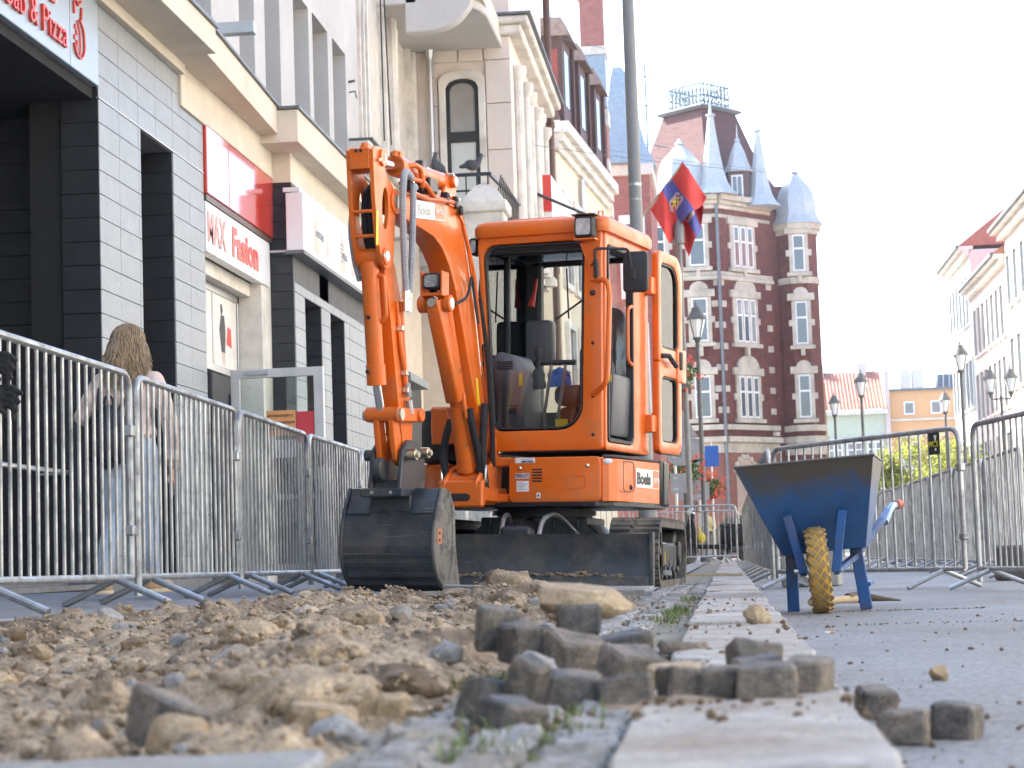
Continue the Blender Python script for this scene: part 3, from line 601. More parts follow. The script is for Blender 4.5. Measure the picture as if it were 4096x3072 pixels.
# cream lintel box, canopies and soffits
solid('lintel_band', plaster_c, [(-5.5, -4.93, 5.0, 18.2, 5.0, 5.10), (-5.6, -4.97, 18.2, 22.1, 4.70, 5.10)], A, bevel=.004)
solid('canopy', plaster_c, [(-5.6, -4.55, 4.0, 17.90, 5.10, 5.34)], A, bevel=.004); solid('canopy_flashing', flash, [(-5.6, -4.52, 4.0, 17.93, 5.343, 5.375)], A)
b = MB(); b.prism([(-5.6, 17.9), (-4.63, 17.9), (-4.77, 21.44), (-5.6, 21.44)], (0,0,0), XP, YP, ZP, 5.095, 5.40); b.build('canopy', plaster_c, A, bevel=.004)
b = MB(); b.prism([(-5.6, 17.94), (-4.60, 17.94), (-4.74, 21.43), (-5.6, 21.43)], (0,0,0), XP, YP, ZP, 5.403, 5.43); b.build('canopy_flashing', flash, A)
solid('canopy', plaster_c, [(-5.6, -4.54, 21.442, 27.6, 5.00, 5.37)], A, bevel=.004); solid('canopy_flashing', flash, [(-5.6, -4.51, 21.41, 27.62, 5.373, 5.405)], A)
# recessed fashion shop
solid('shop_side_wall', plaster_s, [(-6.4, -5.02, 21.55, 22.06, .1, 4.75), (-6.4, -5.3, 19.05, 19.12, .1, 4.8)], A); solid('shop_head', plaster_s, [(-6.4, -5.15, 19.1, 21.6, 3.3, 3.45), (-6.4, -5.2, 19.05, 22.0, 3.45, 4.75)], A)
rb_ = MB().box(-5.15, -4.97, 19.10, 22.04, 4.02, 4.72).build('red_light_box', signr, A, bevel=.008); solid('box_joint', mat('sign_seam', (.30, .03, .02), .4), [(-4.971, -4.968, 19.98, 19.99, 4.03, 4.71)], rb_); solid('box_frame', brown, [(-5.15, -4.985, 19.10, 22.04, 3.955, 4.015)], A)
fs_ = MB().box(-5.10, -4.99, 19.10, 21.86, 3.44, 3.945).build('fashion_sign', signw, A, bevel=.005)
text('sign_lettering', 'MAX', .42, (-4.988, 19.13, 3.555), YP, ZP, mat('faded_red_ink', (.72, .30, .26), .4), fs_, depth=.003, bold=.012, squeeze=.80); text('sign_lettering', 'Fasion', .42, (-4.988, 20.12, 3.555), YP, ZP, redink, fs_, depth=.003, bold=.016, squeeze=1.10)
# shop window with posters
GW = -5.28
solid('shop_window_frame', alu, [(GW-.06, GW, 19.12, 21.56, 2.38, 2.46), (GW-.06, GW, 19.12, 21.56, 3.22, 3.30), (GW-.06, GW, 20.42, 20.48, 2.46, 3.22), (GW-.06, GW, 21.50, 21.56, .2, 3.3), (GW-.06, GW, 19.12, 19.18, .2, 3.3), (GW-.06, GW, 19.80, 19.86, .2, 2.38)], A, bevel=.004)
solid('shop_glass', dglass, [(GW-.04, GW-.03, 19.9, 21.5, .3, 2.38)], A)
ps = MB().box(GW-.03, GW-.015, 19.18, 20.42, 2.46, 3.22).build('poster', mat('poster_paper', (.74, .70, .64), .5), A)
text('poster_text', 'TEŻ', .17, (GW-.014, 19.30, 3.00), YP, ZP, ink, ps, squeeze=.8); text('poster_text', '· dzicięca', .12, (GW-.014, 19.36, 2.85), YP, ZP, ink, ps, squeeze=.7); text('poster_text', 'TKI', .17, (GW-.014, 19.32, 2.66), YP, ZP, ink, ps, squeeze=.7)
text('poster_text', 'Zegarki· Art. Kuchenne', .075, (GW-.014, 19.55, 2.565), YP, ZP, ink, ps, squeeze=.62); text('poster_text', 'Art. Łazienkowe i inne', .075, (GW-.014, 19.55, 2.485), YP, ZP, ink, ps, squeeze=.62); solid('poster_line', redink, [(GW-.014, GW-.012, 19.3, 20.1, 2.80, 2.81)], ps)
p2_ = MB().box(GW-.03, GW-.015, 20.50, 21.48, 2.46, 3.22).build('poster', MATS['poster_paper'], A)
b = MB(); b.prism([(20.72, 2.86), (20.80, 2.62), (20.95, 2.62), (20.98, 2.86), (20.94, 3.02), (20.80, 3.02)], (GW-.014, 0, 0), YP, ZP, XP, 0, .002); b.prism([(20.80, 3.03), (20.84, 3.02), (20.88, 3.07), (20.84, 3.14), (20.78, 3.13)], (GW-.014, 0, 0), YP, ZP, XP, 0, .002); b.build('poster_figure', ink, p2_)
b = MB(); b.prism([(21.02, 2.72), (21.24, 2.70), (21.22, 2.90), (21.08, 2.92)], (GW-.014, 0, 0), YP, ZP, XP, 0, .002); b.build('poster_bag', redink, p2_)
b = MB(); b.prism([(20.82, 2.62), (20.85, 2.48), (20.87, 2.48), (20.87, 2.62)], (GW-.014, 0, 0), YP, ZP, XP, 0, .002); b.prism([(20.90, 2.62), (20.93, 2.48), (20.95, 2.48), (20.94, 2.62)], (GW-.014, 0, 0), YP, ZP, XP, 0, .002); b.build('poster_legs', mat('poster_skin', (.62, .42, .32), .6), p2_)
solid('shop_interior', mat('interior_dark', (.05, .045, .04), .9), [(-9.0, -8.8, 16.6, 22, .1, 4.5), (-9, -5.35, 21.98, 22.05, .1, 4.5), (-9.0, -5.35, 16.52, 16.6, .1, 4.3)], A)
# section that steps forward
SX = -4.768
solid('ground_wall', grout, [(-6.2, SX, 22.03, 22.62, .1, 4.98), (-6.2, SX, 23.55, 24.10, .1, 4.98), (-6.2, SX, 25.02, 27.5, .1, 4.98), (-6.2, SX, 22.62, 25.02, 3.42, 4.98)], A)
tiles('x', 22.05, 27.4, .235, 3.52, .55, .1985, SX, tile_l, 'facade_tile', holes=((22.62, 23.55, 0, 3.42), (24.10, 25.02, 0, 3.42)))
tiles('y', -5.02, -4.752, .235, 4.66, .27, .1985, 22.028, tile_d, 'dark_tile'); solid('trim_strip', plaster_s, [(-5.02, -4.748, 22.006, 22.012, 3.86, 3.885)], A)
for y0, y1 in ((22.62, 23.55), (24.10, 25.02)):
    tiles('y', -5.25, -4.752, .235, 3.42, .5, .1985, y1-.002, tile_d, 'dark_tile'); solid('slot_back', dglass, [(-5.30, -5.25, y0, y1, .2, 3.42)], A); solid('slot_frame', alu, [(-5.25, -5.22, y0+.45, y0+.50, .2, 3.42)], A)
solid('upper_fascia', plaster_c, [(-5.6, -4.760, 22.015, 27.51, 4.665, 5.0)], A)
lb_ = MB().box(-4.80, -4.60, 21.90, 27.3, 3.86, 4.52).build('white_light_box', signw, A, bevel=.006); solid('light_box_rail', flash, [(-4.82, -4.60, 21.9, 27.35, 3.82, 3.855)], A); solid('light_box_cover', mat('white_sheet', (.74, .74, .74), .4), [(-4.85, -4.66, 22.0, 27.3, 4.55, 4.60)], A)
beige = mat('print_beige', (.62, .50, .40), .5); gy_ = mat('print_grey', (.20, .22, .27), .5)
for i, (y, s) in enumerate(((22.55, 'eotaju'), (24.15, 'etuo'), (25.75, 'genta'))):
    b = MB(); b.prism([(y-.1, 3.94), (y-.02, 4.36), (y+.12, 4.40), (y+.22, 4.20), (y+.26, 3.96), (y+.12, 3.90)], (-4.5985, 0, 0), YP, ZP, XP, 0, .001); b.build('sign_picture', beige, lb_); b = MB(); b.prism([(y+.62, 3.98), (y+.66, 4.26), (y+.74, 4.28), (y+.78, 3.95)], (-4.5985, 0, 0), YP, ZP, XP, 0, .001); b.build('sign_picture', beige, lb_)
    b = MB(); b.box(-4.599, -4.597, y-.12, y+.80, 4.405, 4.412); b.box(-4.599, -4.597, y+.80, y+.807, 3.94, 4.40); b.build('sign_frame', gy_, lb_); text('sign_lettering', s, .17, (-4.597, y+.02, 4.12-.03*i), YP, ZP, gy_, lb_, squeeze=1.1)
    if i: 
        b = MB()
        for k in range(5): b.box(-4.599, -4.5965, y-.06, y+.10, 4.05+.05*k, 4.07+.05*k)
        b.build('sign_stripes', gy_, lb_)
# open shop door
D_ = thing('shop_door', (-4.97, 19.78, .22), 'aluminium framed glass shop door standing open with an orange note', 'door', world=True)
b = MB(); b.ring([(-4.94, .24), (-3.985, .24), (-3.985, 2.31), (-4.94, 2.31)], [(-4.85, .33), (-4.085, .33), (-4.085, 2.22), (-4.85, 2.22)], (0, 19.78, 0), XP, ZP, YP, -.03, .03); b.build('door_frame', mat('door_alu', (.62, .60, .57), .4, metal=.3), D_, bevel=.004)
solid('door_glass', glass('shop_door_glass', (.88, .92, .90), .06), [(-4.85, -4.085, 19.77, 19.785, .33, 2.22)], D_); solid('door_rail', alu, [(-4.85, -4.085, 19.75, 19.80, .98, 1.03)], D_)
nb = MB().box(-4.58, -4.28, 19.755, 19.765, 1.62, 1.88).build('orange_note', mat('orange_paper', (.80, .36, .13), .7), D_); 
for k, s in enumerate(('NIE WCHODZIMY Z', 'LODAMI + NAPOJAMI', 'DO SKLEPU!')): text('note_lettering', s, .035, (-4.57, 19.754, 1.815-.07*k), XP, ZP, ink, nb, squeeze=.85)
solid('door_notice', signw, [(-4.55, -4.27, 19.755, 19.765, 1.40, 1.58)], D_); solid('red_film', mat('red_film_paint', (.62, .05, .06), .4), [(-4.27, -4.09, 19.757, 19.766, 1.55, 1.86)], D_)
b = MB(); b.tube(fillet([(-4.14, 19.75, .95), (-4.14, 19.69, .95), (-4.14, 19.69, 1.35), (-4.14, 19.75, 1.35)], .04), .012, 8); b.build('door_handle', alu, D_); solid('door_lock', ink, [(-4.055, -4.02, 19.742, 19.75, 1.30, 1.42)], D_)
b = MB(); b.box(-4.78, -4.55, 19.72, 19.75, 2.25, 2.29); b.build('door_closer', alu, D_)
for z in (.5, 1.9): solid('hinge', ink, [(-4.965, -4.94, 19.74, 19.82, z, z+.16)], D_)
# upper storeys: white piers and deep window reveals
op = [(18.40, 19.50), (20.69, 21.40), (21.92, 22.72), (23.49, 24.40), (24.64, 25.64), (25.96, 26.90)]; tops = [9.6, 9.6, 9.6, 7.36, 7.38, 7.39]
bx_ = []; y = -16.0
for (a, c), tz in zip(op, tops): bx_ += [(-5.55, -5.0, y, a, 5.38, 15.0), (-5.55, -5.0, a, c, tz, 15.0)]; y = c
bx_.append((-5.55, -5.0, y, 27.85, 5.38, 15.0)); solid('upper_wall', plaster_w, bx_, A, weld=False)
for (a, c), tz in zip(op, tops):
    wn = MB().box(-5.50, -5.40, a, c, 5.42, tz).build('window', wglass, A); b = MB()
    b.box(-5.40, -5.30, a+.55*(c-a), a+.55*(c-a)+.07, 5.42, tz); b.box(-5.40, -5.30, c-.06, c, 5.42, tz); b.box(-5.40, -5.32, a, c, tz-.07, tz); b.build('frame', plaster_w, wn)
solid('bracket_box', mat('bracket_paint', (.50, .54, .56), .5), [(-5.0, -4.60, 19.66, 19.80, 5.78, 5.90)], A, bevel=.004)
b = MB(); b.tube([(-4.99, 27.1, 7.05), (-4.90, 27.05, 7.05)], .02, 6); b.tube([(-4.99, 27.1, 6.9), (-4.90, 27.05, 6.9), (-4.88, 27.05, 6.8)], .012, 6); b.build('wall_hook', flash, A)
solid('building_mass', plaster_w, [(-16, -5.56, -16, 27.85, 5.0, 14.9), (-16, -9.6, -16, 27.85, .0, 5.0), (-9.6, -5.35, -16, 6.0, 0, 5.0)], A, weld=False)
# ---------------- cream building with pointed windows and a bay
Cb = thing('bay_house', (-5.1, 38, .15), 'ornate cream and pink house with pointed window niches and a projecting bay', 'building', world=True)
solid('wall', plaster_p, [(-13, -5.1, 27.86, 48, 0, 17)], Cb); solid('base_wall', mat('base_plaster', (.66, .56, .44), .9, var=.08), [(-5.1, -4.95, 27.9, 33.0, .1, 5.9)], Cb)
solid('cornice', plaster_s, [(-5.1, -4.70, 27.0, 33.0, 6.05, 6.20)], Cb, bevel=.03); solid('cornice_flashing', flash, [(-5.1, -4.66, 27.0, 33.0, 6.203, 6.225)], Cb); solid('cornice_lower', plaster_s, [(-5.1, -4.80, 27.86, 33.0, 5.90, 6.05)], Cb, bevel=.02)
def pointed(y0, y1, z0, z1, n=6):
    """outline of a pointed-arch opening in the y-z plane"""
    w_ = (y1-y0); zs = z1-w_*.85; p = [(y0, z0), (y1, z0), (y1, zs)]
    for k in range(1, n+1): t = k/n; p.append((y1-w_/2*(t**1.6), zs+(z1-zs)*t**.75 if k < n else z1))
    for k in range(n-1, -1, -1): t = k/n; p.append((y0+w_/2*(t**1.6), zs+(z1-zs)*t**.75))
    return p
for (y0, y1) in ((28.7, 30.2), (31.4, 32.8)):
    for j, (gr, d0, d1) in enumerate(((.34, .0, .10), (.22, .0, .17), (.10, .0, .23))):
        o1 = pointed(y0-gr, y1+gr, 6.3, 9.6+gr*1.4); i1 = pointed(y0-gr+.10, y1+gr-.10, 6.32, 9.6+gr*1.4-.14)
        MB().ring(o1, i1, (-5.10, 0, 0), YP, ZP, XP, -.02, d1*.55).build('arch_moulding', plaster_s, Cb)
    MB().prism(pointed(y0, y1, 6.32, 9.6), (-5.09, 0, 0), YP, ZP, XP, 0, .012).build('niche_panel', mat('niche_plaster', (.58, .54, .47), .9), Cb)
for y in (30.85, 33.0): solid('colonnette', plaster_s, [(-5.1, -4.90, y-.12, y+.12, 6.2, 9.2)], Cb, bevel=.05)
BY, BX = 33.0, -3.30
solid('bay', plaster_p, [(-5.1, BX, BY+.02, 39.4, 5.6, 16.5)], Cb); solid('bay_base', plaster_s, [(-5.1, BX-.1, BY+.1, 39.3, 5.2, 5.6)], Cb, bevel=.1); solid('bay_lower_wall', MATS['base_plaster'], [(-5.1, -4.3, 33.4, 48, .1, 5.2)], Cb)
# blocks of the bay face (ashlar) around its window
wx0, wx1, wz0, wz1 = -4.42, -3.86, 5.95, 8.52
zc = [5.62, 6.35, 7.2, 8.0, 8.75, 9.15]
for i in range(len(zc)-1):
    for x0, x1 in ((-4.66, wx0-.13), (wx1+.13, BX)):
        if i == 4: x0, x1 = ((-4.66, -4.2) if x0 < -4.5 else (-3.75, BX))
        b = MB(); b.box(x0+.006, x1-.006+.006*(x1 == BX), BY-.03, BY+.02, zc[i]+.006, zc[i+1]-.006); b.build('ashlar_block', plaster_p, Cb, bevel=.006)
MB().prism([(-4.19, 8.75), (-3.76, 8.75), (-3.80, 9.15), (-4.15, 9.15)], (0, BY, 0), XP, ZP, YP, -.03, .02).build('keystone', plaster_p, Cb, bevel=.006)
arc = [(wx0, wz0), (wx1, wz0), (wx1, 8.30)]+[(wx1-(wx1-wx0)*k/12, 8.30+.15*sqrt(1-(k/6-1)**2)) for k in range(1, 12)]+[(wx0, 8.30)]
cxw, czw = (wx0+wx1)/2, 7.2; arco = [(cxw+(x-cxw)*1.42, czw+(z-czw)*1.12) for x, z in arc]
MB().ring(arco, arc, (0, BY, 0), XP, ZP, YP, -.07, .03).build('window_surround', plaster_s, Cb, bevel=.01)
wn = MB().ring(arc, [(cxw+(x-cxw)*.76, czw+(z-czw)*.95) for x, z in arc], (0, BY, 0), XP, ZP, YP, -.02, .03).build('window', mat('black_frame', (.02, .018, .016), .4), Cb)
solid('transom', MATS['black_frame'], [(wx0+.02, wx1-.02, BY-.03, BY+.01, 7.36, 7.54)], wn); solid('pane', mat('curtain_glass', (.30, .28, .25), .06, var=.15, scale=1, spec=.9), [(wx0+.03, wx1-.03, BY+.005, BY+.02, 7.54, 8.45)], wn); solid('pane', mat('bright_pane', (.58, .60, .56), .06, var=.04, spec=.9), [(wx0+.03, wx1-.03, BY+.005, BY+.02, 5.95, 7.36)], wn)
# bay side windows with columns
for y in (34.2, 36.2, 38.0):
    solid('bay_side_window', wglass, [(BX-.02, BX+.01, y-.45, y+.45, 6.2, 8.6)], Cb)
    for s_ in (-.62, .62): b = MB(); b.cyl((BX+.06, y+s_, 5.8), (BX+.06, y+s_, 8.5), .09, n=10); b.lathe([(.09, 0), (.16, .12), (.16, .25)], (BX+.06, y+s_, 8.5), 10); b.lathe([(.16, 0), (.16, .12), (.10, .2)], (BX+.06, y+s_, 5.6), 10); b.build('half_column', plaster_s, Cb)
solid('bay_cornice', plaster_s, [(-5.1, BX+.22, BY-.16, 39.5, 9.15, 9.32), (-5.1, BX+.34, BY-.25, 39.6, 9.32, 9.45)], Cb, bevel=.03); solid('bay_flashing', flash, [(-5.1, BX+.40, BY-.3, 39.65, 9.453, 9.49)], Cb)
solid('bay_cornice', plaster_s, [(-5.1, BX+.3, BY, 39.6, 12.3, 12.6)], Cb, bevel=.04); solid('bay_flashing', flash, [(-5.1, BX+.36, BY-.05, 39.65, 12.603, 12.64)], Cb)
# round-fronted balcony above
bp2 = [(-5.1, 29.9)]+[(-4.75+.95*cos(a), 31.1-1.2*cos(a-pi/2)) for a in [pi/2-pi/2*k/6 for k in range(7)]]+[(-3.8, 33.0), (-5.1, 33.0)]
b = MB(); b.prism([(-5.1, 30.0), (-4.45, 30.0), (-4.05, 30.08), (-3.72, 30.28), (-3.52, 30.6), (-3.44, 31.0), (-3.42, 33.1), (-5.1, 33.1)], (0,0,0), XP, YP, ZP, 8.95, 9.10); b.build('balcony_slab', plaster_w, Cb, bevel=.02)
b = MB(); pr = [(-4.62, 8.50), (-4.20, 8.50), (-3.95, 8.56), (-3.75, 8.68), (-3.60, 8.86), (-3.54, 9.10), (-3.52, 9.40), (-4.62, 9.40)]; b.prism(pr, (0, 30.0, 0), XP, ZP, YP, 0, .25); b.build('balcony_console', plaster_w, Cb, bevel=.02)
solid('balcony_soffit', plaster_c, [(-5.1, -3.45, 30.25, 33.1, 9.1, 9.4)], Cb)
# lower balcony pier, railing
solid('balcony_pier', plaster_s, [(-3.80, -3.18, 30.0, 30.6, 4.2, 5.78)], Cb, bevel=.02); solid('pier_cap', plaster_s, [(-3.86, -3.12, 29.94, 30.66, 5.62, 5.80)], Cb, bevel=.02)
b = MB(); b.lathe([(.43, 0), (.36, .12), (.2, .26), (.0, .34)], (-3.49, 30.3, 5.80), 4, ph=pi/4); b.build('pier_pyramid', plaster_s, Cb)
solid('balcony_parapet', plaster_s, [(-5.1, -3.75, 30.05, 30.4, 5.30, 5.62), (-3.55, -3.25, 30.6, 33.0, 4.9, 5.35)], Cb, bevel=.02)
rail = MB(); 
for k in range(8): x = -4.62+.17*k; rail.cyl((x, 30.2, 5.62), (x, 30.2, 6.25), .012, n=5)
rail.beam((-4.65, 30.2, 6.25), (-3.4, 30.2, 6.25), .05, .05); rail.beam((-4.65, 30.2, 6.0), (-3.4, 30.2, 6.0), .02, .03); rail.build('balcony_railing', blackpaint, Cb)
rail = MB()
for k in range(14): y = 30.2+.2*k; rail.cyl((-3.4+.10*sin(k*.1), y, 5.35), (-3.22, y, 6.22), .012, n=5)
rail.beam((-3.4, 30.2, 6.25), (-3.22, 33.0, 6.25), .05, .05); rail.beam((-3.4, 30.2, 5.8), (-3.3, 33.0, 5.8), .02, .03); rail.build('balcony_railing', blackpaint, Cb)
for y in (44.2, 46.0): solid('upper_wall_pilaster', plaster_y, [(-5.1, -4.9, y, y+.5, 5.2, 16.9)], Cb)
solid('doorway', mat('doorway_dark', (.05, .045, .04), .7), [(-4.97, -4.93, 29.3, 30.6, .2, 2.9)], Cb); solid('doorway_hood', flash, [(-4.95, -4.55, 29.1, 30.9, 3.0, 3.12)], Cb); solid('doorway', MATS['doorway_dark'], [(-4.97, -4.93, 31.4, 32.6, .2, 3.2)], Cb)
b = MB(); rg = random.Random(8)
for k in range(260):
    t = k/260; y = 28.95 if t < .55 else 28.95+(t-.55)*4; z = .4+t/.55*2.7 if t < .55 else 3.05
    c = V(-4.88+rg.gauss(0, .05), y+rg.gauss(0, .07), z+rg.gauss(0, .06)); u = V(rg.gauss(0, 1), rg.gauss(0, 1), rg.gauss(0, 1)).normalized()*.07; v = V(rg.gauss(0, 1), rg.gauss(0, 1), rg.gauss(0, 1)).normalized()*.03
    b.add([c-u, c+v, c+u, c-v], [(0,1,2,3)])
o = b.build('garland', mat('garland_leaves', (.09, .085, .06), .8, var=.4, scale=8), smooth=0); tag(o, 'dried leaf garland framing the doorway behind the excavator boom', 'garland')
# cables on the wall, drain pipe, sign box
for i, (y, dx) in enumerate(((28.1, .0), (28.4, .05))): 
    o = MB().tube([(-4.62+dx, y, 12.0), (-4.70, y+.1, 9.0), (-4.68+dx, y, 6.4)], .012, 5).build('wall_cable', ink, Cb)
b = MB(); b.cyl((BX+.1, 39.75, 4.2), (BX+.1, 39.75, 17), .075, n=10); 
for z in (6, 9, 12): b.cyl((BX+.1, 39.75, z), (BX+.1, 39.75, z+.12), .095, n=10)
o = b.build('drain_pipe', brown); tag(o, 'dark brown drain pipe at the corner of the cream house', 'pipe')
b = MB(); b.cyl((-4.66, BY-.10, 5.9), (-4.66, BY-.10, 8.8), .045, n=8); b.lathe([(.05, 0), (.12, .25), (.12, .4)], (-4.66, BY-.10, 8.8), 8); o = b.build('bay_drain_pipe', alu, Cb)
sb_ = thing('sign_box', (-3.2, 37.2, 6.3), 'red and white angled sign box fixed to the cream house', 'sign', world=True)
b = MB(); b.prism([(-3.28, 7.55), (-3.02, 7.55), (-3.02, 6.85), (-3.28, 6.85)], (0, 37.2, 0), XP, ZP, YP, 0, .04); b.build('red_end', redink, sb_); b = MB(); b.hexa([(-3.02, 37.26, 6.45), (-2.72, 39.6, 6.25), (-3.25, 37.26, 6.45), (-3.25, 39.6, 6.25), (-3.02, 37.26, 7.55), (-2.72, 39.6, 7.2), (-3.25, 37.26, 7.55), (-3.25, 39.6, 7.2)]); b.build('white_face', signw, sb_)
b = MB(); b.cyl((BX, 36.5, 7.1), (-2.35, 38.0, 6.85), .03, n=7); b.ball((-2.35, 38.0, 6.85), .07); b.build('bracket_arm', ink, sb_)
# ---------------- pale house with dormers
Db = thing('dormer_house', (-4.6, 59, .1), 'pale yellow house with three dark brown dormers in its roof', 'building', world=True)
def quadwall(p0, p1, z0, z1, th=6.0):
    p0, p1 = Vector(p0), Vector(p1); d = (p1-p0).normalized(); n = V(-d.y, d.x, 0); return p0, p1, d, n
b = MB(); b.prism([(-4.6, 59), (-3.72, 69.4), (-12, 69.4), (-12, 48.2), (-5.3, 48.2), (-5.25, 59)], (0,0,0), XP, YP, ZP, 0, 13.2); b.build('wall', plaster_y, Db)
def dq(t, off=0, z=0): d = V(.88, 10.4, 0).normalized(); n = V(d.y, -d.x, 0); p = V(-4.6, 59, 0)+d*t+n*off; return V(p.x, p.y, z)
b = MB()
for (o0, z0, z1) in ((.12, 12.5, 12.75), (.28, 12.75, 13.0), (.45, 13.0, 13.35)):
    b.hexa([dq(-.3, -.05, z0), dq(-.3, o0, z0), dq(10.6, -.05, z0), dq(10.6, o0, z0), dq(-.3, -.05, z1), dq(-.3, o0, z1), dq(10.6, -.05, z1), dq(10.6, o0, z1)]); b.box(-5.3, -4.6+o0*.4, 59-o0, 59.1, z0, z1)
b.build('cornice', plaster_s, Db)
for t in (1.2, 3.2, 5.2, 7.2, 9.0):
    for z0, z1 in ((5.0, 7.2), (8.6, 11.2)):
        wn = MB().hexa([dq(t-.55, 0, z0), dq(t-.55, .03, z0), dq(t+.55, 0, z0), dq(t+.55, .03, z0), dq(t-.55, 0, z1), dq(t-.55, .03, z1), dq(t+.55, 0, z1), dq(t+.55, .03, z1)]).build('window', wglass, Db)
        b = MB()
        for (a0, a1, c0, c1) in ((t-.75, t+.75, z1, z1+.2), (t-.75, t+.75, z0-.18, z0), (t-.72, t-.55, z0, z1), (t+.55, t+.72, z0, z1)): b.hexa([dq(a0, 0, c0), dq(a0, .14, c0), dq(a1, 0, c0), dq(a1, .14, c0), dq(a0, 0, c1), dq(a0, .14, c1), dq(a1, 0, c1), dq(a1, .14, c1)])
        b.build('surround', plaster_s, wn)
b = MB(); b.cyl(dq(4.2, .12, 1), dq(4.2, .12, 12.4), .09, n=8); b.build('drain_pipe', alu, Db)
rooftile = mat('brown_tiles', (.17, .11, .085), .8, var=.3, scale=6, bump=.6, bscale=14); wood_d = mat('dark_timber', (.085, .04, .03), .6, var=.2); wood_r = mat('red_timber', (.28, .06, .04), .6)
b = MB(); b.hexa([dq(-.2, .2, 13.35), dq(-.2, -6, 13.35), dq(10.6, .2, 13.35), dq(10.6, -6, 13.35), dq(-.2, -1.2, 17.2), dq(-.2, -5, 17.6), dq(10.6, -1.2, 17.2), dq(10.6, -5, 17.6)]); b.build('roof', rooftile, Db)
for t in (1.0, 4.2, 7.6):
    dm = MB(); dm.hexa([dq(t-.75, .25, 13.3), dq(t-.75, -2.5, 13.3), dq(t+.75, .25, 13.3), dq(t+.75, -2.5, 13.3), dq(t-.75, .25, 16.1), dq(t-.75, -2.5, 16.1), dq(t+.75, .25, 16.1), dq(t+.75, -2.5, 16.1)]); d_ = dm.build('dormer', wood_d, Db)
    b = MB(); b.hexa([dq(t-.95, .5, 16.05), dq(t-.95, -2.6, 16.2), dq(t+.95, .5, 16.05), dq(t+.95, -2.6, 16.2), dq(t-.5, .2, 16.75), dq(t-.5, -2.6, 16.9), dq(t+.5, .2, 16.75), dq(t+.5, -2.6, 16.9)]); b.build('dormer_roof', rooftile, d_)
    b = MB(); b.hexa([dq(t-.77, .1, 13.6), dq(t-.77, -1.5, 13.6), dq(t-.755, .1, 13.6), dq(t-.755, -1.5, 13.6), dq(t-.77, .1, 15.7), dq(t-.77, -1.5, 15.7), dq(t-.755, .1, 15.7), dq(t-.755, -1.5, 15.7)]); b.build('dormer_cheek', wood_r, d_)
    b = MB(); b.hexa([dq(t-.5, .25, 14.0), dq(t-.5, .27, 14.0), dq(t+.5, .25, 14.0), dq(t+.5, .27, 14.0), dq(t-.5, .25, 15.7), dq(t-.5, .27, 15.7), dq(t+.5, .25, 15.7), dq(t+.5, .27, 15.7)]); b.build('dormer_window', wglass, d_)
    b = MB(); b.cyl(dq(t+.85, .3, 13.3), dq(t+.85, .3, 16.1), .07, n=6); b.build('dormer_pipe', wood_d, d_)
for t in (2.6, 5.9, 9.2): b = MB(); b.hexa([dq(t-.4, -1.6, 16.0), dq(t-.4, -2.3, 16.0), dq(t+.4, -1.6, 16.0), dq(t+.4, -2.3, 16.0), dq(t-.4, -1.6, 18.0), dq(t-.4, -2.3, 18.0), dq(t+.4, -1.6, 18.0), dq(t+.4, -2.3, 18.0)]); b.build('chimney', plaster_s, Db)
# ---------------- brick gable house
brick_p = mat('pale_brick', (.34, .15, .125), .85, var=.15, scale=3, bump=.3, bscale=40); brick_r = mat('red_brick', (.125, .042, .038), .82, var=.2, scale=2.2, bump=.35, bscale=40, dirt=(.24, .08, .045), dcov=.3, dscale=3, dsoft=.3); slate = mat('blue_slate', (.30, .37, .42), .45, var=.14, scale=6, metal=.2, bump=.3, bscale=12)
def add_bricks(m, w_=.26, h_=.075, mort=(.42, .33, .29)):
    t = m.node_tree; N = t.nodes; bs = N['Principled BSDF']; src = bs.inputs['Base Color'].links[0].from_socket
    ge = N.new('ShaderNodeNewGeometry'); sp_ = N.new('ShaderNodeSeparateXYZ'); cb = N.new('ShaderNodeCombineXYZ'); ad = N.new('ShaderNodeMath'); ad.operation = 'ADD'
    t.links.new(ge.outputs['Position'], sp_.inputs[0]); t.links.new(sp_.outputs[0], ad.inputs[0]); t.links.new(sp_.outputs[1], ad.inputs[1]); t.links.new(ad.outputs[0], cb.inputs[0]); t.links.new(sp_.outputs[2], cb.inputs[1])
    br = N.new('ShaderNodeTexBrick'); br.inputs['Scale'].default_value = 1; br.inputs['Brick Width'].default_value = w_; br.inputs['Row Height'].default_value = h_; br.inputs['Mortar Size'].default_value = .008
    br.inputs['Color1'].default_value = (1, 1, 1, 1); br.inputs['Color2'].default_value = (.75, .75, .75, 1); br.inputs['Mortar'].default_value = (mort[0]*3.2, mort[1]*3.2, mort[2]*3.2, 1)
    t.links.new(cb.outputs[0], br.inputs['Vector']); mm = N.new('ShaderNodeMix'); mm.data_type = 'RGBA'; mm.blend_type = 'MULTIPLY'; mm.inputs['Factor'].default_value = .8
    t.links.new(src, mm.inputs['A']); t.links.new(br.outputs['Color'], mm.inputs['B']); t.links.new(mm.outputs['Result'], bs.inputs['Base Color'])
add_bricks(brick_p); add_bricks(brick_r, mort=(.34, .30, .28))
Eb = thing('brick_gable_house', (-4.2, 71, .1), 'tall stepped brick gable with white bands and a slate turret', 'building', world=True)
solid('gable_wall', brick_p, [(-4.45, -3.62, 70.0, 70.9, 0, 21.0)], Eb)
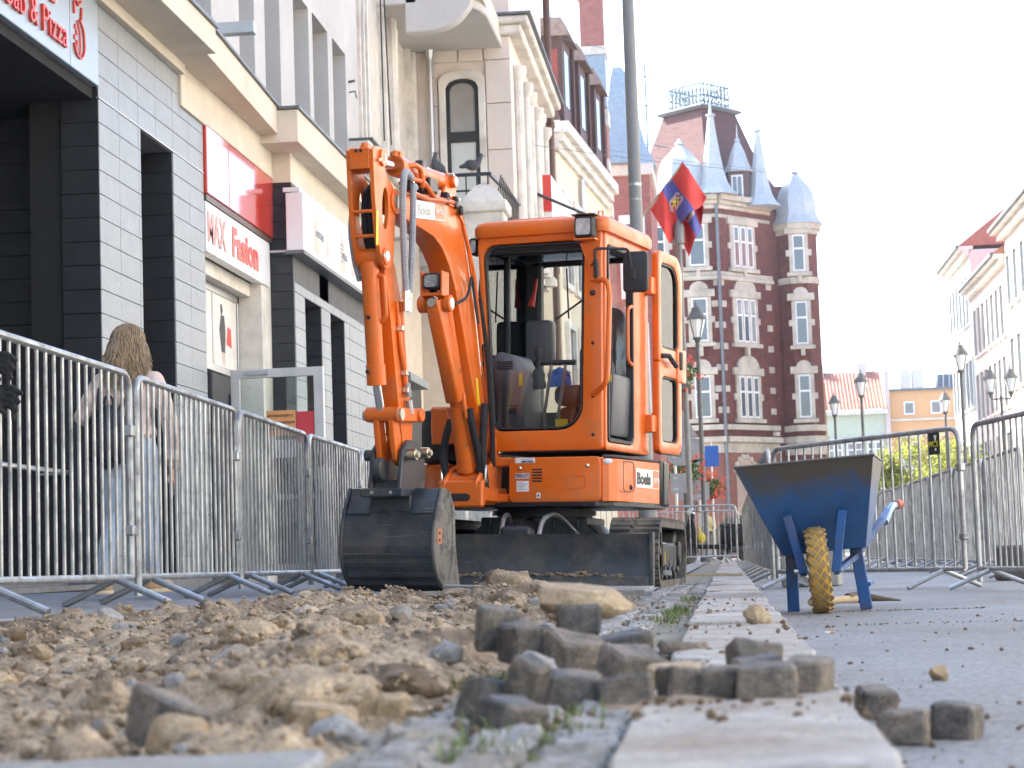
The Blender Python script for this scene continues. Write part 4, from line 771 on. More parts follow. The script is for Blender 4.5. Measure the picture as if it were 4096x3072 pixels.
for z0, z1, m_, e in ((20.4, 20.9, plaster_s, .12), (20.9, 22.6, slate, .02), (16.3, 18.2, slate, .03), (18.2, 18.5, plaster_s, .08), (15.6, 16.2, plaster_s, .08), (14.0, 14.4, plaster_s, .05), (12.3, 12.8, plaster_s, .10), (10.8, 11.1, plaster_s, .05)): solid('gable_band', m_, [(-4.45-e, -3.62+e, 70-e, 70.9, z0, z1)], Eb)
for k, (z1, y1) in enumerate(((18.0, 72.0), (16.0, 73.2), (14.0, 74.6))): solid('gable_step', brick_p, [(-4.45, -3.70, 70.9+k*1.1, y1, 0, z1)], Eb)
solid('front_wall', brick_p, [(-4.4, -2.35, 76.0, 84, 0, 15.0)], Eb); solid('front_cornice', plaster_s, [(-4.4, -2.2, 75.85, 84, 14.9, 15.35)], Eb, bevel=.04)
b = MB(); b.lathe([(1.55, 0), (1.45, .3), (1.15, .9), (.95, 1.7), (.8, 2.6), (.55, 3.5), (.3, 4.0), (.0, 4.2)], (-3.55, 77.0, 15.35), 8, ph=pi/8); b.build('turret_roof', slate, Eb, smooth=20)
for z0, z1 in ((10.4, 13.0), (6.0, 8.8)):
    wn = MB().box(-3.35, -2.85, 75.95, 76.0, z0, z1).build('window', wglass, Eb); MB().ring([(-3.60, z0-.3), (-2.60, z0-.3), (-2.60, z1+.35), (-3.60, z1+.35)], [(-3.33, z0), (-2.87, z0), (-2.87, z1), (-3.33, z1)], (0, 76.0, 0), XP, ZP, YP, -.12, .0).build('surround', signw, wn); solid('glazing_bar', signw, [(-3.35, -2.85, 75.90, 75.96, (z0+z1)/2+.2, (z0+z1)/2+.32)], wn)
b = MB(); b.cyl((-2.5, 80, 15.3), (-2.5, 80, 20.2), .035, n=5); 
for z in (16.8, 18.4, 19.6): b.cyl((-3.1, 80, z+.25), (-1.7, 80, z-.05), .025, n=5)
o = b.build('tv_antenna', flash); tag(o, 'thin roof aerial with cross rods behind the tall grey pole', 'aerial')
# ---------------- red brick corner building with domes
domegrey = mat('zinc_shingles', (.48, .51, .53), .42, metal=.25, var=.10, scale=5, rvar=.06)
def shingle_bump(m, sc_=3.0):
    t = m.node_tree; N = t.nodes; bs = N['Principled BSDF']; ge = N.new('ShaderNodeNewGeometry'); sp_ = N.new('ShaderNodeSeparateXYZ'); cb = N.new('ShaderNodeCombineXYZ'); ad = N.new('ShaderNodeMath'); ad.operation = 'ADD'
    t.links.new(ge.outputs['Position'], sp_.inputs[0]); t.links.new(sp_.outputs[0], ad.inputs[0]); t.links.new(sp_.outputs[1], ad.inputs[1]); t.links.new(ad.outputs[0], cb.inputs[0]); t.links.new(sp_.outputs[2], cb.inputs[1])
    br = N.new('ShaderNodeTexBrick'); br.inputs['Scale'].default_value = sc_; br.inputs['Brick Width'].default_value = .6; br.inputs['Row Height'].default_value = .42; br.inputs['Mortar Size'].default_value = .03; br.inputs['Mortar Smooth'].default_value = .6
    br.inputs['Color1'].default_value = (1, 1, 1, 1); br.inputs['Color2'].default_value = (.9, .9, .9, 1); br.inputs['Mortar'].default_value = (0, 0, 0, 1); t.links.new(cb.outputs[0], br.inputs['Vector'])
    bp = N.new('ShaderNodeBump'); bp.inputs['Strength'].default_value = .6; bp.inputs['Distance'].default_value = .04; t.links.new(br.outputs['Color'], bp.inputs['Height']); t.links.new(bp.outputs[0], bs.inputs['Normal'])
shingle_bump(domegrey)
redroof = mat('red_roof_tiles', (.095, .030, .030), .8, var=.16, scale=1.5); shingle_bump(redroof, 3.5)
stone_c = mat('cream_stone', (.58, .52, .42), .85, var=.12, scale=1.5, bump=.3, bscale=40, dirt=(.32, .29, .22), dcov=.3, dscale=1.3, dsoft=.3)
whitef = mat('white_frame', (.80, .80, .80), .5)
RB = thing('red_brick_corner_house', (.2, 95, 0), 'dark red brick corner house with silver onion domes and roof railing', 'building', world=True)
cA = radians(41); fu = V(sin(cA), cos(cA), 0); fn = V(fu.y, -fu.x, 0); C0 = V(.20, 95, 0)          # right facade
def rf_(a, off, z): p = C0+fu*a+fn*off; return V(p.x, p.y, z)
def lf_(a, off, z): return V(.20-a, 95-off, z)                                                    # left facade, a runs to the left
def wbox(F, a0, a1, o0, o1, z0, z1): return [F(a, o, z) for z in (z0, z1) for o in (o0, o1) for a in (a0, a1)]
b = MB(); b.prism([(.2, 95), tuple(rf_(5.0, 0, 0))[:2], tuple(rf_(5.0, -7, 0))[:2], (-3.6, 103), (-3.6, 95)], (0,0,0), XP, YP, ZP, 0, 17.0); b.build('wall', brick_r, RB)
def band(F, a0, a1, off, z0, z1, m_=stone_c, name='stone_band', bev=.03): b = MB(); b.hexa(wbox(F, a0, a1, -.05, off, z0, z1)); return b.build(name, m_, RB, bevel=bev)
for F, L in ((rf_, 3.9), (lf_, 3.5)):
    for z0, z1, o in ((16.75, 16.95, .12), (16.95, 17.15, .25), (17.15, 17.42, .42), (16.32, 16.5, .05), (13.5, 13.72, .10), (13.3, 13.5, .18), (6.1, 6.36, .20), (5.5, 5.78, .32), (5.0, 5.5, .10)): band(F, -.04, L, o, z0, z1)
    for k in range(7): band(F, .10, .42 if k % 2 else .30, .04, 6.9+k*1.02, 7.2+k*1.02, bev=.01); band(F, L-.5, L-.1, .04, 6.9+k*1.02, 7.2+k*1.02, bev=.01)
band(rf_, -.03, 3.9, .05, .0, 5.1, mat('pink_base', (.26, .105, .075), .85, var=.12), 'ground_storey'); band(lf_, -.03, 3.5, .05, .0, 5.1, MATS['pink_base'], 'ground_storey')
def light_window(F, a, z0, z1, w_, n=3, arch=True):
    """stone-framed group of n sash windows"""
    wn = MB(); wn.hexa(wbox(F, a-w_/2-.16, a+w_/2+.16, -.02, .10, z0-.05, z1+.05)); W = wn.build('window', stone_c, RB, bevel=.015)
    for nm_, q_ in (('lintel', (a-w_/2-.35, a+w_/2+.35, -.02, .16, z1+.05, z1+.40)), ('sill', (a-w_/2-.3, a+w_/2+.3, -.02, .22, z0-.25, z0-.06)), ('impost', (a-w_/2-.32, a+w_/2+.32, -.02, .095, (z0+z1)/2-.15, (z0+z1)/2+.15))): MB().hexa(wbox(F, *q_)).build(nm_, stone_c, W, bevel=.015)
    if arch:
        p = [(a+(w_/2+.05)*cos(pi*k/8), z1+.40+min(.62, w_*.5)*sin(pi*k/8)) for k in range(9)]; b = MB(); b.add([F(x, .12, z) for x, z in p]+[F(x, -.02, z) for x, z in p], [tuple(range(9)), tuple(range(9, 18))[::-1]]+[(i, i+1, 10+i, 9+i) for i in range(8)]+[(8, 0, 9, 17)]); b.build('lunette', stone_c, W)
        b = MB(); b.hexa(wbox(F, a-.10, a+.10, -.02, .2, z1+.95, z1+1.5)); b.build('keystone', stone_c, W, bevel=.01)
    pw = w_/n
    for k in range(n):
        c = a-w_/2+pw*(k+.5); e = pw*.5-.06 if n > 1 else pw*.5-.03
        b = MB(); b.hexa(wbox(F, c-e, c+e, .08, .115, z0, z1)); sash = b.build('sash', whitef, W)
        for q0, q1 in ((z0+.08, z0+(z1-z0)*.62-.05), (z0+(z1-z0)*.62+.05, z1-.08)): MB().hexa(wbox(F, c-e+.06, c+e-.06, .09, .122, q0, q1)).build('pane', wglass, W)

light_window(rf_, 1.75, 6.7, 8.7, 1.5, 3, True); light_window(rf_, 1.75, 10.35, 12.45, 1.5, 3, True); light_window(rf_, 1.75, 14.0, 16.0, 1.5, 3, False)
for z0, z1, ar in ((6.7, 8.7, True), (10.35, 12.45, True), (14.0, 16.0, False)): light_window(lf_, 1.0, z0, z1, .8, 1, ar); light_window(lf_, 2.9, z0, z1, .8, 1, ar)
b = MB(); b.cyl(lf_(.0, .22, .5), lf_(.0, .22, 16.9), .08, n=8); 
for z in (4, 7.5, 10.8, 14): b.cyl(lf_(0, .22, z), lf_(0, .22, z+.12), .10, n=8)
b.build('drain_pipe', mat('pipe_grey', (.16, .18, .19), .5, metal=.4), RB)
# arched ground-floor openings
for a in (1.2, 2.9):
    p = [(a+.66*cos(pi*k/8), 4.0+.72*sin(pi*k/8)) for k in range(9)]+[(a-.66, 1.0), (a+.66, 1.0)]
    b = MB(); b.add([rf_(x, .09, z) for x, z in p]+[rf_(x, .02, z) for x, z in p], [tuple(range(11)), tuple(range(11, 22))[::-1]]+[(i, (i+1) % 11, 11+(i+1) % 11, 11+i) for i in range(11)]); o = b.build('shop_arch', mat('arch_glass%d' % a, (.42, .30, .24), .15), RB)
    for k in range(8):
        b = MB(); x0, z0 = a+.76*cos(pi*(k+.5)/8), 4.0+.82*sin(pi*(k+.5)/8); b.ball(rf_(x0, .10, z0), (.14, .10, .15), 6, 4); b.build('arch_stone', stone_c, RB)
b = MB(); b.cyl(rf_(3.6, .1, 5.85), rf_(3.6, .1, 6.05), .2, n=8); b.build('bracket', stone_c, RB)
# right corner turret
TC = V(4.10, 98.7, 0); b = MB(); b.lathe([(1.02, 0), (1.02, 16.3)], TC, 8, ph=pi/8); b.build('turret', brick_r, RB, smooth=0)
for z0, z1, r in ((15.75, 16.0, 1.12), (16.0, 16.28, 1.28), (13.3, 13.62, 1.10), (6.05, 6.35, 1.12), (5.5, 5.8, 1.22), (4.9, 5.5, 1.08)): b = MB(); b.lathe([(r, z0), (r, z1)], TC, 8, ph=pi/8); b.build('stone_band', stone_c, RB, smooth=0)
def tf_(a, off, z): p = TC+V(a, -.945-off, 0); return V(p.x, p.y, z)
for z0, z1, ar in ((6.7, 8.8, True), (10.3, 12.4, True), (13.9, 15.7, False)): light_window(tf_, .02, z0, z1, .62, 1, ar)
def dome(c, R, base, h, n=8, name='onion_dome'):
    prof = [(1.30, 0), (1.22, .03), (1.08, .09), (1.0, .18), (.985, .30), (.96, .42), (.86, .55), (.66, .67), (.44, .76), (.26, .84), (.15, .89), (.20, .90), (.20, .92), (.08, .955), (.015, 1.0)]
    b = MB(); b.lathe([(r*R, z*h+base) for r, z in prof], V(c[0], c[1], 0), n, ph=pi/8); return b.build(name, domegrey, RB, smooth=24)
dome((-1.45, 95.9), 1.22, 17.42, 3.0); dome((4.12, 98.7), 1.05, 16.28, 2.95)
dome((-4.6, 97), 1.3, 15.8, 2.6)
def spire(c, R, base, h):
    prof = [(1.35, 0), (1.05, .05), (.80, .13), (.60, .26), (.42, .45), (.27, .65), (.16, .82), (.26, .825), (.26, .84), (.10, .85), (.05, .93), (.01, 1.0)]
    b = MB(); b.lathe([(r*R, z*h+base) for r, z in prof], V(c[0], c[1], 0), 8, ph=pi/8); b.build('spirelet', domegrey, RB, smooth=24)
spire((.10, 95.6), .95, 17.42, 4.8); spire((2.35, 97.0), .80, 17.0, 4.6)
# great roof
RC = V(-.45, 99.2, 0); hs = [(4.8, 17.42), (3.95, 18.0), (3.15, 19.1), (2.5, 20.5), (1.8, 22.2)]
b = MB(); b.lathe([(r*1.0, z) for r, z in hs], RC, 4, ph=pi/2+pi+radians(4)); rr_ = b.build('main_roof', redroof, RB, smooth=0)
b = MB(); b.lathe([(2.0, 22.2), (2.2, 22.32), (1.75, 22.5)], RC, 4, ph=pi/2+pi+radians(4)); b.build('roof_cap', flash, RB, smooth=0)
b = MB(); ph = pi/2+pi+radians(4); cs = [RC+V(1.5*cos(ph+k*pi/2), 1.5*sin(ph+k*pi/2), 0) for k in range(4)]
for k in range(4):
    p, q = cs[k], cs[(k+1) % 4]
    for z in (22.65, 23.0, 23.55): b.beam(p+V(0,0,z), q+V(0,0,z), .05, .05)
    for j in range(9):
        e = p.lerp(q, j/8); b.cyl(e+V(0,0,22.5), e+V(0,0,23.75 if j % 4 else 24.0), .03, n=4)
        if j < 8: m1 = p.lerp(q, (j+.5)/8); b.tube([m1+V(0,0,22.68), m1+V(.12,0,22.85), m1+V(0,0,23.0)], .025, 4); b.tube([p.lerp(q, j/8)+V(0,0,23.0), m1+V(0,0,23.5), p.lerp(q, (j+1)/8)+V(0,0,23.0)], .022, 4)
b.build('roof_railing', mat('railing_paint', (.06, .10, .12), .5), RB)
b = MB(); b.lathe([(.75, 0), (.68, .12), (.5, .5), (.35, 1.0), (.2, 1.35), (.1, 1.55), (.16, 1.58), (.05, 1.75), (.01, 2.4)], V(1.35, 96.8, 18.75), 6); b.build('dormer_hood', domegrey, RB, smooth=24)
solid('dormer', MATS['brown_metal'], [(.85, 1.85, 96.5, 98.5, 17.3, 18.75)], RB); dw = solid('dormer_window', whitef, [(.98, 1.55, 96.44, 96.5, 17.4, 18.6)], RB); solid('pane', wglass, [(1.06, 1.23, 96.42, 96.45, 17.5, 18.5)], dw); solid('pane', wglass, [(1.30, 1.47, 96.42, 96.45, 17.5, 18.5)], dw)
b = MB(); b.hexa([(2.6, 99.5, 16.5), (5.0, 99.5, 16.5), (2.6, 103, 16.5), (5.0, 103, 16.5), (2.6, 100.2, 18.6), (4.4, 100.2, 18.6), (2.6, 102.6, 18.6), (4.4, 102.6, 18.6)]); b.build('rear_roof', redroof, RB, smooth=0)
solid('yellow_return', mat('ochre_plaster', (.62, .42, .20), .9), [(4.6, 5.2, 99.6, 104, 0, 8.5)], RB)
# ---------------- far houses closing the street
pant = mat('pantiles', (.34, .13, .09), .75, var=.2, scale=2)
def pantile_roof(name, x0, x1, y0, z0, y1, z1, root):
    b = MB(); n = int((x1-x0)/.075); rws = []
    for k in range(n+1):
        x = x0+(x1-x0)*k/n; h = .05*(1 if k % 3 == 0 else -.2); rws.append([(x, y0+(y1-y0)*j/12, z0+(z1-z0)*j/12+h+(.03 if j % 2 else 0)) for j in range(13)])
    b.sheet(rws); return b.build(name, pant, root, smooth=50)
GH = thing('green_house', (8.5, 130, 0), 'pale green house with white windows under a red pantile roof', 'building', world=True)
solid('wall', mat('green_plaster', (.50, .54, .42), .9, var=.05), [(5.2, 10.55, 130, 138, 0, 9.0)], GH); pantile_roof('roof', 5.2, 10.7, 129.6, 9.15, 134, 12.0, GH); solid('eaves', plaster_s, [(5.2, 10.7, 129.6, 130.1, 8.85, 9.12)], GH)
solid('gable_parapet', mat('gable_pink', (.62, .50, .46), .9), [(10.55, 10.85, 129.8, 134.2, 0, 11.6)], GH)
for x in (5.9, 7.2, 8.5, 9.8):
    for z0, z1 in ((5.6, 7.0), (2.5, 4.0)):
        wn = MB().box(x-.52, x+.52, 129.90, 130.0, z0-.1, z1+.12).build('window', whitef, GH)
        for sx in (-.25, .25): solid('pane', wglass if x > 6.5 else mat('shutter_green', (.30, .36, .22), .7), [(x+sx-.17, x+sx+.17, 129.87, 129.91, z0, z1-.45)], wn); solid('pane', wglass, [(x+sx-.17, x+sx+.17, 129.87, 129.91, z1-.35, z1)], wn)
    solid('window_hood', plaster_s, [(x-.65, x+.65, 129.75, 130, 7.2, 7.35)], GH)
for x in (6.6, 9.4): solid('chimney', plaster_w, [(x-.3, x+.3, 133.5, 134.3, 11.4, 12.5)], GH)
OH = thing('orange_house', (13, 130, 0), 'apricot plastered house with flat parapet and skylight boxes', 'building', world=True)
ocol = mat('apricot_plaster', (.72, .40, .19), .9, var=.04)
solid('wall', ocol, [(10.9, 17, 130.3, 138, 0, 10.3)], OH); solid('parapet', flash, [(10.85, 17, 130.1, 130.5, 10.3, 10.45)], OH); solid('string_course', MATS['cream_plaster'], [(10.9, 17, 130.15, 130.3, 8.35, 8.5), (10.9, 17, 130.18, 130.3, 6.2, 6.3), (10.9, 17, 130.1, 130.3, 0, 4.0)], OH)
for x in (12.1, 13.8, 15.6):
    wn = MB().box(x-.34, x+.34, 130.2, 130.3, 8.75, 9.6).build('window', whitef, OH); solid('pane', wglass, [(x-.25, x+.25, 130.18, 130.21, 8.85, 9.5)], wn)
    wn = MB().box(x-.55, x+.55, 130.18, 130.3, 4.6, 7.0).build('window', whitef, OH)
    for sx in (-.25, .25):
        for q0, q1 in ((4.75, 6.1), (6.25, 6.9)): solid('pane', wglass, [(x+sx-.19, x+sx+.19, 130.15, 130.19, q0, q1)], wn)
    solid('window_hood', MATS['cream_plaster'], [(x-.75, x+.75, 130.05, 130.3, 7.25, 7.45)], OH)
solid('chimney_box', alu, [(11.7, 12.35, 131, 132, 10.4, 11.7)], OH, bevel=.03); solid('chimney_box', alu, [(12.45, 13.15, 131, 132, 10.4, 11.75)], OH, bevel=.03)
b = MB(); b.hexa([(13.9, 131, 10.4), (16.4, 131, 10.4), (13.9, 133, 10.4), (16.4, 133, 10.4), (14.1, 131.6, 11.4), (16.4, 131.6, 11.4), (14.1, 132.5, 11.4), (16.4, 132.5, 11.4)]); sk = b.build('skylight', wglass, OH)
for k in range(7): MB().beam((14.0+k*.4, 130.97, 10.45), (14.15+k*.38, 131.57, 11.42), .05, .05).build('glazing_bar', alu, sk)
# ---------------- sunny row on the right of the street
def row_house(name, label, y0, y1, eave, wallm, wins, x=12.0, roofm=None, over=.5):
    H_ = thing(name, (x, (y0+y1)/2, 0), label, 'building', world=True)
    solid('wall', wallm, [(x, x+10, y0, y1, 0, eave)], H_); solid('eaves', plaster_s, [(x-over, x+.2, y0, y1+.5, eave-.02, eave+.18), (x-over*.55, x+.1, y0, y1+.3, eave-.28, eave-.02)], H_); solid('gutter', flash, [(x-over-.12, x-over+.02, y0, y1+.5, eave+.1, eave+.24)], H_)
    b = MB(); b.hexa([(x-over, y0, eave+.2), (x+10, y0, eave+.2), (x-over, y1+.4, eave+.2), (x+10, y1+.4, eave+.2), (x+4, y0, eave+3.6), (x+5, y0, eave+3.6), (x+4, y1-2, eave+3.6), (x+5, y1-2, eave+3.6)]); b.build('roof', pant, H_, smooth=0)
    for (yw, z0, z1) in wins:
        wn = MB().box(x-.03, x+.02, yw-.5, yw+.5, z0, z1).build('window', wglass, H_)
        MB().ring([(yw-.62, z0-.12), (yw+.62, z0-.12), (yw+.62, z1+.14), (yw-.62, z1+.14)], [(yw-.5, z0), (yw+.5, z0), (yw+.5, z1), (yw-.5, z1)], (x, 0, 0), YP, ZP, XP, -.10, .0).build('surround', wallm, wn)
    return H_
ym = mat('yellow_wall', (.66, .64, .58), .9, var=.04); pm = mat('rose_wall', (.68, .60, .55), .9, var=.04); bmz = mat('pale_blue_wall', (.66, .67, .65), .9, var=.04)
R1 = row_house('yellow_row_house', 'cream yellow house with tiled roof at the right edge', -25, 83.6, 13.1, ym, [(y, z, z+2.0) for y in (74.5, 76.5, 78.5, 80.5, 82.4) for z in (2.8, 6.6, 10.0)])
row_house('rose_row_house', 'pinkish house with low eaves between yellow and pale blue houses', 83.65, 95.2, 12.1, pm, [(84.8+k*1.5, z, z+2.1) for k in range(7) for z in (2.8, 6.0, 9.0)])
R3 = row_house('pale_blue_row_house', 'pale blue white house with red hipped roof farthest on the right', 95.25, 104, 14.2, bmz, [(96.2+k*1.35, z, z+2.2) for k in range(6) for z in (2.8, 6.8, 10.8)])
solid('end_wall', pm, [(12.02, 15, 95.2, 95.24, 12.0, 14.15)], R3)
tr = mat('green_awning', (.03, .22, .15), .6); aw = MB().hexa([(10.6, 60, 3.0), (12, 60, 3.4), (10.6, 66, 3.0), (12, 66, 3.4), (10.6, 60, 3.35), (12, 60, 3.7), (10.6, 66, 3.35), (12, 66, 3.7)]).build('shop_awning', tr); tag(aw, 'green shop awning on the right side of the street', 'awning')
# ================================================================ MINI EXCAVATOR
EX = thing('mini_excavator', (-1.262, 13.8, .106), 'orange mini excavator with glazed cab, folded arm and black dozer blade', 'excavator', rot=(0, radians(1.9), 0))
class Fr:
    def __init__(s, ang, o=(0,0,0)):
        a = radians(ang); s.ux = V(cos(a), -sin(a), 0); s.uy = V(sin(a), cos(a), 0); s.uz = V(0,0,1); s.o = Vector(o)
    def __call__(s, x, y=None, z=None):
        if y is None: x, y, z = x
        return s.o+s.ux*x+s.uy*y+s.uz*z
Uf, Hf, Bf = Fr(4), Fr(16), Fr(13, (-.428, -.866, 0))
# --- tracks
def track(side):
    xc = .735*side; hw = .16
    def stadium(r, y0, y1, zc, n=7):
        p = []
        for k in range(n+1): a = -pi/2-pi*k/n; p.append((y0+r*cos(a), zc+r*sin(a)))
        for k in range(n+1): a = pi/2-pi*k/n; p.append((y1+r*cos(a), zc+r*sin(a)))
        return p
    out = stadium(.215, -.78, .78, .225); inn = stadium(.175, -.78, .78, .225)
    b = MB(); b.ring(out, inn, Uf(xc, 0, 0), Uf.uy, Uf.uz, Uf.ux, -hw, hw)
    # lugs around the loop
    per = []
    for i in range(len(out)):
        a, c = Vector(out[i]), Vector(out[(i+1) % len(out)]); L = (c-a).length; n = max(1, round(L/.062))
        for k in range(n):
            per.append((a.lerp(c, (k+.5)/n), (c-a).normalized()))
    for j, (p, d) in enumerate(per):
        nrm = Vector((-d.y, d.x)) if Vector((-d.y, d.x)).dot(p-Vector((0, .225))) > 0 else Vector((d.y, -d.x))
        for (x0, x1) in ((-hw, -.01), (.02, hw)) if j % 2 else ((-hw, -.03), (.0, hw)):
            q = []
            for hh, wd in ((-.004, .021), (.022, .014)):
                for s_ in (-1, 1):
                    for x in (x0, x1):
                        e = p+nrm*hh+d*(wd*s_); q.append(Uf(xc+x, e.x, e.y))
            b.hexa(q)
    t = b.build('track', rubber, EX, smooth=30)
    f = MB(); f.box(-hw*.6, hw*.75, -.62, .62, .12, .30, lambda q: Uf(xc+q.x, q.y, q.z))
    f.build('track_frame', blackpaint, EX, bevel=.02)
    for y in (-.78, .78):
        i_ = MB(); i_.cyl(Uf(xc-.10, y, .225), Uf(xc+.10, y, .225), .165, n=20); i_.cyl(Uf(xc+.10*side, y, .225), Uf(xc+.135*side, y, .225), .09, n=16)
        i_.build('idler_wheel', blacksteel, EX, bevel=.008)
    for y in (-.45, -.15, .15, .45):
        i_ = MB(); i_.cyl(Uf(xc-.11, y, .115), Uf(xc+.13, y, .115), .065, n=14); i_.cyl(Uf(xc+.13*side, y, .115), Uf(xc+.15*side, y, .115), .025, n=8)
        i_.build('track_roller', blacksteel, EX, bevel=.005)
    if side > 0:
        h = MB(); h.box(.165, .185, -.66, -.36, .14, .30, lambda q: Uf(xc+q.x-.03, q.y, q.z)); h.build('side_cover', blackpaint, EX, bevel=.01)
        e = MB(); e.ring(rpoly(-.80, -.62, .22, .40, .05), rpoly(-.77, -.66, .26, .37, .03), Uf(xc+.125, 0, 0), Uf.uy, Uf.uz, Uf.ux, 0, .02)
        e.build('tie_down_eye', blackpaint, EX, bevel=.003)
        for y in (-.62, -.55, -.48): MB().cyl(Uf(xc+.15, y, .10), Uf(xc+.19, y, .10), .018, n=6).build('bolt', zinc, EX)
        MB().box(.0, .004, -.585, -.565, .16, .24, lambda q: Uf(xc+.156+q.x, q.y, q.z)).build('decal_stripe', yellow_st, EX)
track(1); track(-1)
# --- undercarriage x-frame and swing ring
b = MB()
for sx in (-1, 1):
    b.hexa([Uf(sx*x, y, z) for z, xs in ((.20, (.12, .62)), (.44, (.12, .34))) for y in (-.42, .42) for x in xs])
b.box(-.36, .36, -.46, .46, .22, .47, Uf); 
for x in (-.3, -.14, .14, .3): b.box(x-.012, x+.012, -.50, -.46, .24, .45, Uf)
b.build('undercarriage_frame', blackpaint, EX, bevel=.008)
b = MB(); b.cyl((0,0,.47), (0,0,.54), .33, n=40); b.cyl((0,0,.49), (0,0,.52), .36, n=40); b.build('swing_ring', blacksteel, EX, smooth=40)
# --- dozer blade
b = MB(); prof = [(-1.22, .0), (-1.2, .0), (-1.18, .09), (-1.165, .18), (-1.18, .27), (-1.21, .345), (-1.235, .35), (-1.228, .335), (-1.205, .27), (-1.192, .18), (-1.205, .09)]
b.prism(prof, Uf(0,0,0), Uf.uy, Uf.uz, Uf.ux, -.86, .86)
bl = b.build('blade', blacksteel, EX, smooth=50)
MB().box(-.858, .858, -1.245, -1.222, -.005, .085, Uf).build('cutting_edge', mat('edge_steel', (.060, .066, .072), .45, metal=.2, var=.3, dirt=(.16, .14, .11), dcov=.35, dscale=5), bl, bevel=.004)
for sx in (-1, 1):
    MB().prism([(-1.24, .0), (-1.13, .0), (-1.11, .36), (-1.25, .365)], Uf(0,0,0), Uf.uy, Uf.uz, Uf.ux, sx*.862, sx*.885).build('side_plate', blacksteel, bl, bevel=.003)
b = MB()
rb = random.Random(5)
for k in range(150):
    x = rb.uniform(-.5, .7); y = -1.238+rb.uniform(-.015, .015); z = .085+abs(rb.gauss(0, .008))*(1.6 if .1 < x < .55 else .8)
    b.ball(Uf(x, y, z), (rb.uniform(.006, .022), .012, rb.uniform(.005, .013)), 6, 4)
soil = mat('damp_soil', (.20, .15, .10), .95, var=.35, scale=30, bump=1, bscale=90)
tag(b.build('caked_soil', soil, bl, smooth=0), kind='stuff')
b = MB(); b.box(-.13, .13, -1.2, -.42, .22, .33, Uf); b.box(-.10, .10, -1.17, -1.0, .30, .40, Uf); b.build('blade_arm', blackpaint, EX, bevel=.02)
for sx, xx in ((-1, -.15), (1, .17)):
    MB().tube(fillet([Uf(sx*.12, -1.0, .33), Uf(sx*.13, -.9, .45), Uf(sx*.16+.03, -.7, .50), Uf(sx*.22+.1, -.55, .34)], .1, 5), .016, 8).build('blade_hose', galv, EX)
b = MB(); b.cyl(Uf(0, -1.1, .36), Uf(0, -.6, .42), .045, n=14); b.build('blade_cylinder', blackpaint, EX)
# --- house
foot = [(-.42, -.62), (.06, -.80), (.66, -.80), (.76, -.72), (.80, -.45), (.80, .15), (.72, .50), (.45, .78), (0, .86), (-.45, .78), (-.72, .50), (-.78, .1), (-.76, -.3), (-.60, -.56)]
b = MB(); b.prism(foot, Hf(0,0,0), Hf.ux, Hf.uy, Hf.uz, .535, .565)
b.build('deck_plate', blackpaint, EX)
# lower skirt panels
def shell(poly, z0, z1, th=.03):
    m_ = MB(); n = len(poly)
    for i in range(n-1):
        (x0, y0), (x1, y1) = poly[i], poly[i+1]
        m_.hexa([Hf(x0, y0, z0), Hf(x1, y1, z0), Hf(x0*.94, y0*.94, z0), Hf(x1*.94, y1*.94, z0), Hf(x0, y0, z1), Hf(x1, y1, z1), Hf(x0*.94, y0*.94, z1), Hf(x1*.94, y1*.94, z1)])
    return m_
b = MB(); b.prism(rpoly(.06, .700, .56, .855, .035), Hf(0, 0, 0), Hf.ux, Hf.uz, -Hf.uy, .74, .805)
fp = b.build('front_panel', orange, EX, bevel=.010, seg=2)
for k in range(5): MB().box(.225+.012*(k % 2 == 0)*0, .295, -.81, -.80, .770-.019*k, .780-.019*k, Hf).build('vent_slot', ink, fp, bevel=.003)
for x in (.14, .61): MB().ball(Hf(x, -.806, .795 if x > .3 else .785), (.014, .010, .014), 10, 6).build('bolt', zinc, fp)
MB().ring(rpoly(.46, .60, .645, .735, .03), rpoly(.468, .592, .653, .727, .025), Hf(0,0,0), Hf.ux, Hf.uz, -Hf.uy, .800, .808).build('pressed_outline', orange, fp)
# stickers on the front panel
def plate(name, x0, x1, z0, z1, m_, parent, y=-.8075, r=.004): return MB().prism(rpoly(x0, x1, z0, z1, r), Hf(0,0,0), Hf.ux, Hf.uz, -Hf.uy, -y-.0015, -y).build(name, m_, parent)
plate('number_sticker', .105, .245, .818, .852, white_st, fp); text('lettering', '2000176662', .017, Hf(.152, -.8075, .8215), Hf.ux, Hf.uz, ink, fp, bold=.0003); text('lettering', 'SCAN ME', .0065, Hf(.115, -.8075, .8215), Hf.uz, -Hf.ux, ink, fp)
text('lettering', '12418     2113130X', .009, Hf(.155, -.8075, .840), Hf.ux, Hf.uz, MATS['grey_sticker'], fp)
plate('rating_plate', .108, .208, .715, .752, grey_st, fp); text('lettering', 'CE', .013, Hf(.178, -.8075, .737), Hf.ux, Hf.uz, ink, fp)
plate('service_sticker', .115, .202, .632, .700, white_st, fp)
b = MB()
for k in range(6): b.box(.120, .165+.01*((k*7) % 4), -.8105, -.8090, .690-.009*k, .6935-.009*k, Hf)
b.build('printed_lines', MATS['grey_sticker'], fp)
for k in range(3): MB().box(.112, .15+.012*k, -.8105, -.8090, .743-.008*k, .746-.008*k, Hf).build('printed_lines', ink, fp)
plate('small_sticker', .256, .284, .588, .622, white_st, fp); MB().box(.264, .276, -.811, -.809, .597, .612, Hf).build('printed_lines', ink, fp)
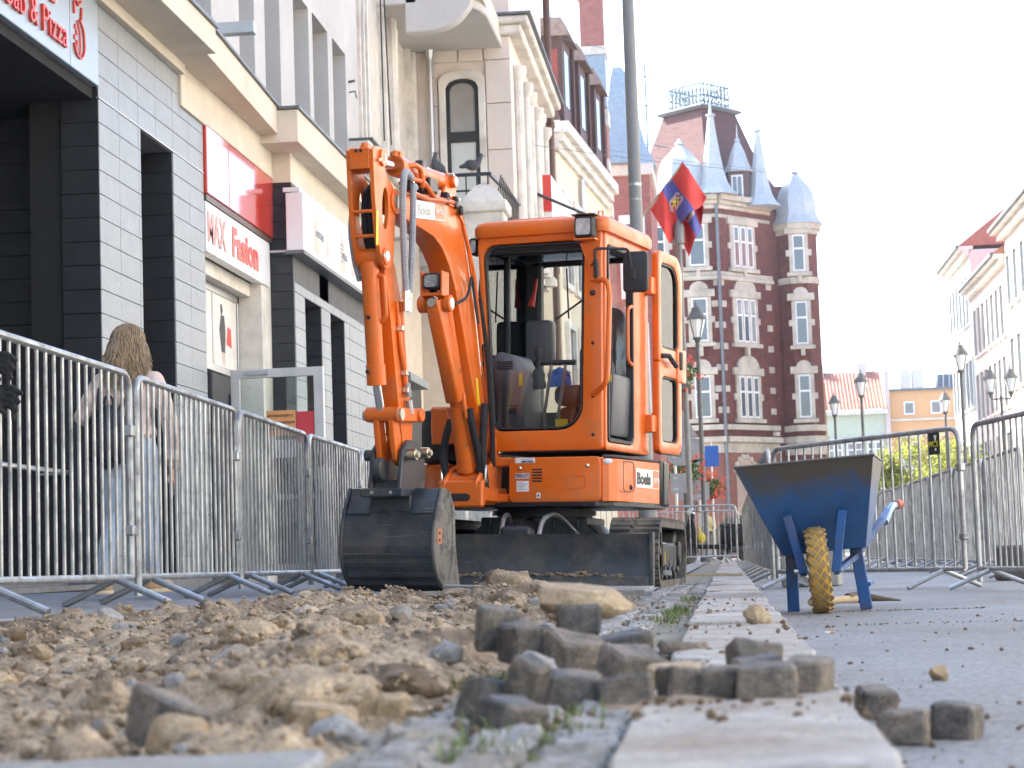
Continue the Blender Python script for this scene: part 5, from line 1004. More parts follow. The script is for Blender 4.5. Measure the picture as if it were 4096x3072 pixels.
# corner panel with the fuel cap
cp = [(.704, -.795), (.745, -.775), (.775, -.70), (.800, -.45), (.800, .12)]
cpo = shell(cp, .560, .845).build('corner_panel', orange, EX, bevel=.006)
MB().prism([(.70, -.78), (.74, -.76), (.78, -.62), (.80, -.2), (.80, .1), (.70, .1)], Hf(0,0,0), Hf.ux, Hf.uy, Hf.uz, .846, .866).build('step_mat', plastic, EX, bevel=.005)
MB().ball(Hf(.742, -.782, .822), (.032, .008, .018), 12, 6).build('cap_sticker', white_st, EX)
# Boels decal on the corner panel (follows its side plane)
s0, s1 = Vector(Hf(.800, -.45, 0)), Vector(Hf(.800, .12, 0)); su = (s1-s0).normalized(); sn = su.cross(Hf.uz)
def side_pl(name, a0, a1, z0, z1, m_, lift=.002): return MB().prism(rpoly(a0, a1, z0, z1, .006), s0, su, Hf.uz, sn, lift, lift+.0015).build(name, m_, cpo)
side_pl('decal', .055, .400, .665, .790, white_st); side_pl('decal', .407, .535, .668, .787, orange, .003)
text('lettering', 'Boels', .105, s0+su*.068+Hf.uz*.690, su, Hf.uz, ink, cpo, lift=.0045, bold=.004, squeeze=1.26)
text('lettering', 'RENTAL', .048, s0+su*.430+Hf.uz*.705, su, Hf.uz, white_st, cpo, lift=.0055, bold=.0005, squeeze=.62)
MB().ring(rpoly(.400, .540, .663, .792, .008), rpoly(.405, .535, .668, .787, .006), s0, su, Hf.uz, sn, .003, .005).build('decal_frame', white_st, cpo)
MB().ring(rpoly(-.20, .02, .63, .83, .03), rpoly(-.195, .015, .635, .825, .027), s0, su, Hf.uz, sn, .0, .003).build('fuel_door_gap', ink, cpo)
MB().ball(s0+su*(-.04)+Hf.uz*.66, (.012, .012, .018), 8, 5).build('fuel_door_lock', ink, cpo)
MB().cyl(s0+su*.565+Hf.uz*.76, s0+su*.565+Hf.uz*.76+sn*.008, .014, n=10).build('bolt', ink, cpo)
cw = [(.800, .125), (.82, .16), (.80, .33), (.74, .52), (.47, .80), (0, .89), (-.47, .80), (-.74, .52), (-.80, .1)]
shell(cw, .555, .860).build('counterweight', blackpaint, EX, bevel=.012, seg=2)
# right-hand hood and side cover (image left)
b = MB(); hp = [(-.80, .4), (-.79, .0), (-.77, -.35), (-.70, -.52), (-.58, -.60), (-.50, -.60), (-.40, -.45), (-.30, .2), (-.4, .6)]
b.prism(hp, Hf(0,0,0), Hf.ux, Hf.uy, Hf.uz, .845, 1.205); b.build('engine_hood', plastic, EX, bevel=.03, seg=2)
b = MB(); b.prism(hp, Hf(0,0,0), Hf.ux, Hf.uy, Hf.uz, .560, .835); b.build('side_cover', mat('orange_gloss', (.62, .11, .010), .15, var=.05, coat=.8), EX, bevel=.03, seg=2)
b = MB(); b.prism([(-.60, -.60), (-.47, -.60), (-.42, -.66), (-.42, -.62), (-.46, -.56), (-.60, -.56)], Hf(0,0,0), Hf.ux, Hf.uy, Hf.uz, 1.02, 1.22)
b.build('hood_front_plate', orange, EX, bevel=.01)
b = MB(); b.prism([(-.56, .96), (-.36, .96), (-.36, 1.10), (-.42, 1.13), (-.45, 1.20), (-.56, 1.21)], Hf(0,0,0), Hf.ux, Hf.uz, -Hf.uy, .66, .675); b.build('hose_guard_plate', orange_w, EX, bevel=.01)
MB().ball(Hf(-.38, -.60, 1.15), (.06, .06, .08), 12, 8).build('horn', blackpaint, EX)
# --- swing post / boom bracket
b = MB()
for s_ in (-.125, .095):
    b.prism([(-.30, .545), (.12, .545), (.15, .70), (.02, .78), (-.14, .82), (-.20, 1.0), (-.27, 1.03), (-.34, 1.0), (-.34, .80)], Bf(0,0,0), -Bf.uy, Bf.uz, Bf.ux, s_, s_+.03)
b.box(-.15, .15, -.10, .36, .56, .66, lambda q: Bf(q.x, q.y, q.z)); b.box(-.155, .155, -.14, -.08, .525, .70, lambda q: Bf(q.x, q.y, q.z))
b.cyl(Bf(-.13, .0, .70), Bf(.13, .0, .70), .055, n=18)
sp = b.build('swing_post', orange_w, EX, bevel=.012)
MB().prism(rpoly(-.07, .07, .565, .615, .024), Bf(0,-.14,0), Bf.ux, Bf.uz, -Bf.uy, .0, .003).build('slot', ink, sp)
MB().cyl(Bf(.125, .27, .96), Bf(.150, .27, .96), .035, n=16).build('pivot_pin', zinc, sp); MB().box(.128, .142, .235, .305, .885, 1.02, lambda q: Bf(q.x, q.y, q.z)).build('keeper_plate', zinc, sp, bevel=.02)
for z in (.60, .64, .70, .75): MB().cyl(Bf(.125, -.02+.0*z, z), Bf(.145, -.02, z), .012, n=6).build('bolt', zinc, sp)
for s_ in (-1, 1):
    MB().tube(fillet([Bf(s_*.06, -.04, .68), Bf(s_*.15, -.07, .68), Bf(s_*.155, -.07, .80), Bf(s_*.13, .0, .81)], .03), .008, 7).build('hose_guard', zinc, sp)
# house front cross-member between post and panel
b = MB(); b.box(-.45, .05, -.74, -.40, .56, .60, Hf); b.box(-.10, .05, -.78, -.70, .56, .62, Hf); b.box(-.12, .05, -.76, -.70, .80, .86, Hf); b.build('front_cross_member', orange, EX, bevel=.01)
MB().box(-.40, .05, -.45, -.40, .60, .86, Hf).build('inner_bulkhead', ink, EX)
# --- boom
top = [(1.36, 2.335), (1.23, 2.39), (.87, 2.445), (.60, 2.465), (.43, 2.44), (.33, 2.36), (.24, 2.20), (.08, 1.84), (-.02, 1.49), (-.13, 1.13), (-.27, .97), (-.30, .91)]
bot = [(-.24, .86), (-.16, .90), (.02, 1.11), (.16, 1.40), (.30, 1.69), (.44, 1.93), (.54, 2.05), (.66, 2.14), (.80, 2.19), (.97, 2.21), (1.25, 2.235), (1.37, 2.27)]
prof = [(a, z) for a, z in top] + bot
b = MB(); n = len(top)
W_ = [.05, .06, .07, .075, .075, .075, .075, .075, .078, .085, .09, .09]
Wb = W_[::-1]
vs = []
for s_ in (-1, 1):
    for (r, z), wd in list(zip(top, W_))+list(zip(bot, Wb)): vs.append(Bf(s_*wd, -r, z))
N2 = 2*n
fs = []
for i in range(n-1):
    j = N2-1-i
    fs += [(i, i+1, j-1, j), (N2+i, N2+j, N2+j-1, N2+i+1)]
for i in range(N2):
    j = (i+1) % N2; fs.append((i, N2+i, N2+j, j))
b.add(vs, fs); boom = b.build('boom', orange, EX, bevel=.008, seg=2, smooth=28)
# raised edge strips along the boom sides
b = MB()
for i in range(3, n-2):
    (r0, z0), (r1, z1) = top[i], top[i+1]
    for s_ in (.080, ): b.beam(Bf(s_, -r0+.03, z0-.03), Bf(s_, -r1+.03, z1-.01), .012, .012)
b.build('weld_bead', orange, boom, smooth=40)
# decal on the boom side
u_ = (Bf(0, -.62, 2.36)-Bf(0, -1.12, 2.30)).normalized(); o_ = Bf(.078, -1.12, 2.262); v_ = (V(0,0,1)-u_*u_.z).normalized()
def bd(name, a0, a1, z0, z1, m_, l=.0): return MB().prism(rpoly(a0, a1, z0, z1, .004), o_, u_, v_, u_.cross(v_), l, l+.0015).build(name, m_, boom)
bd('decal', .0, .32, -.005, .105, white_st); text('lettering', 'Boels', .088, o_+u_*.03+v_*.02, u_, v_, mat('faded_grey_ink', (.42, .40, .37), .5), boom, lift=.002, bold=.002, squeeze=1.15)
MB().ring(rpoly(.32, .50, -.005, .105, .004), rpoly(.325, .495, 0, .10, .004), o_, u_, v_, u_.cross(v_), 0, .002).build('decal_frame', white_st, boom)
text('lettering', 'RENTAL', .05, o_+u_*.345+v_*.03, u_, v_, white_st, boom, lift=.002, squeeze=.72)
MB().prism(rpoly(-.02, .02, -.09, .09, .005), Bf(.084, -.04, 1.28), -Bf.uy, (V(0,0,1)+Bf.uy*-.25).normalized(), Bf.ux, .0, .002).build('warning_sticker', yellow_st, boom)
# boom foot boss
MB().cyl(Bf(-.10, .25, .95), Bf(.095, .25, .95), .07, n=18).build('pivot_boss', orange_w, boom, bevel=.006)
# pipes along the boom top
def pipe(name, pts, r=.012, m_=orange, par=boom, rad=.04): return MB().tube(fillet([Bf(*p) for p in pts], rad), r, 8).build(name, m_, par)
pipe('hydraulic_pipe', [(.075, -1.30, 2.475), (.085, -1.0, 2.50), (.085, -.82, 2.43), (.085, -.60, 2.45), (.085, -.52, 2.455)], .014)
pipe('hydraulic_pipe', [(.088, -1.26, 2.40), (.088, -.95, 2.40), (.088, -.50, 2.455)], .014)
pipe('hydraulic_pipe', [(.060, -.55, 2.50), (.062, -.38, 2.47), (.075, -.30, 2.36), (.086, -.12, 2.05), (.09, .02, 1.6)], .015, rad=.06)
pipe('hydraulic_pipe', [(-.03, -1.1, 2.48), (-.03, -.7, 2.50), (-.03, -.36, 2.46), (-.03, -.2, 2.2)], .014)
for y, z in ((-1.24, 2.44), (-.62, 2.47), (-.46, 2.47)):
    m_ = MB(); m_.box(.055, .100, y-.02, y+.02, z-.045, z+.03, lambda q: Bf(q)); cl = m_.build('pipe_clamp', plastic, boom, bevel=.004)
    MB().cyl(Bf(.10, y, z+.01), Bf(.115, y, z+.01), .010, n=6).build('bolt', zinc, cl)
MB().ball(Bf(.10, -.40, 2.42), (.018, .03, .035), 10, 6).build('grommet', plastic, boom)
# valve block on the boom
b = MB(); b.box(-.02, .035, -.90, -.82, 2.46, 2.66, lambda q: Bf(q)); b.box(-.01, .07, -.86, -.72, 2.47, 2.56, lambda q: Bf(q)); b.build('valve_block', blackpaint, boom, bevel=.008)
for z in (2.53, 2.60, 2.62): MB().cyl(Bf(.02, -.84+.02*(z > 2.55), z), Bf(.03, -.70, z-.02), .017, n=10).build('valve_fitting', chrome, boom)
# boom lug for the arm cylinder
b = MB()
for s_ in (-.055, .03): b.prism([(.62, 2.45), (.36, 2.44), (.36, 2.60), (.42, 2.66), (.50, 2.65), (.54, 2.58)], Bf(0,0,0), -Bf.uy, Bf.uz, Bf.ux, s_, s_+.025)
b.cyl(Bf(-.06, -.45, 2.60), Bf(.085, -.45, 2.60), .042, n=18); b.build('cylinder_lug', orange, boom, bevel=.006)
MB().cyl(Bf(.085, -.45, 2.60), Bf(.089, -.45, 2.60), .030, n=18).build('pin_cap', white_st, boom); MB().cyl(Bf(.06, -.50, 2.635), Bf(.09, -.50, 2.635), .010, n=6).build('bolt', zinc, boom)
# work light on the boom
b = MB(); b.prism([(-.075, 1.84), (.075, 1.84), (.075, 2.0), (.06, 2.0), (.06, 1.86), (-.06, 1.86), (-.06, 2.0), (-.075, 2.0)], Bf(0,-.56,0), Bf.ux, Bf.uz, -Bf.uy, -.02, .10); b.build('light_bracket', orange, boom, bevel=.004)
def work_light(c, ux, uz, fwd, w_, h_, parent, d=.07):
    m_ = MB(); m_.prism(rpoly(-w_, w_, -h_, h_, .022), c, ux, uz, fwd, -d, .0); L_ = m_.build('work_light', plastic, parent, bevel=.012, seg=2)
    MB().prism(rpoly(-w_*.8, w_*.8, -h_*.78, h_*.78, .018), c, ux, uz, fwd, .0, .004).build('lens', lampglass, L_, bevel=.002)
    MB().ring(rpoly(-w_*.9, w_*.9, -h_*.9, h_*.9, .02), rpoly(-w_*.78, w_*.78, -h_*.76, h_*.76, .018), c, ux, uz, fwd, .0, .010).build('bezel', plastic, L_, bevel=.003)
work_light(Bf(0, -.67, 1.935), Bf.ux, Bf.uz, -Bf.uy, .055, .052, boom)
# boom cylinder with guard
b = MB(); b.prism([(-.055, 0), (-.04, -.03), (.04, -.03), (.055, 0), (.055, .06), (-.055, .06)], Bf(0, -.62, 1.80), Bf.ux, (Bf(0,.25,-.60)-Bf(0,0,0)).normalized().cross(Bf.ux)*-1, (Bf(0,.36,-.60)-Bf(0,0,0)).normalized(), -.02, .70)
cg = b.build('cylinder_guard', orange, EX, bevel=.006)
b = MB(); b.cyl(Bf(0, -.17, 1.18), Bf(0, -.01, .76), .062, n=20); b.cyl(Bf(0, -.45, 1.80), Bf(0, -.17, 1.18), .055, n=18); b.cyl(Bf(-.045, 0, .705), Bf(.045, 0, .705), .052, n=16); b.cyl(Bf(0, -.02, .80), Bf(0, -.008, .765), .068, n=20)
bc = b.build('boom_cylinder', orange_w, EX, bevel=.005)
MB().cyl(Bf(0, -.62, 1.88), Bf(0, -.45, 1.6), .03, n=14).build('piston_rod', chrome, bc)
b = MB(); b.cyl(Bf(-.09, -.57, 1.80), Bf(.095, -.57, 1.80), .048, n=18); b.cyl(Bf(-.115, -.57, 1.80), Bf(-.06, -.57, 1.80), .055, n=18); b.cyl(Bf(.06, -.57, 1.80), Bf(.105, -.57, 1.80), .055, n=18); b.build('cylinder_pin', orange_w, bc, bevel=.006)
MB().cyl(Bf(.105, -.57, 1.80), Bf(.109, -.57, 1.80), .036, n=16).build('pin_cap', white_st, bc); MB().cyl(Bf(0, -.63, 1.80), Bf(0, -.66, 1.80), .028, n=14).build('washer', zinc, bc)
pipe('hydraulic_pipe', [(.03, -.22, 1.24), (.06, -.24, 1.26), (.065, -.23, 1.16), (.066, -.2, 1.1)], .014, par=bc)
for k, pts in enumerate(([(.085, -.20, 1.16), (.10, -.16, 1.0), (.10, -.06, .88), (.11, -.02, .66)], [(.12, .0, 1.2), (.13, -.06, 1.0), (.125, -.06, .85), (.12, .02, .64)], [(-.14, .05, 1.10), (-.15, -.04, .95), (-.14, -.07, .78), (-.11, -.02, .65)], [(.10, -.06, 1.9), (.115, .08, 1.5), (.12, .14, 1.1), (.12, .16, .8)])):
    MB().tube(fillet([Bf(*p) for p in pts], .12, 5), .026 if k < 3 else .018, 9).build('hose', hosefab, EX)
MB().tube(fillet([Bf(.105, -.52, 1.80), Bf(.13, -.35, 1.86), Bf(.12, -.25, 2.02), Bf(.10, -.18, 1.98), Bf(.11, -.1, 1.72)], .07, 5), .010, 7).build('light_cable', plastic, EX)
# --- arm cylinder on top
b = MB(); a0, a1 = Bf(0, -1.27, 2.555), Bf(0, -.47, 2.60); b.cyl(a0, a1, .055, n=20); b.cyl(a0, a0+(a1-a0).normalized()*.10, .066, n=20)
b.cyl(a0+V(0,0,.05), a0+V(0,0,.09)+(a1-a0).normalized()*.02, .02, n=10); b.box(-.035, .035, -1.26, -1.20, 2.60, 2.645, lambda q: Bf(q))
b.tube(fillet([Bf(.04, -1.20, 2.56), Bf(.085, -1.15, 2.58), Bf(.085, -1.05, 2.57), Bf(.085, -1.02, 2.46)], .04), .018, 8)
ac = b.build('arm_cylinder', orange, EX, bevel=.004); MB().cyl(Bf(0, -1.66, 2.515), Bf(0, -1.25, 2.556), .030, n=16).build('piston_rod', chrome, ac)
# --- arm: side plates with oval holes, lower box
def rs(pts, n):
    P = [Vector(p) for p in pts]; P.append(P[0]); L = [0]
    for i in range(1, len(P)): L.append(L[-1]+(P[i]-P[i-1]).length)
    out = []
    for k in range(n):
        d = L[-1]*k/n; i = max(j for j in range(len(L)-1) if L[j] <= d+1e-9); t = (d-L[i])/(L[i+1]-L[i]); q = P[i].lerp(P[i+1], t); out.append((q.x, q.y))
    return out
po = [(1.80, 2.55), (1.74, 2.585), (1.64, 2.58), (1.615, 2.53), (1.625, 2.47), (1.585, 2.43), (1.50, 2.39), (1.46, 2.33), (1.455, 2.22), (1.47, 2.08), (1.48, 1.95), (1.53, 1.89), (1.60, 1.88), (1.66, 1.92), (1.72, 2.05), (1.77, 2.30)]
n = 32; outp = rs(po, n); cxh, czh = 1.61, 2.235
inn = []
for (a, z) in outp:
    an = atan2((z-czh)/2.2, a-cxh); inn.append((cxh+.048*cos(an), czh+.125*sin(an)))
b = MB()
for s_ in (-.085, .060): b.ring(outp, inn, Bf(0,0,0), -Bf.uy, Bf.uz, Bf.ux, s_, s_+.025)
b.box(-.06, .06, -1.80, -1.64, 2.44, 2.56, lambda q: Bf(q)); b.cyl(Bf(-.025, -1.70, 2.56), Bf(.025, -1.70, 2.56), .045, n=12); b.cyl(Bf(0, -1.72, 2.56), Bf(0, -1.72, 2.605), .022, n=10)
for z in (2.20, 2.06): b.cyl(Bf(-.06, -1.745+.03*(z < 2.1), z), Bf(.06, -1.745+.03*(z < 2.1), z), .011, n=8)
for c in ((-1.66, 2.525, .05, .10), (-1.46, 2.30, .075, .095), (-1.60, 1.955, .052, .095)): b.cyl(Bf(-c[3], c[0], c[1]), Bf(c[3], c[0], c[1]), c[2], n=18)
# lower box beam
lo = [(1.47, 2.02), (1.60, 1.90), (1.50, 1.60), (1.40, 1.20), (1.30, .86), (1.26, .79), (1.16, .78), (1.11, .84), (1.10, 1.0), (1.06, 1.06), (1.12, 1.10), (1.18, 1.30), (1.25, 1.66), (1.38, 1.92)]
b.prism([(a-.05 if i in (1,2,3,4,5) else a, z) for i, (a, z) in enumerate(lo)], Bf(0,0,0), -Bf.uy, Bf.uz, Bf.ux, -.045, .055)
arm = b.build('arm', orange, EX, bevel=.006, smooth=30)
for s_, c in ((.095, (-1.66, 2.525, .038)), (.095, (-1.60, 1.955, .038)), (.096, (-1.46, 2.30, .05))):
    MB().cyl(Bf(s_, c[0], c[1]), Bf(s_+.005, c[0], c[1]), c[2]*.8, n=18).build('pin_cap', white_st if c[2] < .05 else zinc, arm)
for c in ((.09, -1.73, 2.50), (.09, -1.66, 1.95)): MB().cyl(Bf(*c), Bf(c[0]+.014, c[1], c[2]), .011, n=6).build('bolt', zinc, arm)
MB().prism(rpoly(-.016, .016, -.10, .10, .004), Bf(.0865, -1.735, 2.10), -Bf.uy, V(0,0,1), Bf.ux, .0, .002).build('warning_sticker', yellow_st, arm)
for x in (-.02, .01): MB().cyl(Bf(x, -1.80, 2.545), Bf(x, -1.806, 2.545), .010, n=8).build('bolt', ink, arm)
# dark hoses inside the arm
for x in (-.02, .02): MB().tube(fillet([Bf(x, -1.50, 2.42), Bf(x, -1.68, 2.30), Bf(x, -1.66, 2.08), Bf(x, -1.56, 1.95)], .1), .022, 8).build('hose', hosefab, arm)
# grey corrugated hoses on the side
def corr(pts, r):
    P = fillet([Bf(*p) for p in pts], .12, 10); Q = []; R_ = []
    for i in range(len(P)-1):
        L = (P[i+1]-P[i]).length; k = max(2, int(L/.0055))
        for j in range(k): Q.append(P[i].lerp(P[i+1], j/k))
    for i in range(len(Q)): R_.append(r*(1.0 if i % 2 else .86))
    return MB().tube(Q, R_, 8)
corr([(.11, -1.27, 2.475), (.125, -1.42, 2.50), (.13, -1.46, 2.3), (.13, -1.43, 2.0), (.115, -1.36, 1.78)], .023).build('corrugated_hose', hosegrey, EX, smooth=0)
corr([(.12, -1.23, 2.42), (.145, -1.32, 2.42), (.15, -1.34, 2.25), (.14, -1.33, 1.98), (.12, -1.32, 1.77)], .021).build('corrugated_hose', hosegrey, EX, smooth=0)
corr([(-.10, -1.60, 2.35), (-.12, -1.66, 2.15), (-.11, -1.62, 1.95), (-.10, -1.55, 1.82)], .018).build('corrugated_hose', hosegrey, EX, smooth=0)
b = MB(); b.box(.085, .135, -1.36, -1.30, 1.73, 1.79, lambda q: Bf(q)); b.build('hose_bracket', zinc, EX, bevel=.004)
for y, x in ((-1.36, .115), (-1.32, .12)): MB().cyl(Bf(x, y, 1.66), Bf(x, y, 1.78), .016, n=8).build('hose_fitting', zinc, EX)
pipe('hydraulic_pipe', [(.075, -1.34, 1.72), (.075, -1.30, 1.4), (.072, -1.24, 1.18)], .016, par=arm); pipe('hydraulic_pipe', [(.06, -1.37, 1.72), (.07, -1.33, 1.45), (.075, -1.27, 1.30)], .014, par=arm)
for y, z in ((-1.27, 1.30), (-1.25, 1.20), (-1.34, 1.56)):
    MB().box(.055, .095, y-.02, y+.02, z-.016, z+.016, lambda q: Bf(q)).build('pipe_clamp', zinc, arm, bevel=.003)
for y, z in ((-1.25, 1.24), (-1.22, 1.14)): MB().cyl(Bf(.08, y, z), Bf(.085, y+.015, z-.08), .020, n=9).build('coupling', galv, arm)
# bucket cylinder
b = MB(); c0, c1, c2 = Bf(-.02, -1.60, 1.93), Bf(-.02, -1.475, 1.215), Bf(-.02, -1.41, 1.06)
b.cyl(c0, c1, .052, n=20); b.cyl(c1, c1+(c0-c1).normalized()*.12, .058, n=20); b.cyl(c0, c0+(c1-c0).normalized()*.07, .058, n=20)
b.tube(fillet([c0.lerp(c1, .12)+Bf.ux*.05, c0.lerp(c1, .12)+Bf.ux*.085, c0.lerp(c1, .45)+Bf.ux*.085, c0.lerp(c1, .5)+Bf.ux*.05], .03), .013, 8)
kc = b.build('bucket_cylinder', orange, EX, bevel=.004); MB().cyl(c1, c2, .026, n=14).build('piston_rod', chrome, kc)
for z in (1.60, 1.28): MB().cyl(Bf(-.02, -1.6, z), Bf(-.02, -1.62, z), .012, n=8).build('port_plug', ink, kc)
# link rods and pins
b = MB(); b.cyl(Bf(-.115, -1.40, 1.045), Bf(.10, -1.40, 1.045), .045, n=18); b.cyl(Bf(.03, -1.08, 1.06), Bf(.115, -1.08, 1.06), .042, n=16)
for s_ in (-.065, .03): b.prism([(1.44, 1.06), (1.36, 1.07), (1.28, .86), (1.24, .78), (1.30, .74), (1.37, .78), (1.41, .92)], Bf(0,0,0), -Bf.uy, Bf.uz, Bf.ux, s_, s_+.035)
for s_ in (-.105, .07): b.prism([(1.43, 1.07), (1.38, 1.09), (1.06, 1.09), (1.04, 1.04), (1.08, 1.02), (1.40, 1.0)], Bf(0,0,0), -Bf.uy, Bf.uz, Bf.ux, s_, s_+.025)
lk = b.build('bucket_link', orange_w, EX, bevel=.006); MB().cyl(Bf(.10, -1.40, 1.045), Bf(.115, -1.40, 1.045), .036, n=16).build('pin_end', zinc, lk); MB().cyl(Bf(-.13, -1.40, 1.045), Bf(-.115, -1.40, 1.045), .036, n=16).build('pin_end', zinc, lk)
# quick coupler
b = MB()
for s_ in (-.105, .075):
    b.prism([(1.42, .56), (1.36, .84), (1.28, .90), (1.14, .90), (1.04, .86), (1.0, .70), (1.03, .58), (1.12, .62), (1.14, .56)], Bf(0,0,0), -Bf.uy, Bf.uz, Bf.ux, s_, s_+.03)
b.box(-.14, .13, -1.44, -1.30, .56, .61, lambda q: Bf(q)); b.box(-.10, .10, -1.36, -1.10, .60, .66, lambda q: Bf(q)); b.cyl(Bf(-.05, -1.40, .72), Bf(.0, -1.40, .72), .07, n=16)
qc = b.build('quick_coupler', blacksteel, EX, bevel=.006)
for y, z in ((-1.30, .81), (-1.10, .83)):
    MB().cyl(Bf(.10, y, z), Bf(.165, y, z), .034, n=16).build('pin', brass, qc, bevel=.003); MB().cyl(Bf(-.165, y, z), Bf(-.10, y, z), .034, n=16).build('pin', blacksteel, qc, bevel=.003); MB().cyl(Bf(.165, y, z), Bf(.18, y, z), .018, n=8).build('nut', zinc, qc)
for x in (-.06, .06): MB().cyl(Bf(x, -1.44, .585), Bf(x, -1.452, .585), .011, n=6).build('bolt', zinc, qc)
# bucket
back = [(1.22, .60), (1.30, .48), (1.345, .37), (1.355, .27), (1.34, .18), (1.29, .09), (1.20, .025), (1.10, .0), (1.00, .005)]
b = MB(); m2 = len(back)
inner = [(a-.03, z+.012) for a, z in back]
for (a0_, z0_), (a1_, z1_), (i0, j0), (i1, j1) in zip(back, back[1:], inner, inner[1:]):
    b.hexa([Bf(x, -a, z) for (a, z) in ((a0_, z0_), (i0, j0), (a1_, z1_), (i1, j1)) for x in (-.29, .29)])
bk = b.build('bucket', blacksteel, EX, smooth=50)
for s_ in (-.305, .285):
    MB().prism([(1.235, .62), (1.12, .60), (1.04, .50), (1.02, .27), (.97, .10), (.93, -.02), (1.0, -.03), (1.22, .02), (1.31, .09), (1.36, .18), (1.375, .27), (1.365, .37), (1.32, .48)], Bf(0,0,0), -Bf.uy, Bf.uz, Bf.ux, s_, s_+.022).build('side_plate', mat('worn_steel', (.17, .16, .145), .55, metal=.25, var=.25, dirt=(.07, .068, .065), dcov=.35, dscale=5, bump=.2, bscale=60) if s_ > 0 else blacksteel, bk, bevel=.004)
b = MB(); b.tube([Bf(.309, -1.10, .52), Bf(.309, -1.08, .35), Bf(.309, -1.10, .17), Bf(.309, -1.14, .08)], .007, 6); b.build('side_rib', MATS['worn_steel'], bk)
for s_ in ((-.28, -.13), (.125, .28)): MB().hexa([Bf(x, -a, z) for (a, z) in ((1.325, .46), (1.235, .46), (1.235, .615), (1.205, .615)) for x in s_]).build('top_gusset', blacksteel, bk, bevel=.006)
b = MB(); b.box(-.13, .125, -1.30, -1.20, .42, .57, lambda q: Bf(q)); b.build('coupler_ears', blacksteel, bk, bevel=.005)
for k in range(5):
    a, z = [(1.352, .215), (1.335, .165), (1.30, .105), (1.245, .055), (1.17, .02)][k]; b_ = MB()
    d = [(.1, -1), (.35, -1), (.6, -.8), (.85, -.6), (1, -.25)][k]; dd = Vector(d).normalized()
    b_.beam(Bf(-.288, -a, z), Bf(.288, -a, z), .03, .010, upv=(Bf(0, -dd.y*-1, 0)-Bf(0,0,0))*0+V(0, -.5-.1*k, -.3)); b_.build('wear_strip', blacksteel, bk, bevel=.002)
MB().prism(rpoly(-.035, .035, -.045, .045, .004), Bf(.307, -1.30, .33), -Bf.uy, V(0,0,1), Bf.ux, 0, .004).build('plate_tag', mat('copper_tag', (.45, .18, .09), .5), bk)
for z in (.31, .35): MB().box(.311, .313, -1.315, -1.29, z-.012, z+.006, lambda q: Bf(q)).build('tag_slot', ink, bk)
# --- cab
CX0, CX1, CY0, CY1 = -.20, .70, -.72, .22
cabz = [(.895, 2.36)]
b = MB()
# front frame with rounded window opening
outr = rpoly(-.12, .685, .90, 2.40, [.03, .03, .05, .12], 5); outr = [(x-(.085*(z-.9)/1.5 if x < .2 else 0), z) for x, z in outr]
inr = rpoly(-.085, .545, 1.035, 2.285, [.06, .16, .05, .09], 5); inr = [(x-(.075*(z-1.03)/1.25 if x < .2 else -.02*(z-1.03)/1.25), z) for x, z in inr]
b.ring(outr, inr, Hf(0, CY0, 0), Hf.ux, Hf.uz, Hf.uy, -.012, .055)
ff = b.build('cab_front_frame', orange, EX, bevel=.012, seg=2)
b = MB(); sh = [(x*.985+.004, (z-1.66)*.985+1.66) for x, z in inr]; inr2 = [((x-.23)*.95+.23, (z-1.66)*.965+1.66) for x, z in inr]
b.ring(sh, inr2, Hf(0, CY0, 0), Hf.ux, Hf.uz, Hf.uy, -.006, .03); b.build('window_seal', plastic, EX, bevel=.004)
# lower windscreen glass (upper half is raised)
lowg = [(-.075, 1.05), (.36, 1.05), (.46, 1.08), (.52, 1.16), (.53, 1.25), (.535, 1.43), (-.10, 1.45)]
MB().prism(lowg, Hf(0, CY0+.01, 0), Hf.ux, Hf.uz, Hf.uy, 0, .006).build('windscreen', cabglass, EX)
MB().box(-.12, .54, CY0+.16, CY0+.70, 2.262, 2.268, Hf).build('raised_windscreen', cabglass, EX)
# side frame: door opening
b = MB(); so_ = rpoly(-.70, .20, .90, 2.385, [.03, .03, .10, .05], 4); si_ = rpoly(-.66, -.14, .955, 2.26, [.03, .06, .07, .05], 4)
b.ring(so_, si_, Hf(CX1, 0, 0), Hf.uy, Hf.uz, Hf.ux, -.055, .0); sf = b.build('cab_side_frame', orange, EX, bevel=.012, seg=2)
b = MB(); b.ring([((a+.4)*1.0-.4, z) for a, z in si_], [((a+.40)*.92-.40, (z-1.6)*.965+1.6) for a, z in si_], Hf(CX1, 0, 0), Hf.uy, Hf.uz, Hf.ux, -.045, .008); b.build('door_seal', plastic, EX, bevel=.004)
# far side (left in the picture) frame + rear frame, open for glass
b = MB(); b.ring(rpoly(-.70, .20, .90, 2.36, .05, 4), rpoly(-.655, .12, 1.12, 2.28, .06, 4), Hf(-.185, 0, 0), Hf.uy, Hf.uz, Hf.ux, .0, .04); b.build('cab_side_frame', mat('dark_liner', (.055, .057, .055), .6), EX, bevel=.008)
b = MB(); b.ring(rpoly(-.19, .66, .90, 2.36, .05, 4), rpoly(-.12, .60, 1.22, 2.26, .06, 4), Hf(0, .19, 0), Hf.ux, Hf.uz, Hf.uy, .0, .05); b.build('cab_rear_frame', MATS['dark_liner'], EX, bevel=.008)
MB().box(-.12, .60, .21, .215, 1.22, 2.26, Hf).build('rear_window', cabglass, EX); MB().box(-.17, -.165, -.655, .12, 1.12, 2.28, Hf).build('side_window', cabglass, EX)
MB().box(-.165, -.145, -.30, -.27, 1.18, 2.26, Hf).build('window_divider', plastic, EX)
for y in (-.58, -.25): MB().box(-.15, -.125, y, y+.03, 1.52, 1.56, Hf).build('window_latch', plastic, EX, bevel=.004)
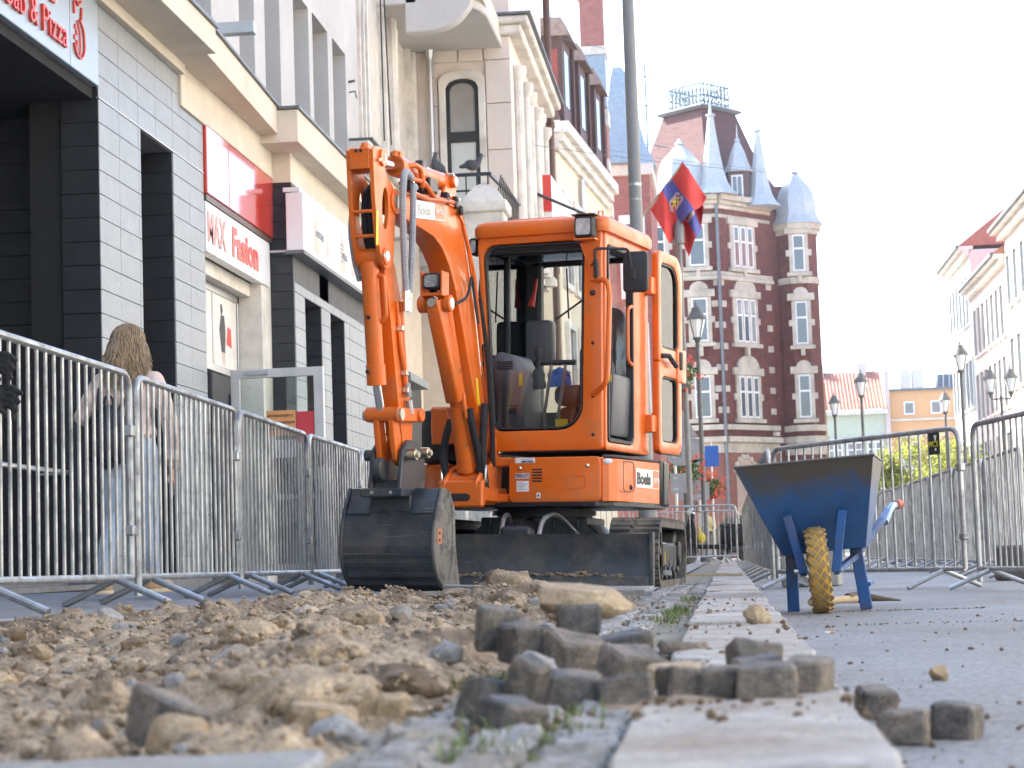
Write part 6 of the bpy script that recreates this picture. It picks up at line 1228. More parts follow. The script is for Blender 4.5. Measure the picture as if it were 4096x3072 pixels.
b = MB(); b.box(-.19, -.07, .10, .19, 1.2, 2.28, Hf); b.build('rear_pillar', plastic, EX, bevel=.02)
b = MB(); b.box(-.15, .045, .0, .14, 1.56, 1.86, Hf); b.build('storage_box', grayplastic, EX, bevel=.03, seg=2)
MB().tube([Hf(-.09, .08, 2.16), Hf(-.10, .06, 2.05), Hf(-.115, .04, 1.96)], [.012, .014, .026], 8).build('emergency_hammer', redpl, EX)
MB().beam(Hf(.02, .18, 1.88), Hf(.36, .19, 2.10), .012, .012).build('wiper', plastic, EX); MB().tube([Hf(.10, .18, 2.24), Hf(.115, .18, 1.88)], .006, 6).build('wiper', plastic, EX)
# roof
b = MB(); rf = rpoly(-.235, .735, -.765, .26, [.09, .07, .10, .09], 4)
n = len(rf); cxr, cyr = .25, -.25
lv = [(2.335, .985), (2.36, 1.0), (2.405, 1.0), (2.432, .97), (2.447, .90)]
vs = [Hf(cxr+(x-cxr)*k, cyr+(y-cyr)*k, z) for z, k in lv for x, y in rf]
fs = [(i*n+k, i*n+(k+1) % n, (i+1)*n+(k+1) % n, (i+1)*n+k) for i in range(len(lv)-1) for k in range(n)]+[tuple(range(n))[::-1], tuple(range((len(lv)-1)*n, len(lv)*n))]
b.add(vs, fs); roof = b.build('roof', orange, EX, smooth=40)
MB().prism(rpoly(.0, .45, -.70, -.05, .05), Hf(0,0,0), Hf.ux, Hf.uy, Hf.uz, 2.447, 2.455).build('roof_panel', orange, roof, bevel=.003)
MB().box(-.18, .68, -.70, .2, 2.29, 2.334, Hf).build('headliner', MATS['dark_liner'], EX)
MB().box(-.155, .56, -.70, -.60, 2.235, 2.30, Hf).build('sun_blind', plastic, EX, bevel=.02)
MB().box(-.12, .52, -.50, -.45, 2.245, 2.27, Hf).build('raised_window_rail', plastic, EX)
# cab lights
b = MB(); b.box(.535, .685, -.86, -.80, 2.262, 2.275, Hf); b.prism([(.535, 2.262), (.685, 2.262), (.665, 2.15), (.60, 2.10)], Hf(0,0,0), Hf.ux, Hf.uz, -Hf.uy, .735, .745); b.build('light_bracket', orange, EX, bevel=.003)
work_light(Hf(.605, -.86, 2.350), Hf.ux, Hf.uz, -Hf.uy, .065, .072, EX, .09)
MB().box(.525, .690, -.875, -.77, 2.425, 2.432, Hf).build('light_hood', mat('light_hood_paint', (.10, .05, .03), .4), EX)
work_light(Hf(-.27, -.64, 2.30), Hf.ux, Hf.uz, -Hf.uy, .03, .06, EX, .09)
MB().tube([Hf(.62, -.60, 2.44), Hf(.62, -.60, 2.49), Hf(.65, -.60, 2.49), Hf(.65, -.60, 2.44)], .006, 6).build('lifting_eye', orange, EX)
# bolts on the corner pillar and hand rail
for z in (2.12, 2.02, 1.93, 1.60, 1.25, 1.0): MB().ball(Hf(.625, -.735, z), .012 if z != 1.93 else .020, 8, 5).build('bolt', ink, ff)
MB().tube(fillet([Hf(.625, -.735, 2.02), Hf(.745, -.79, 2.0), Hf(.76, -.79, 1.92), Hf(.745, -.79, 1.40), Hf(.73, -.79, 1.32), Hf(.625, -.735, 1.26)], .07, 5), .018, 9).build('hand_rail', orange, EX)
MB().tube(fillet([Hf(.70, -.16, 1.90), Hf(.70, -.25, 1.88), Hf(.70, -.25, 1.52), Hf(.70, -.16, 1.50)], .05, 4), .013, 8).build('hand_rail', orange, EX)
# mirror
b = MB(); b.tube(fillet([Hf(.66, -.74, 2.06), Hf(.66, -.78, 2.14), Hf(.66, -.80, 2.21), Hf(.86, -.70, 2.21), Hf(.88, -.68, 2.05)], .03), .010, 8); b.cyl(Hf(.66, -.755, 2.02), Hf(.66, -.775, 2.14), .018, n=10); ma = b.build('mirror_arm', plastic, EX)
b = MB(); b.prism(rpoly(-.085, .085, -.135, .135, .03, 4), Hf(.90, -.67, 2.06), Hf.ux, Hf.uz, -Hf.uy, -.02, .02); b.build('mirror', plastic, EX, bevel=.012, seg=2)
MB().box(.875, .905, -.70, -.688, 2.01, 2.07, Hf).build('mirror_mount', plastic, EX, bevel=.003)
# open door folded back along the side
dF = Fr(17, Hf(.725, .20, 0))
do = rpoly(0, .54, .93, 2.35, [.06, .10, .16, .06], 5); do = [(y+(.06*max(0, 1-abs(z-1.62)/.25)), z) for y, z in do]
d1 = rpoly(.06, .44, 1.66, 2.26, [.05, .05, .14, .05], 5); d2 = rpoly(.06, .42, 1.0, 1.46, [.05, .06, .06, .06], 5)
b = MB()
b.ring(rpoly(0, .53, 1.56, 2.34, [.02, .02, .16, .06], 5), d1, dF(0,0,0), dF.uy, dF.uz, dF.ux, 0, .05)
b.ring(rpoly(0, .50, .92, 1.56, [.05, .09, .02, .02], 5), d2, dF(0,0,0), dF.uy, dF.uz, dF.ux, 0, .05)
b.box(.03, .06, .38, .58, 1.44, 1.68, lambda q: dF(q.x, q.y, q.z)); dr = b.build('door', orange, EX, bevel=.012, seg=2)
for pl, nm in ((d1, 'door_window'), (d2, 'door_window')): MB().prism(pl, dF(0,0,0), dF.uy, dF.uz, dF.ux, .02, .026).build(nm, cabglass, dr)
for pl in (d1, d2):
    c_ = (sum(p[0] for p in pl)/len(pl), sum(p[1] for p in pl)/len(pl)); MB().ring(pl, [((a-c_[0])*.93+c_[0], (z-c_[1])*.95+c_[1]) for a, z in pl], dF(0,0,0), dF.uy, dF.uz, dF.ux, .028, .04).build('window_seal', plastic, dr)
MB().box(.05, .075, .42, .47, 1.53, 1.66, lambda q: dF(q)).build('door_lock', plastic, dr, bevel=.01); MB().tube([dF(.05, .06, 1.60), dF(.09, .10, 1.60), dF(.09, .26, 1.54)], .018, 8).build('door_handle', plastic, dr)
for z in (1.12, 2.08):
    MB().box(-.03, .03, -.09, .05, z-.06, z+.06, lambda q: dF(q)).build('hinge', orange, dr, bevel=.006)
MB().beam(dF(.03, .05, .93), dF(.03, .50, .93), .03, .03).build('bottom_seal', plastic, dr)
# interior: seat, consoles, levers
b = MB(); b.box(.22, .62, -.30, .14, 1.0, 1.22, Hf); b.build('seat_base', plastic, EX, bevel=.03, seg=2)
MB().box(.22, .62, -.42, .08, 1.22, 1.36, Hf).build('seat_cushion', plastic, EX, bevel=.05, seg=3)
bp_ = [(.24, 1.30), (.63, 1.30), (.64, 1.62), (.60, 1.82), (.53, 1.93), (.36, 1.93), (.29, 1.82), (.24, 1.62)]
MB().prism(bp_, Hf(0,0,0), Hf.ux, Hf.uz, (Hf.uy+V(0,0,-.0)), .02, .14).build('seat_backrest', plastic, EX, bevel=.05, seg=3)
g_ = [[Hf(.44+.23*sx*(1+.06*noise.noise((sx*3, i*.7, 1))), -.02-.05*(1-sx*sx)+.02*noise.noise((sx*4, i*.9, 5)), 1.22+i*.06) for sx in [k/6-1 for k in range(13)]] for i in range(13)]
MB().sheet(g_).build('seat_film', film, EX, smooth=80)
b = MB(); b.prism([(-.12, 1.05), (.12, 1.05), (.12, 1.40), (.05, 1.55), (-.06, 1.58), (-.13, 1.50)], Hf(-.02, 0, 0), Hf.ux, Hf.uz, -Hf.uy, .30, .66); con = b.build('side_console', grayplastic, EX, bevel=.025, seg=2)
for k in range(4): MB().box(-.08+.0*k, .03, -.668, -.660, 1.452+.016*k, 1.460+.016*k, Hf).build('vent_slat', ink, con)
for k in range(3): MB().box(.0, .06, -.668, -.660, 1.16+.02*k, 1.172+.02*k, Hf).build('vent_slat', ink, con)
MB().box(.075, .10, -.664, -.660, 1.34, 1.42, Hf).build('warning_sticker', yellow_st, con)
MB().lathe([(.05, 0), (.055, .03), (.042, .06), (.046, .09), (.035, .12), (.018, .14), (.016, .2), (.028, .22), (.026, .27), (.01, .285)], Hf(.12, -.42, 1.34), 12).build('joystick', plastic, EX)
MB().lathe([(.05, 0), (.055, .03), (.042, .06), (.046, .09), (.035, .12), (.018, .14), (.016, .2), (.028, .22), (.026, .27), (.01, .285)], Hf(.60, -.36, 1.38), 12).build('joystick', plastic, EX)
b = MB(); b.prism([(-.06, 1.0), (.07, 1.0), (.09, 1.42), (-.05, 1.42)], Hf(.60, 0, 0), Hf.ux, Hf.uz, -Hf.uy, .12, .50); b.build('armrest_console', grayplastic, EX, bevel=.03, seg=2)
MB().box(.57, .67, -.504, -.500, 1.36, 1.41, Hf).build('warning_sticker', yellow_st, EX)
MB().tube([Hf(.60, -.55, 1.20), Hf(.595, -.56, 1.55), Hf(.59, -.56, 1.62)], [.010, .010, .012], 8).build('safety_lever', plastic, EX); MB().cyl(Hf(.592, -.56, 1.55), Hf(.588, -.56, 1.64), .016, n=8).build('lever_grip', redpl, EX)
for x in (.24, .34):
    MB().tube([Hf(x, -.60, 1.0), Hf(x, -.62, 1.15), Hf(x+.06, -.64, 1.48)], .011, 8).build('travel_lever', mat('dull_steel', (.3, .3, .31), .35, metal=.8) if x < .3 else MATS['dull_steel'], EX)
    MB().tube([Hf(x-.02, -.64, 1.49), Hf(x+.13, -.64, 1.485)], .018, 8).build('lever_grip', plastic, EX)
MB().box(-.12, .66, -.70, .15, .93, .99, Hf).build('cab_floor', plastic, EX)
b = MB(); b.box(.50, .66, -.66, -.62, 1.0, 1.15, Hf); b.build('footrest_grille', plastic, EX, bevel=.004)
b = MB()
for k in range(9): b.box(.51, .65, -.665, -.660, 1.012+k*.0145, 1.018+k*.0145, Hf)
b.build('grille_bars', grayplastic, EX)
MB().box(.34, .42, -.68, -.66, 1.06, 1.11, Hf).build('warning_sticker', yellow_st, EX)
g_ = [[Hf(.12+.17*i/8, -.25+.03*noise.noise((i*.8, j*.9, 2)), 1.36+.14*j/6*(1-.3*abs(i/4-1))+.03*noise.noise((i, j, 7))) for i in range(9)] for j in range(7)]
MB().sheet(g_).build('blue_jacket', bluecloth, EX, smooth=60)
for xx in (-.05, .68): pass
MB().tube(fillet([Hf(-.16, -.70, 2.27), Hf(-.19, -.70, 2.05), Hf(-.20, -.705, 1.85)], .05), [.012]*2+[.008]*5 if False else .009, 6).build('gas_strut', plastic, EX)
# ================================================================ CROWD BARRIERS
def barrier_proto(L, detail=True, bars=None):
    root = thing('crowd_barrier', (0,0,0), 'x', 'barrier')
    h, zb = 1.10, .135; n = bars or max(14, round(L/.118))
    b = MB(); b.tube(fillet([(-L/2+.02, 0, zb), (-L/2+.02, 0, h), (L/2-.02, 0, h), (L/2-.02, 0, zb)], .11, 5), .0185, 10); b.tube([(-L/2+.02, 0, zb), (L/2-.02, 0, zb)], .0165, 10)
    b.cyl((-L/2+.02, 0, zb), (-L/2+.02, 0, zb-.09), .0185, n=10)
    b.build('frame', galv, root)
    bm_ = MB(); bm_.tube([(0, 0, zb), (0, 0, h)], .0085, 7, cap=False); me = bm_.mesh('bar', galv)
    if detail:
        for k in range(n): o = obj('bar', me, root); o.location = (-L/2+.02+(L-.04)*(k+1)/(n+1), 0, 0)
    else:
        b = MB()
        for k in range(n): x = -L/2+.02+(L-.04)*(k+1)/(n+1); b.tube([(x, 0, zb), (x, 0, h)], .0085, 5, cap=False)
        tag(b.build('bars', galv, root), kind='stuff')
    for sx in (-1, 1):
        x = sx*(L/2-.26)
        for sy in (-1, 1):
            b = MB(); b.tube([(x, sy*.01, zb-.012), (x+.05*sy, sy*.27, .012)], .0165, 9); b.build('leg', galv, root)
    b = MB(); b.box(L/2-.045, L/2+.012, -.024, .024, .80, .86); b.build('hook', galv, root, bevel=.008); b = MB(); b.box(L/2-.045, L/2+.012, -.024, .024, .33, .38); b.build('hook', galv, root, bevel=.008)
    return root
PROTO = {}
def place_barrier(p, q, label, group, detail=True, lean=0, z=None):
    p, q = Vector(p), Vector(q); L = round((q-p).length, 1); key = (L, detail)
    if key not in PROTO: PROTO[key] = barrier_proto(L, detail); r = PROTO[key]
    else: r = copy_tree(PROTO[key])
    d = q-p; r.location = ((p.x+q.x)/2, (p.y+q.y)/2, 0)
    z0 = z if z is not None else (pz(p.x, p.y), pz(q.x, q.y))
    r.location.z = sum(z0)/2; r.rotation_euler = (lean, -atan2(z0[1]-z0[0], L), atan2(d.y, d.x)); tag(r, label, 'barrier', group); return r
GL = 'barriers along the footway'
JY = [(-2.80, 7.02), (-2.81, 9.29), (-2.86, 11.57), (-2.91, 13.78), (-2.93, 15.94), (-2.94, 18.1), (-2.94, 20.3), (-2.93, 22.5), (-2.92, 24.7), (-2.9, 26.9), (-2.88, 29.1)]
LBL = ['galvanised crowd barrier cut by the left edge, with the glove', 'second galvanised barrier from the left, in front of the walking woman', 'third galvanised barrier from the left, before the open shop door', 'fourth galvanised barrier from the left, beside the bucket', 'fifth galvanised barrier from the left, mostly behind the bucket', 'sixth barrier of the left row, seen behind the excavator arm', 'seventh barrier of the left row, glimpsed behind the coupler', 'eighth barrier of the left row, glimpsed under the excavator body', 'ninth barrier of the left row, glimpsed behind the swing ring', 'tenth and last barrier of the left row, far behind the tracks']
for i, ((a, b_)) in enumerate(zip(JY, JY[1:])):
    place_barrier((a[0], a[1]+.03, 0), (b_[0], b_[1]-.03, 0), LBL[i], GL, detail=i < 6)
GR = 'barriers between road and kerb'
f1 = place_barrier((.38, 15.95, 0), (1.63, 13.88, 0), 'angled barrier right of the wheelbarrow carrying a small black plate', GR, z=(0, 0)); f2 = place_barrier((1.68, 13.70, 0), (2.10, 11.45, 0), 'barrier cut by the right edge of the picture', GR, z=(0, 0))
ordn = ['first', 'second', 'third', 'fourth', 'fifth', 'sixth', 'seventh', 'eighth', 'ninth', 'tenth']
for k in range(10): place_barrier((.36, 16.0+k*2.2, 0), (.33, 18.17+k*2.2, 0), '%s barrier of the row standing along the kerb behind the wheelbarrow' % ordn[k], 'barriers along the kerb', detail=k < 3, z=(0, 0))
GB = 'barriers across the pavement'
place_barrier((.22, 38.0, 0), (-1.78, 38.1, 0), 'low-looking far barrier across the pavement in front of the scooter', GB, detail=True, z=(.09, .1)); place_barrier((-1.82, 38.1, 0), (-3.9, 38.2, 0), 'far barrier across the pavement behind the excavator track', GB, detail=False, z=(.1, .12)); place_barrier((.3, 43.0, 0), (-1.9, 43.2, 0), 'farthest barrier across the pavement behind the scooter', GB, detail=False, z=(.09, .1))
for k in range(7): place_barrier((2.50-.034*k, 17.2+k*2.2, 0), (2.47-.034*k, 19.37+k*2.2, 0), '%s barrier of the long row on the right of the road' % ordn[k], 'barriers right of the road', detail=k < 3, z=(0, 0))
for k in range(6): place_barrier((3.35-.03*k, 19.5+k*2.2, 0), (3.32-.03*k, 21.67+k*2.2, 0), '%s barrier of the outer row at the right' % ordn[k], 'barriers of the outer right row', detail=False, z=(0, 0))
# plates on barriers
def plate_on(r, L, x0, x1, z0, z1, m_, lift=-.012): b = MB(); b.box(x0, x1, lift-.003, lift, z0, z1); return b.build('name_plate', m_, r, bevel=.003)
pl = plate_on(f1, 2.4, .86, .985, .93, 1.085, mat('plate_black', (.015, .015, .016), .4), -.012)
ye = mat('plate_yellow', (.62, .60, .05), .5); text('plate_lettering', 'WC', .055, (.866, -.016, .985), XP, ZP, ye, pl, squeeze=.8, bold=.001); text('plate_lettering', 'S', .055, (.953, -.016, .985), XP, ZP, ye, pl, squeeze=.8, bold=.001)
b = MB(); b.prism([(.922, 1.065), (.956, 1.065), (.939, 1.01)], (0, -.016, 0), XP, ZP, YP, 0, .002); b.ball((.939, -.016, .965), (.011, .002, .012), 8, 5); b.build('plate_mark', white_st, pl)
for r, x in ((PROTO[(2.2, True)], -1.0),): pass
# ================================================================ WHEELBARROW
WB = thing('wheelbarrow', (.425, 9.50, 0), 'blue steel wheelbarrow with yellow tyred wheel, dirt on its tray', 'wheelbarrow', rot=(0, radians(-1.0), radians(-7)))
bluep = mat('blue_paint', (.018, .090, .28), .42, var=.25, scale=4, dirt=(.085, .075, .06), dcov=.30, dscale=5, dsoft=.2)
def tray_paint():
    m = mat('tray_paint', (.024, .085, .22), .42, var=.25, scale=5); t = m.node_tree; N = t.nodes; bs = N['Principled BSDF']; src = bs.inputs['Base Color'].links[0].from_socket
    tc = N.new('ShaderNodeTexCoord'); sp_ = N.new('ShaderNodeSeparateXYZ'); t.links.new(tc.outputs['Object'], sp_.inputs[0]); nz = N.new('ShaderNodeTexNoise'); nz.inputs['Scale'].default_value = 7; nz.inputs['Detail'].default_value = 7; nz.inputs['Roughness'].default_value = .7; t.links.new(tc.outputs['Object'], nz.inputs['Vector'])
    ad = N.new('ShaderNodeMath'); ad.operation = 'MULTIPLY_ADD'; ad.inputs[1].default_value = .42; t.links.new(nz.outputs[0], ad.inputs[0]); t.links.new(sp_.outputs[2], ad.inputs[2])
    mr = N.new('ShaderNodeMapRange'); mr.inputs[1].default_value = .74; mr.inputs[2].default_value = .86; t.links.new(ad.outputs[0], mr.inputs[0])
    mx = N.new('ShaderNodeMix'); mx.data_type = 'RGBA'; mx.inputs['B'].default_value = (.085, .072, .055, 1); t.links.new(mr.outputs[0], mx.inputs['Factor']); t.links.new(src, mx.inputs['A'])
    wv = N.new('ShaderNodeTexNoise'); mp = N.new('ShaderNodeMapping'); mp.inputs['Scale'].default_value = (30, 30, 4); t.links.new(tc.outputs['Object'], mp.inputs[0]); t.links.new(mp.outputs[0], wv.inputs['Vector']); wv.inputs['Detail'].default_value = 6
    m2 = N.new('ShaderNodeMapRange'); m2.inputs[1].default_value = .66; m2.inputs[2].default_value = .74; t.links.new(wv.outputs[0], m2.inputs[0]); mx2 = N.new('ShaderNodeMix'); mx2.data_type = 'RGBA'; mx2.inputs['B'].default_value = (.16, .14, .11, 1); t.links.new(m2.outputs[0], mx2.inputs['Factor']); t.links.new(mx.outputs['Result'], mx2.inputs['A']); t.links.new(mx2.outputs['Result'], bs.inputs['Base Color'])
    return m
tp = tray_paint()
ft = [(-.345, -.15, .70), (.300, -.15, .722), (.225, .10, .30), (-.165, .10, .275)]          # front board, clockwise from top left
rt_ = [(-.345, .62, .70), (.305, .62, .722), (.225, .42, .30), (-.165, .42, .28)]
def plate3(pts, th, nm, m_, par): 
    p = [Vector(q) for q in pts]; n = (p[1]-p[0]).cross(p[2]-p[0]).normalized()*th; b = MB(); b.hexa([p[3], p[2], p[3]+n, p[2]+n, p[0], p[1], p[0]+n, p[1]+n]); return b.build(nm, m_, par, bevel=.002)
tr_ = plate3(ft, .004, 'tray_front', tp, WB)
plate3([rt_[0], rt_[1], rt_[2], rt_[3]], .004, 'tray_back', tp, WB); plate3([ft[1], rt_[1], rt_[2], ft[2]], .004, 'tray_side', tp, WB); plate3([ft[0], rt_[0], rt_[3], ft[3]], .004, 'tray_side', tp, WB); plate3([ft[3], ft[2], rt_[2], rt_[3]], .004, 'tray_bottom', tp, WB)
b = MB()
for i in range(4): b.cyl(ft[0] if i == 0 else (rt_[0] if i == 1 else (rt_[1] if i == 2 else ft[1])), (rt_[0] if i == 0 else (rt_[1] if i == 1 else (ft[1] if i == 2 else ft[0]))), .006, n=6)
b.build('tray_rim', tp, WB)
for sx, xt, zt in ((-1, -.125, .465), (1, .135, .475)):
    b = MB(); b.beam((xt, -.045, zt), (sx*.075+.01, .0-.012, .19), .042, .018, upv=(0, 1, 0)); b.build('front_strut', bluep, WB, bevel=.004)
    b = MB(); b.beam((sx*.075+.01, .0, .19), (sx*.15+.02, .32, .265), .03, .03); b.beam((sx*.15+.02, .32, .265), (sx*.30+.02, .95, .50), .032, .032); fr_ = b.build('frame_tube', bluep, WB, bevel=.004)
    b = MB(); b.tube(fillet([(sx*.28+.01, .80, .42), (sx*.30+.02, .92, .50), (sx*.32+.02, 1.05, .51)], .06), .019, 10); b.build('handle', mat('worn_blue_steel', (.22, .32, .46), .35, metal=.5), WB); MB().cyl((sx*.32+.02, 1.03, .51), (sx*.33+.03, 1.16, .515), .024, n=12).build('grip', mat('red_grip', (.38, .09, .045), .6), WB, bevel=.005)
    xl = -.150 if sx < 0 else .165
    for yy in ((.30, .40) if sx > 0 else (.34,)): b = MB(); b.beam((xl+.0, yy, .30), (xl+sx*.02+.012, yy+.04, .0), .058 if yy < .38 else .03, .026, upv=(0, 1, 0)); b.build('leg', bluep, WB, bevel=.004)
MB().beam((.215, .31, .12), (.225, .44, .13), .02, .02).build('leg_brace', bluep, WB)
MB().cyl((-.11, 0, .20), (.115, 0, .20), .012, n=8).build('axle', zinc, WB)
# wheel, slightly leaning
wr = MB(); wm = Matrix.Rotation(radians(-3.5), 3, 'Y') @ Matrix.Rotation(radians(6), 3, 'Z')
wc = V(.005, 0, .203)
def wp(x, a, r): return wc+wm @ V(x, r*cos(a), r*sin(a))
prof = [(-.034, .125), (-.046, .150), (-.046, .175), (-.036, .192), (-.016, .201), (.016, .201), (.036, .192), (.046, .175), (.046, .150), (.034, .125)]
n = 40; wr.add([wp(x, 2*pi*k/n, r) for k in range(n) for x, r in prof], [(k*10+i, k*10+i+1, ((k+1) % n)*10+i+1, ((k+1) % n)*10+i) for k in range(n) for i in range(9)])
yt = mat('yellow_rubber', (.55, .30, .03), .7, var=.12, dirt=(.30, .19, .06), dcov=.25, dscale=9, dsoft=.25)
wheel = wr.build('wheel', yt, WB)
b = MB()   # diamond tread blocks
for k in range(24):
    for j in range(5):
        a = 2*pi*(k+.5*(j % 2))/24; xs = -.038+.019*j; rr = .1990 if abs(xs) < .02 else .1885; da, dx = .118, .0165
        p = [(xs-dx, a), (xs, a-da), (xs+dx, a), (xs, a+da)]
        b.add([wp(x, q, rr-.004) for x, q in p]+[wp(xs+(x-xs)*.86, a+(q-a)*.86, rr+.0042) for x, q in p], [(4,5,6,7)]+[(i, (i+1) % 4, 4+(i+1) % 4, 4+i) for i in range(4)])
b.build('tread', mat('tread_rubber', (.27, .185, .085), .8, var=.25, scale=20, dirt=(.12, .09, .055), dcov=.25, dscale=6), wheel, smooth=0)
b = MB(); b.tube([wp(-.03, 0, 0), wp(.03, 0, 0)], .125, 24); b.build('rim', mat('rim_paint', (.35, .30, .22), .5), wheel); MB().tube([wp(-.05, 0, 0), wp(.05, 0, 0)], .03, 12).build('hub', zinc, wheel)
# mattock lying on the road behind the wheel
MT = thing('mattock', (.62, 10.3, .02), 'mattock with a pale wooden shaft lying on asphalt behind the wheel', 'tool', rot=(0, 0, 0))
MB().tube([(-.22, -.42, .022), (-.06, -.08, .022), (.02, .0, .022)], [.020, .018, .022], 10).build('shaft', mat('tool_wood', (.50, .38, .25), .7, var=.15, stretch=(8, 8, 8)), MT)
b = MB(); b.tube([(-.02, -.03, .028), (.05, .05, .030), (.10, .04, .026), (.18, .02, .016), (.25, .03, .008)], [.026, .030, .020, .010, .004], 8); b.build('head', mat('rusty_steel', (.13, .095, .07), .7, metal=.3, var=.3), MT)
# concrete block on a barrier foot
o = MB().box(-.23, .23, -.16, .16, 0, .33).build('concrete_block', mat('concrete', (.34, .33, .31), .9, var=.12, scale=9, bump=.5, bscale=60), bevel=.012); o.location = (.68, 16.4, 0); o.rotation_euler.z = -.15; tag(o, 'grey concrete ballast block behind the wheelbarrow legs', 'block')
o = MB().box(-.2, .2, -.16, .16, 0, .28).build('ballast_block', mat('dark_ballast', (.08, .075, .07), .9), bevel=.02); o.location = (2.35, 16.4, 0); tag(o, 'dark ballast block at the foot of the right-hand barriers', 'block')
# ================================================================ PERSON
def fused(mb, voxel=.012, smooth=6, name='body'):
    t_ = obj('tmp', mb.mesh('tmp', [], smooth=0)); m = t_.modifiers.new('r', 'REMESH'); m.mode = 'VOXEL'; m.voxel_size = voxel
    s_ = t_.modifiers.new('s', 'SMOOTH'); s_.iterations = smooth; s_.factor = .5
    dg = bpy.context.evaluated_depsgraph_get(); dg.update(); me = bpy.data.meshes.new_from_object(t_.evaluated_get(dg)); me.name = name
    tm = t_.data; bpy.data.objects.remove(t_); bpy.data.meshes.remove(tm)
    me.polygons.foreach_set('use_smooth', [True]*len(me.polygons)); return me
PE = thing('person', (-3.385, 11.12, .176), 'woman walking away in pink jacket and pale jeans behind the barriers', 'person', rot=(0, 0, radians(3)))
b = MB()
def limb(*pr): b.tube([p for p, r in pr], [r for p, r in pr], 12); [b.ball(p, r, 10, 7) for p, r in pr]
# legs: left leg trailing, right leg forward
limb(((-.075, .0, .80), .098), ((-.085, .01, .62), .086), ((-.095, .03, .44), .058), ((-.11, -.08, .27), .056), ((-.12, -.14, .10), .036))
limb(((.075, .0, .80), .098), ((.085, .05, .62), .086), ((.095, .09, .44), .058), ((.10, .08, .27), .056), ((.11, .09, .08), .036))
b.ball((0, -.01, .84), (.165, .115, .12), 14, 10); b.ball((0, -.005, .98), (.14, .10, .12), 14, 10); b.ball((0, .01, 1.12), (.165, .105, .15), 14, 10); b.ball((0, .0, 1.23), (.17, .085, .07), 14, 8)
b.cyl((0, .0, 1.24), (0, .01, 1.36), .05); b.ball((0, .02, 1.435), (.075, .095, .11), 14, 10)
limb(((-.155, .0, 1.215), .058), ((-.22, -.03, 1.10), .054), ((-.265, -.02, 1.02), .050), ((-.20, .10, .96), .042), ((-.13, .18, .94), .032))
limb(((.155, .0, 1.215), .058), ((.205, -.02, 1.10), .054), ((.238, -.01, .99), .050), ((.245, .04, .84), .044), ((.235, .07, .74), .036))
me = fused(b, .011, 5, 'body')
pinkj = mat('pink_jacket', (.66, .50, .43), .85, var=.10, scale=9, bump=.8, bscale=16); jeans = mat('pale_jeans', (.40, .47, .56), .85, var=.14, scale=9, bump=.6, bscale=20); skin = mat('skin', (.52, .30, .22), .55, var=.05)
for m_ in (pinkj, jeans, skin): me.materials.append(m_)
for p in me.polygons:
    c = p.center; p.material_index = 1 if c.z < .895 and abs(c.x) < .20 else (2 if c.z > 1.30 or (c.x > .2 and c.z < .76) else 0)
body = obj('body', me, PE)
# hand holding a phone
b = MB(); b.ball((.232, .085, .685), (.018, .035, .045), 10, 7)
for k in range(4): b.tube([(.236, .065+.016*k, .65), (.246, .062+.017*k, .62), (.240, .070+.016*k, .590+.008*abs(k-1.5))], [.010, .009, .007], 7)
b.tube([(.225, .06, .68), (.215, .045, .65), (.222, .04, .625)], [.011, .010, .008], 7); b.cyl((.235, .07, .76), (.232, .083, .69), .026, .022)
hm = fused(b, .004, 2, 'hand'); hm.materials.append(skin); obj('hand', hm, PE)
b = MB(); b.cyl((-.13, .18, .94), (-.10, .22, .94), .024); b.ball((-.08, .23, .94), (.03, .035, .02), 8, 6); hm = fused(b, .006, 3, 'hand'); hm.materials.append(skin); obj('hand', hm, PE)
o = MB().box(-.004, .004, -.036, .036, -.075, .075).build('phone', mat('phone_black', (.02, .02, .025), .2), bevel=.003); o.location = (-3.385+.222, 11.12+.10, .176+.625); o.rotation_euler = (.25, .05, 0); tag(o, 'dark phone held in the walking woman right hand', 'phone')
# jacket hem, cuff and hood folds
b = MB(); b.lathe([(.150, .0), (.163, .02), (.160, .05), (.150, .07)], (0, -.005, .885), 22); o = b.build('jacket_hem', pinkj, PE); 
b = MB(); b.lathe([(.045, 0), (.052, .02), (.050, .05), (.043, .06)], (.240, .05, .755), 14); b.build('cuff', pinkj, PE)
# hair: skull cap and long locks
hair = mat('dark_blond_hair', (.26, .18, .105), .45, var=.75, scale=30, stretch=(5, 5, .35), rvar=.1)
b = MB(); b.ball((0, .015, 1.455), (.086, .098, .098), 16, 12); rh = random.Random(4)
for k in range(620):
    a = rh.uniform(-1.95, 1.95); e = rh.uniform(0, 1); r0 = .02+.08*e
    p0 = V(r0*sin(a)*.95, .015-r0*cos(a)*1.0, 1.455+.098*sqrt(max(0, 1-(r0/.105)**2))); p1 = V(.090*sin(a), .01-.100*cos(a), 1.44+rh.uniform(-.03, .03))
    ln = rh.uniform(.12, .29) if abs(a) < 1.2 else rh.uniform(.08, .22); wv = rh.uniform(0, 6); p2 = V(.108*sin(a)+.018*sin(wv), .0-.112*cos(a), 1.44-ln*.5); p3 = V(.112*sin(a)+.035*sin(wv+2), -.012-.118*cos(a)+.01*cos(wv), 1.44-ln)
    b.tube([p0, p0.lerp(p1, .5)+(p1-V(0,0,1.40)).normalized()*.006, p1, p1.lerp(p2, .5)+V(.008*sin(wv+1), -.003, 0), p2, p2.lerp(p3, .5)+V(.010*sin(wv+3), -.004, 0), p3], [.004, .0055, .006, .006, .0055, .0045, .001], 4)
b.build('hair', hair, PE, smooth=60)
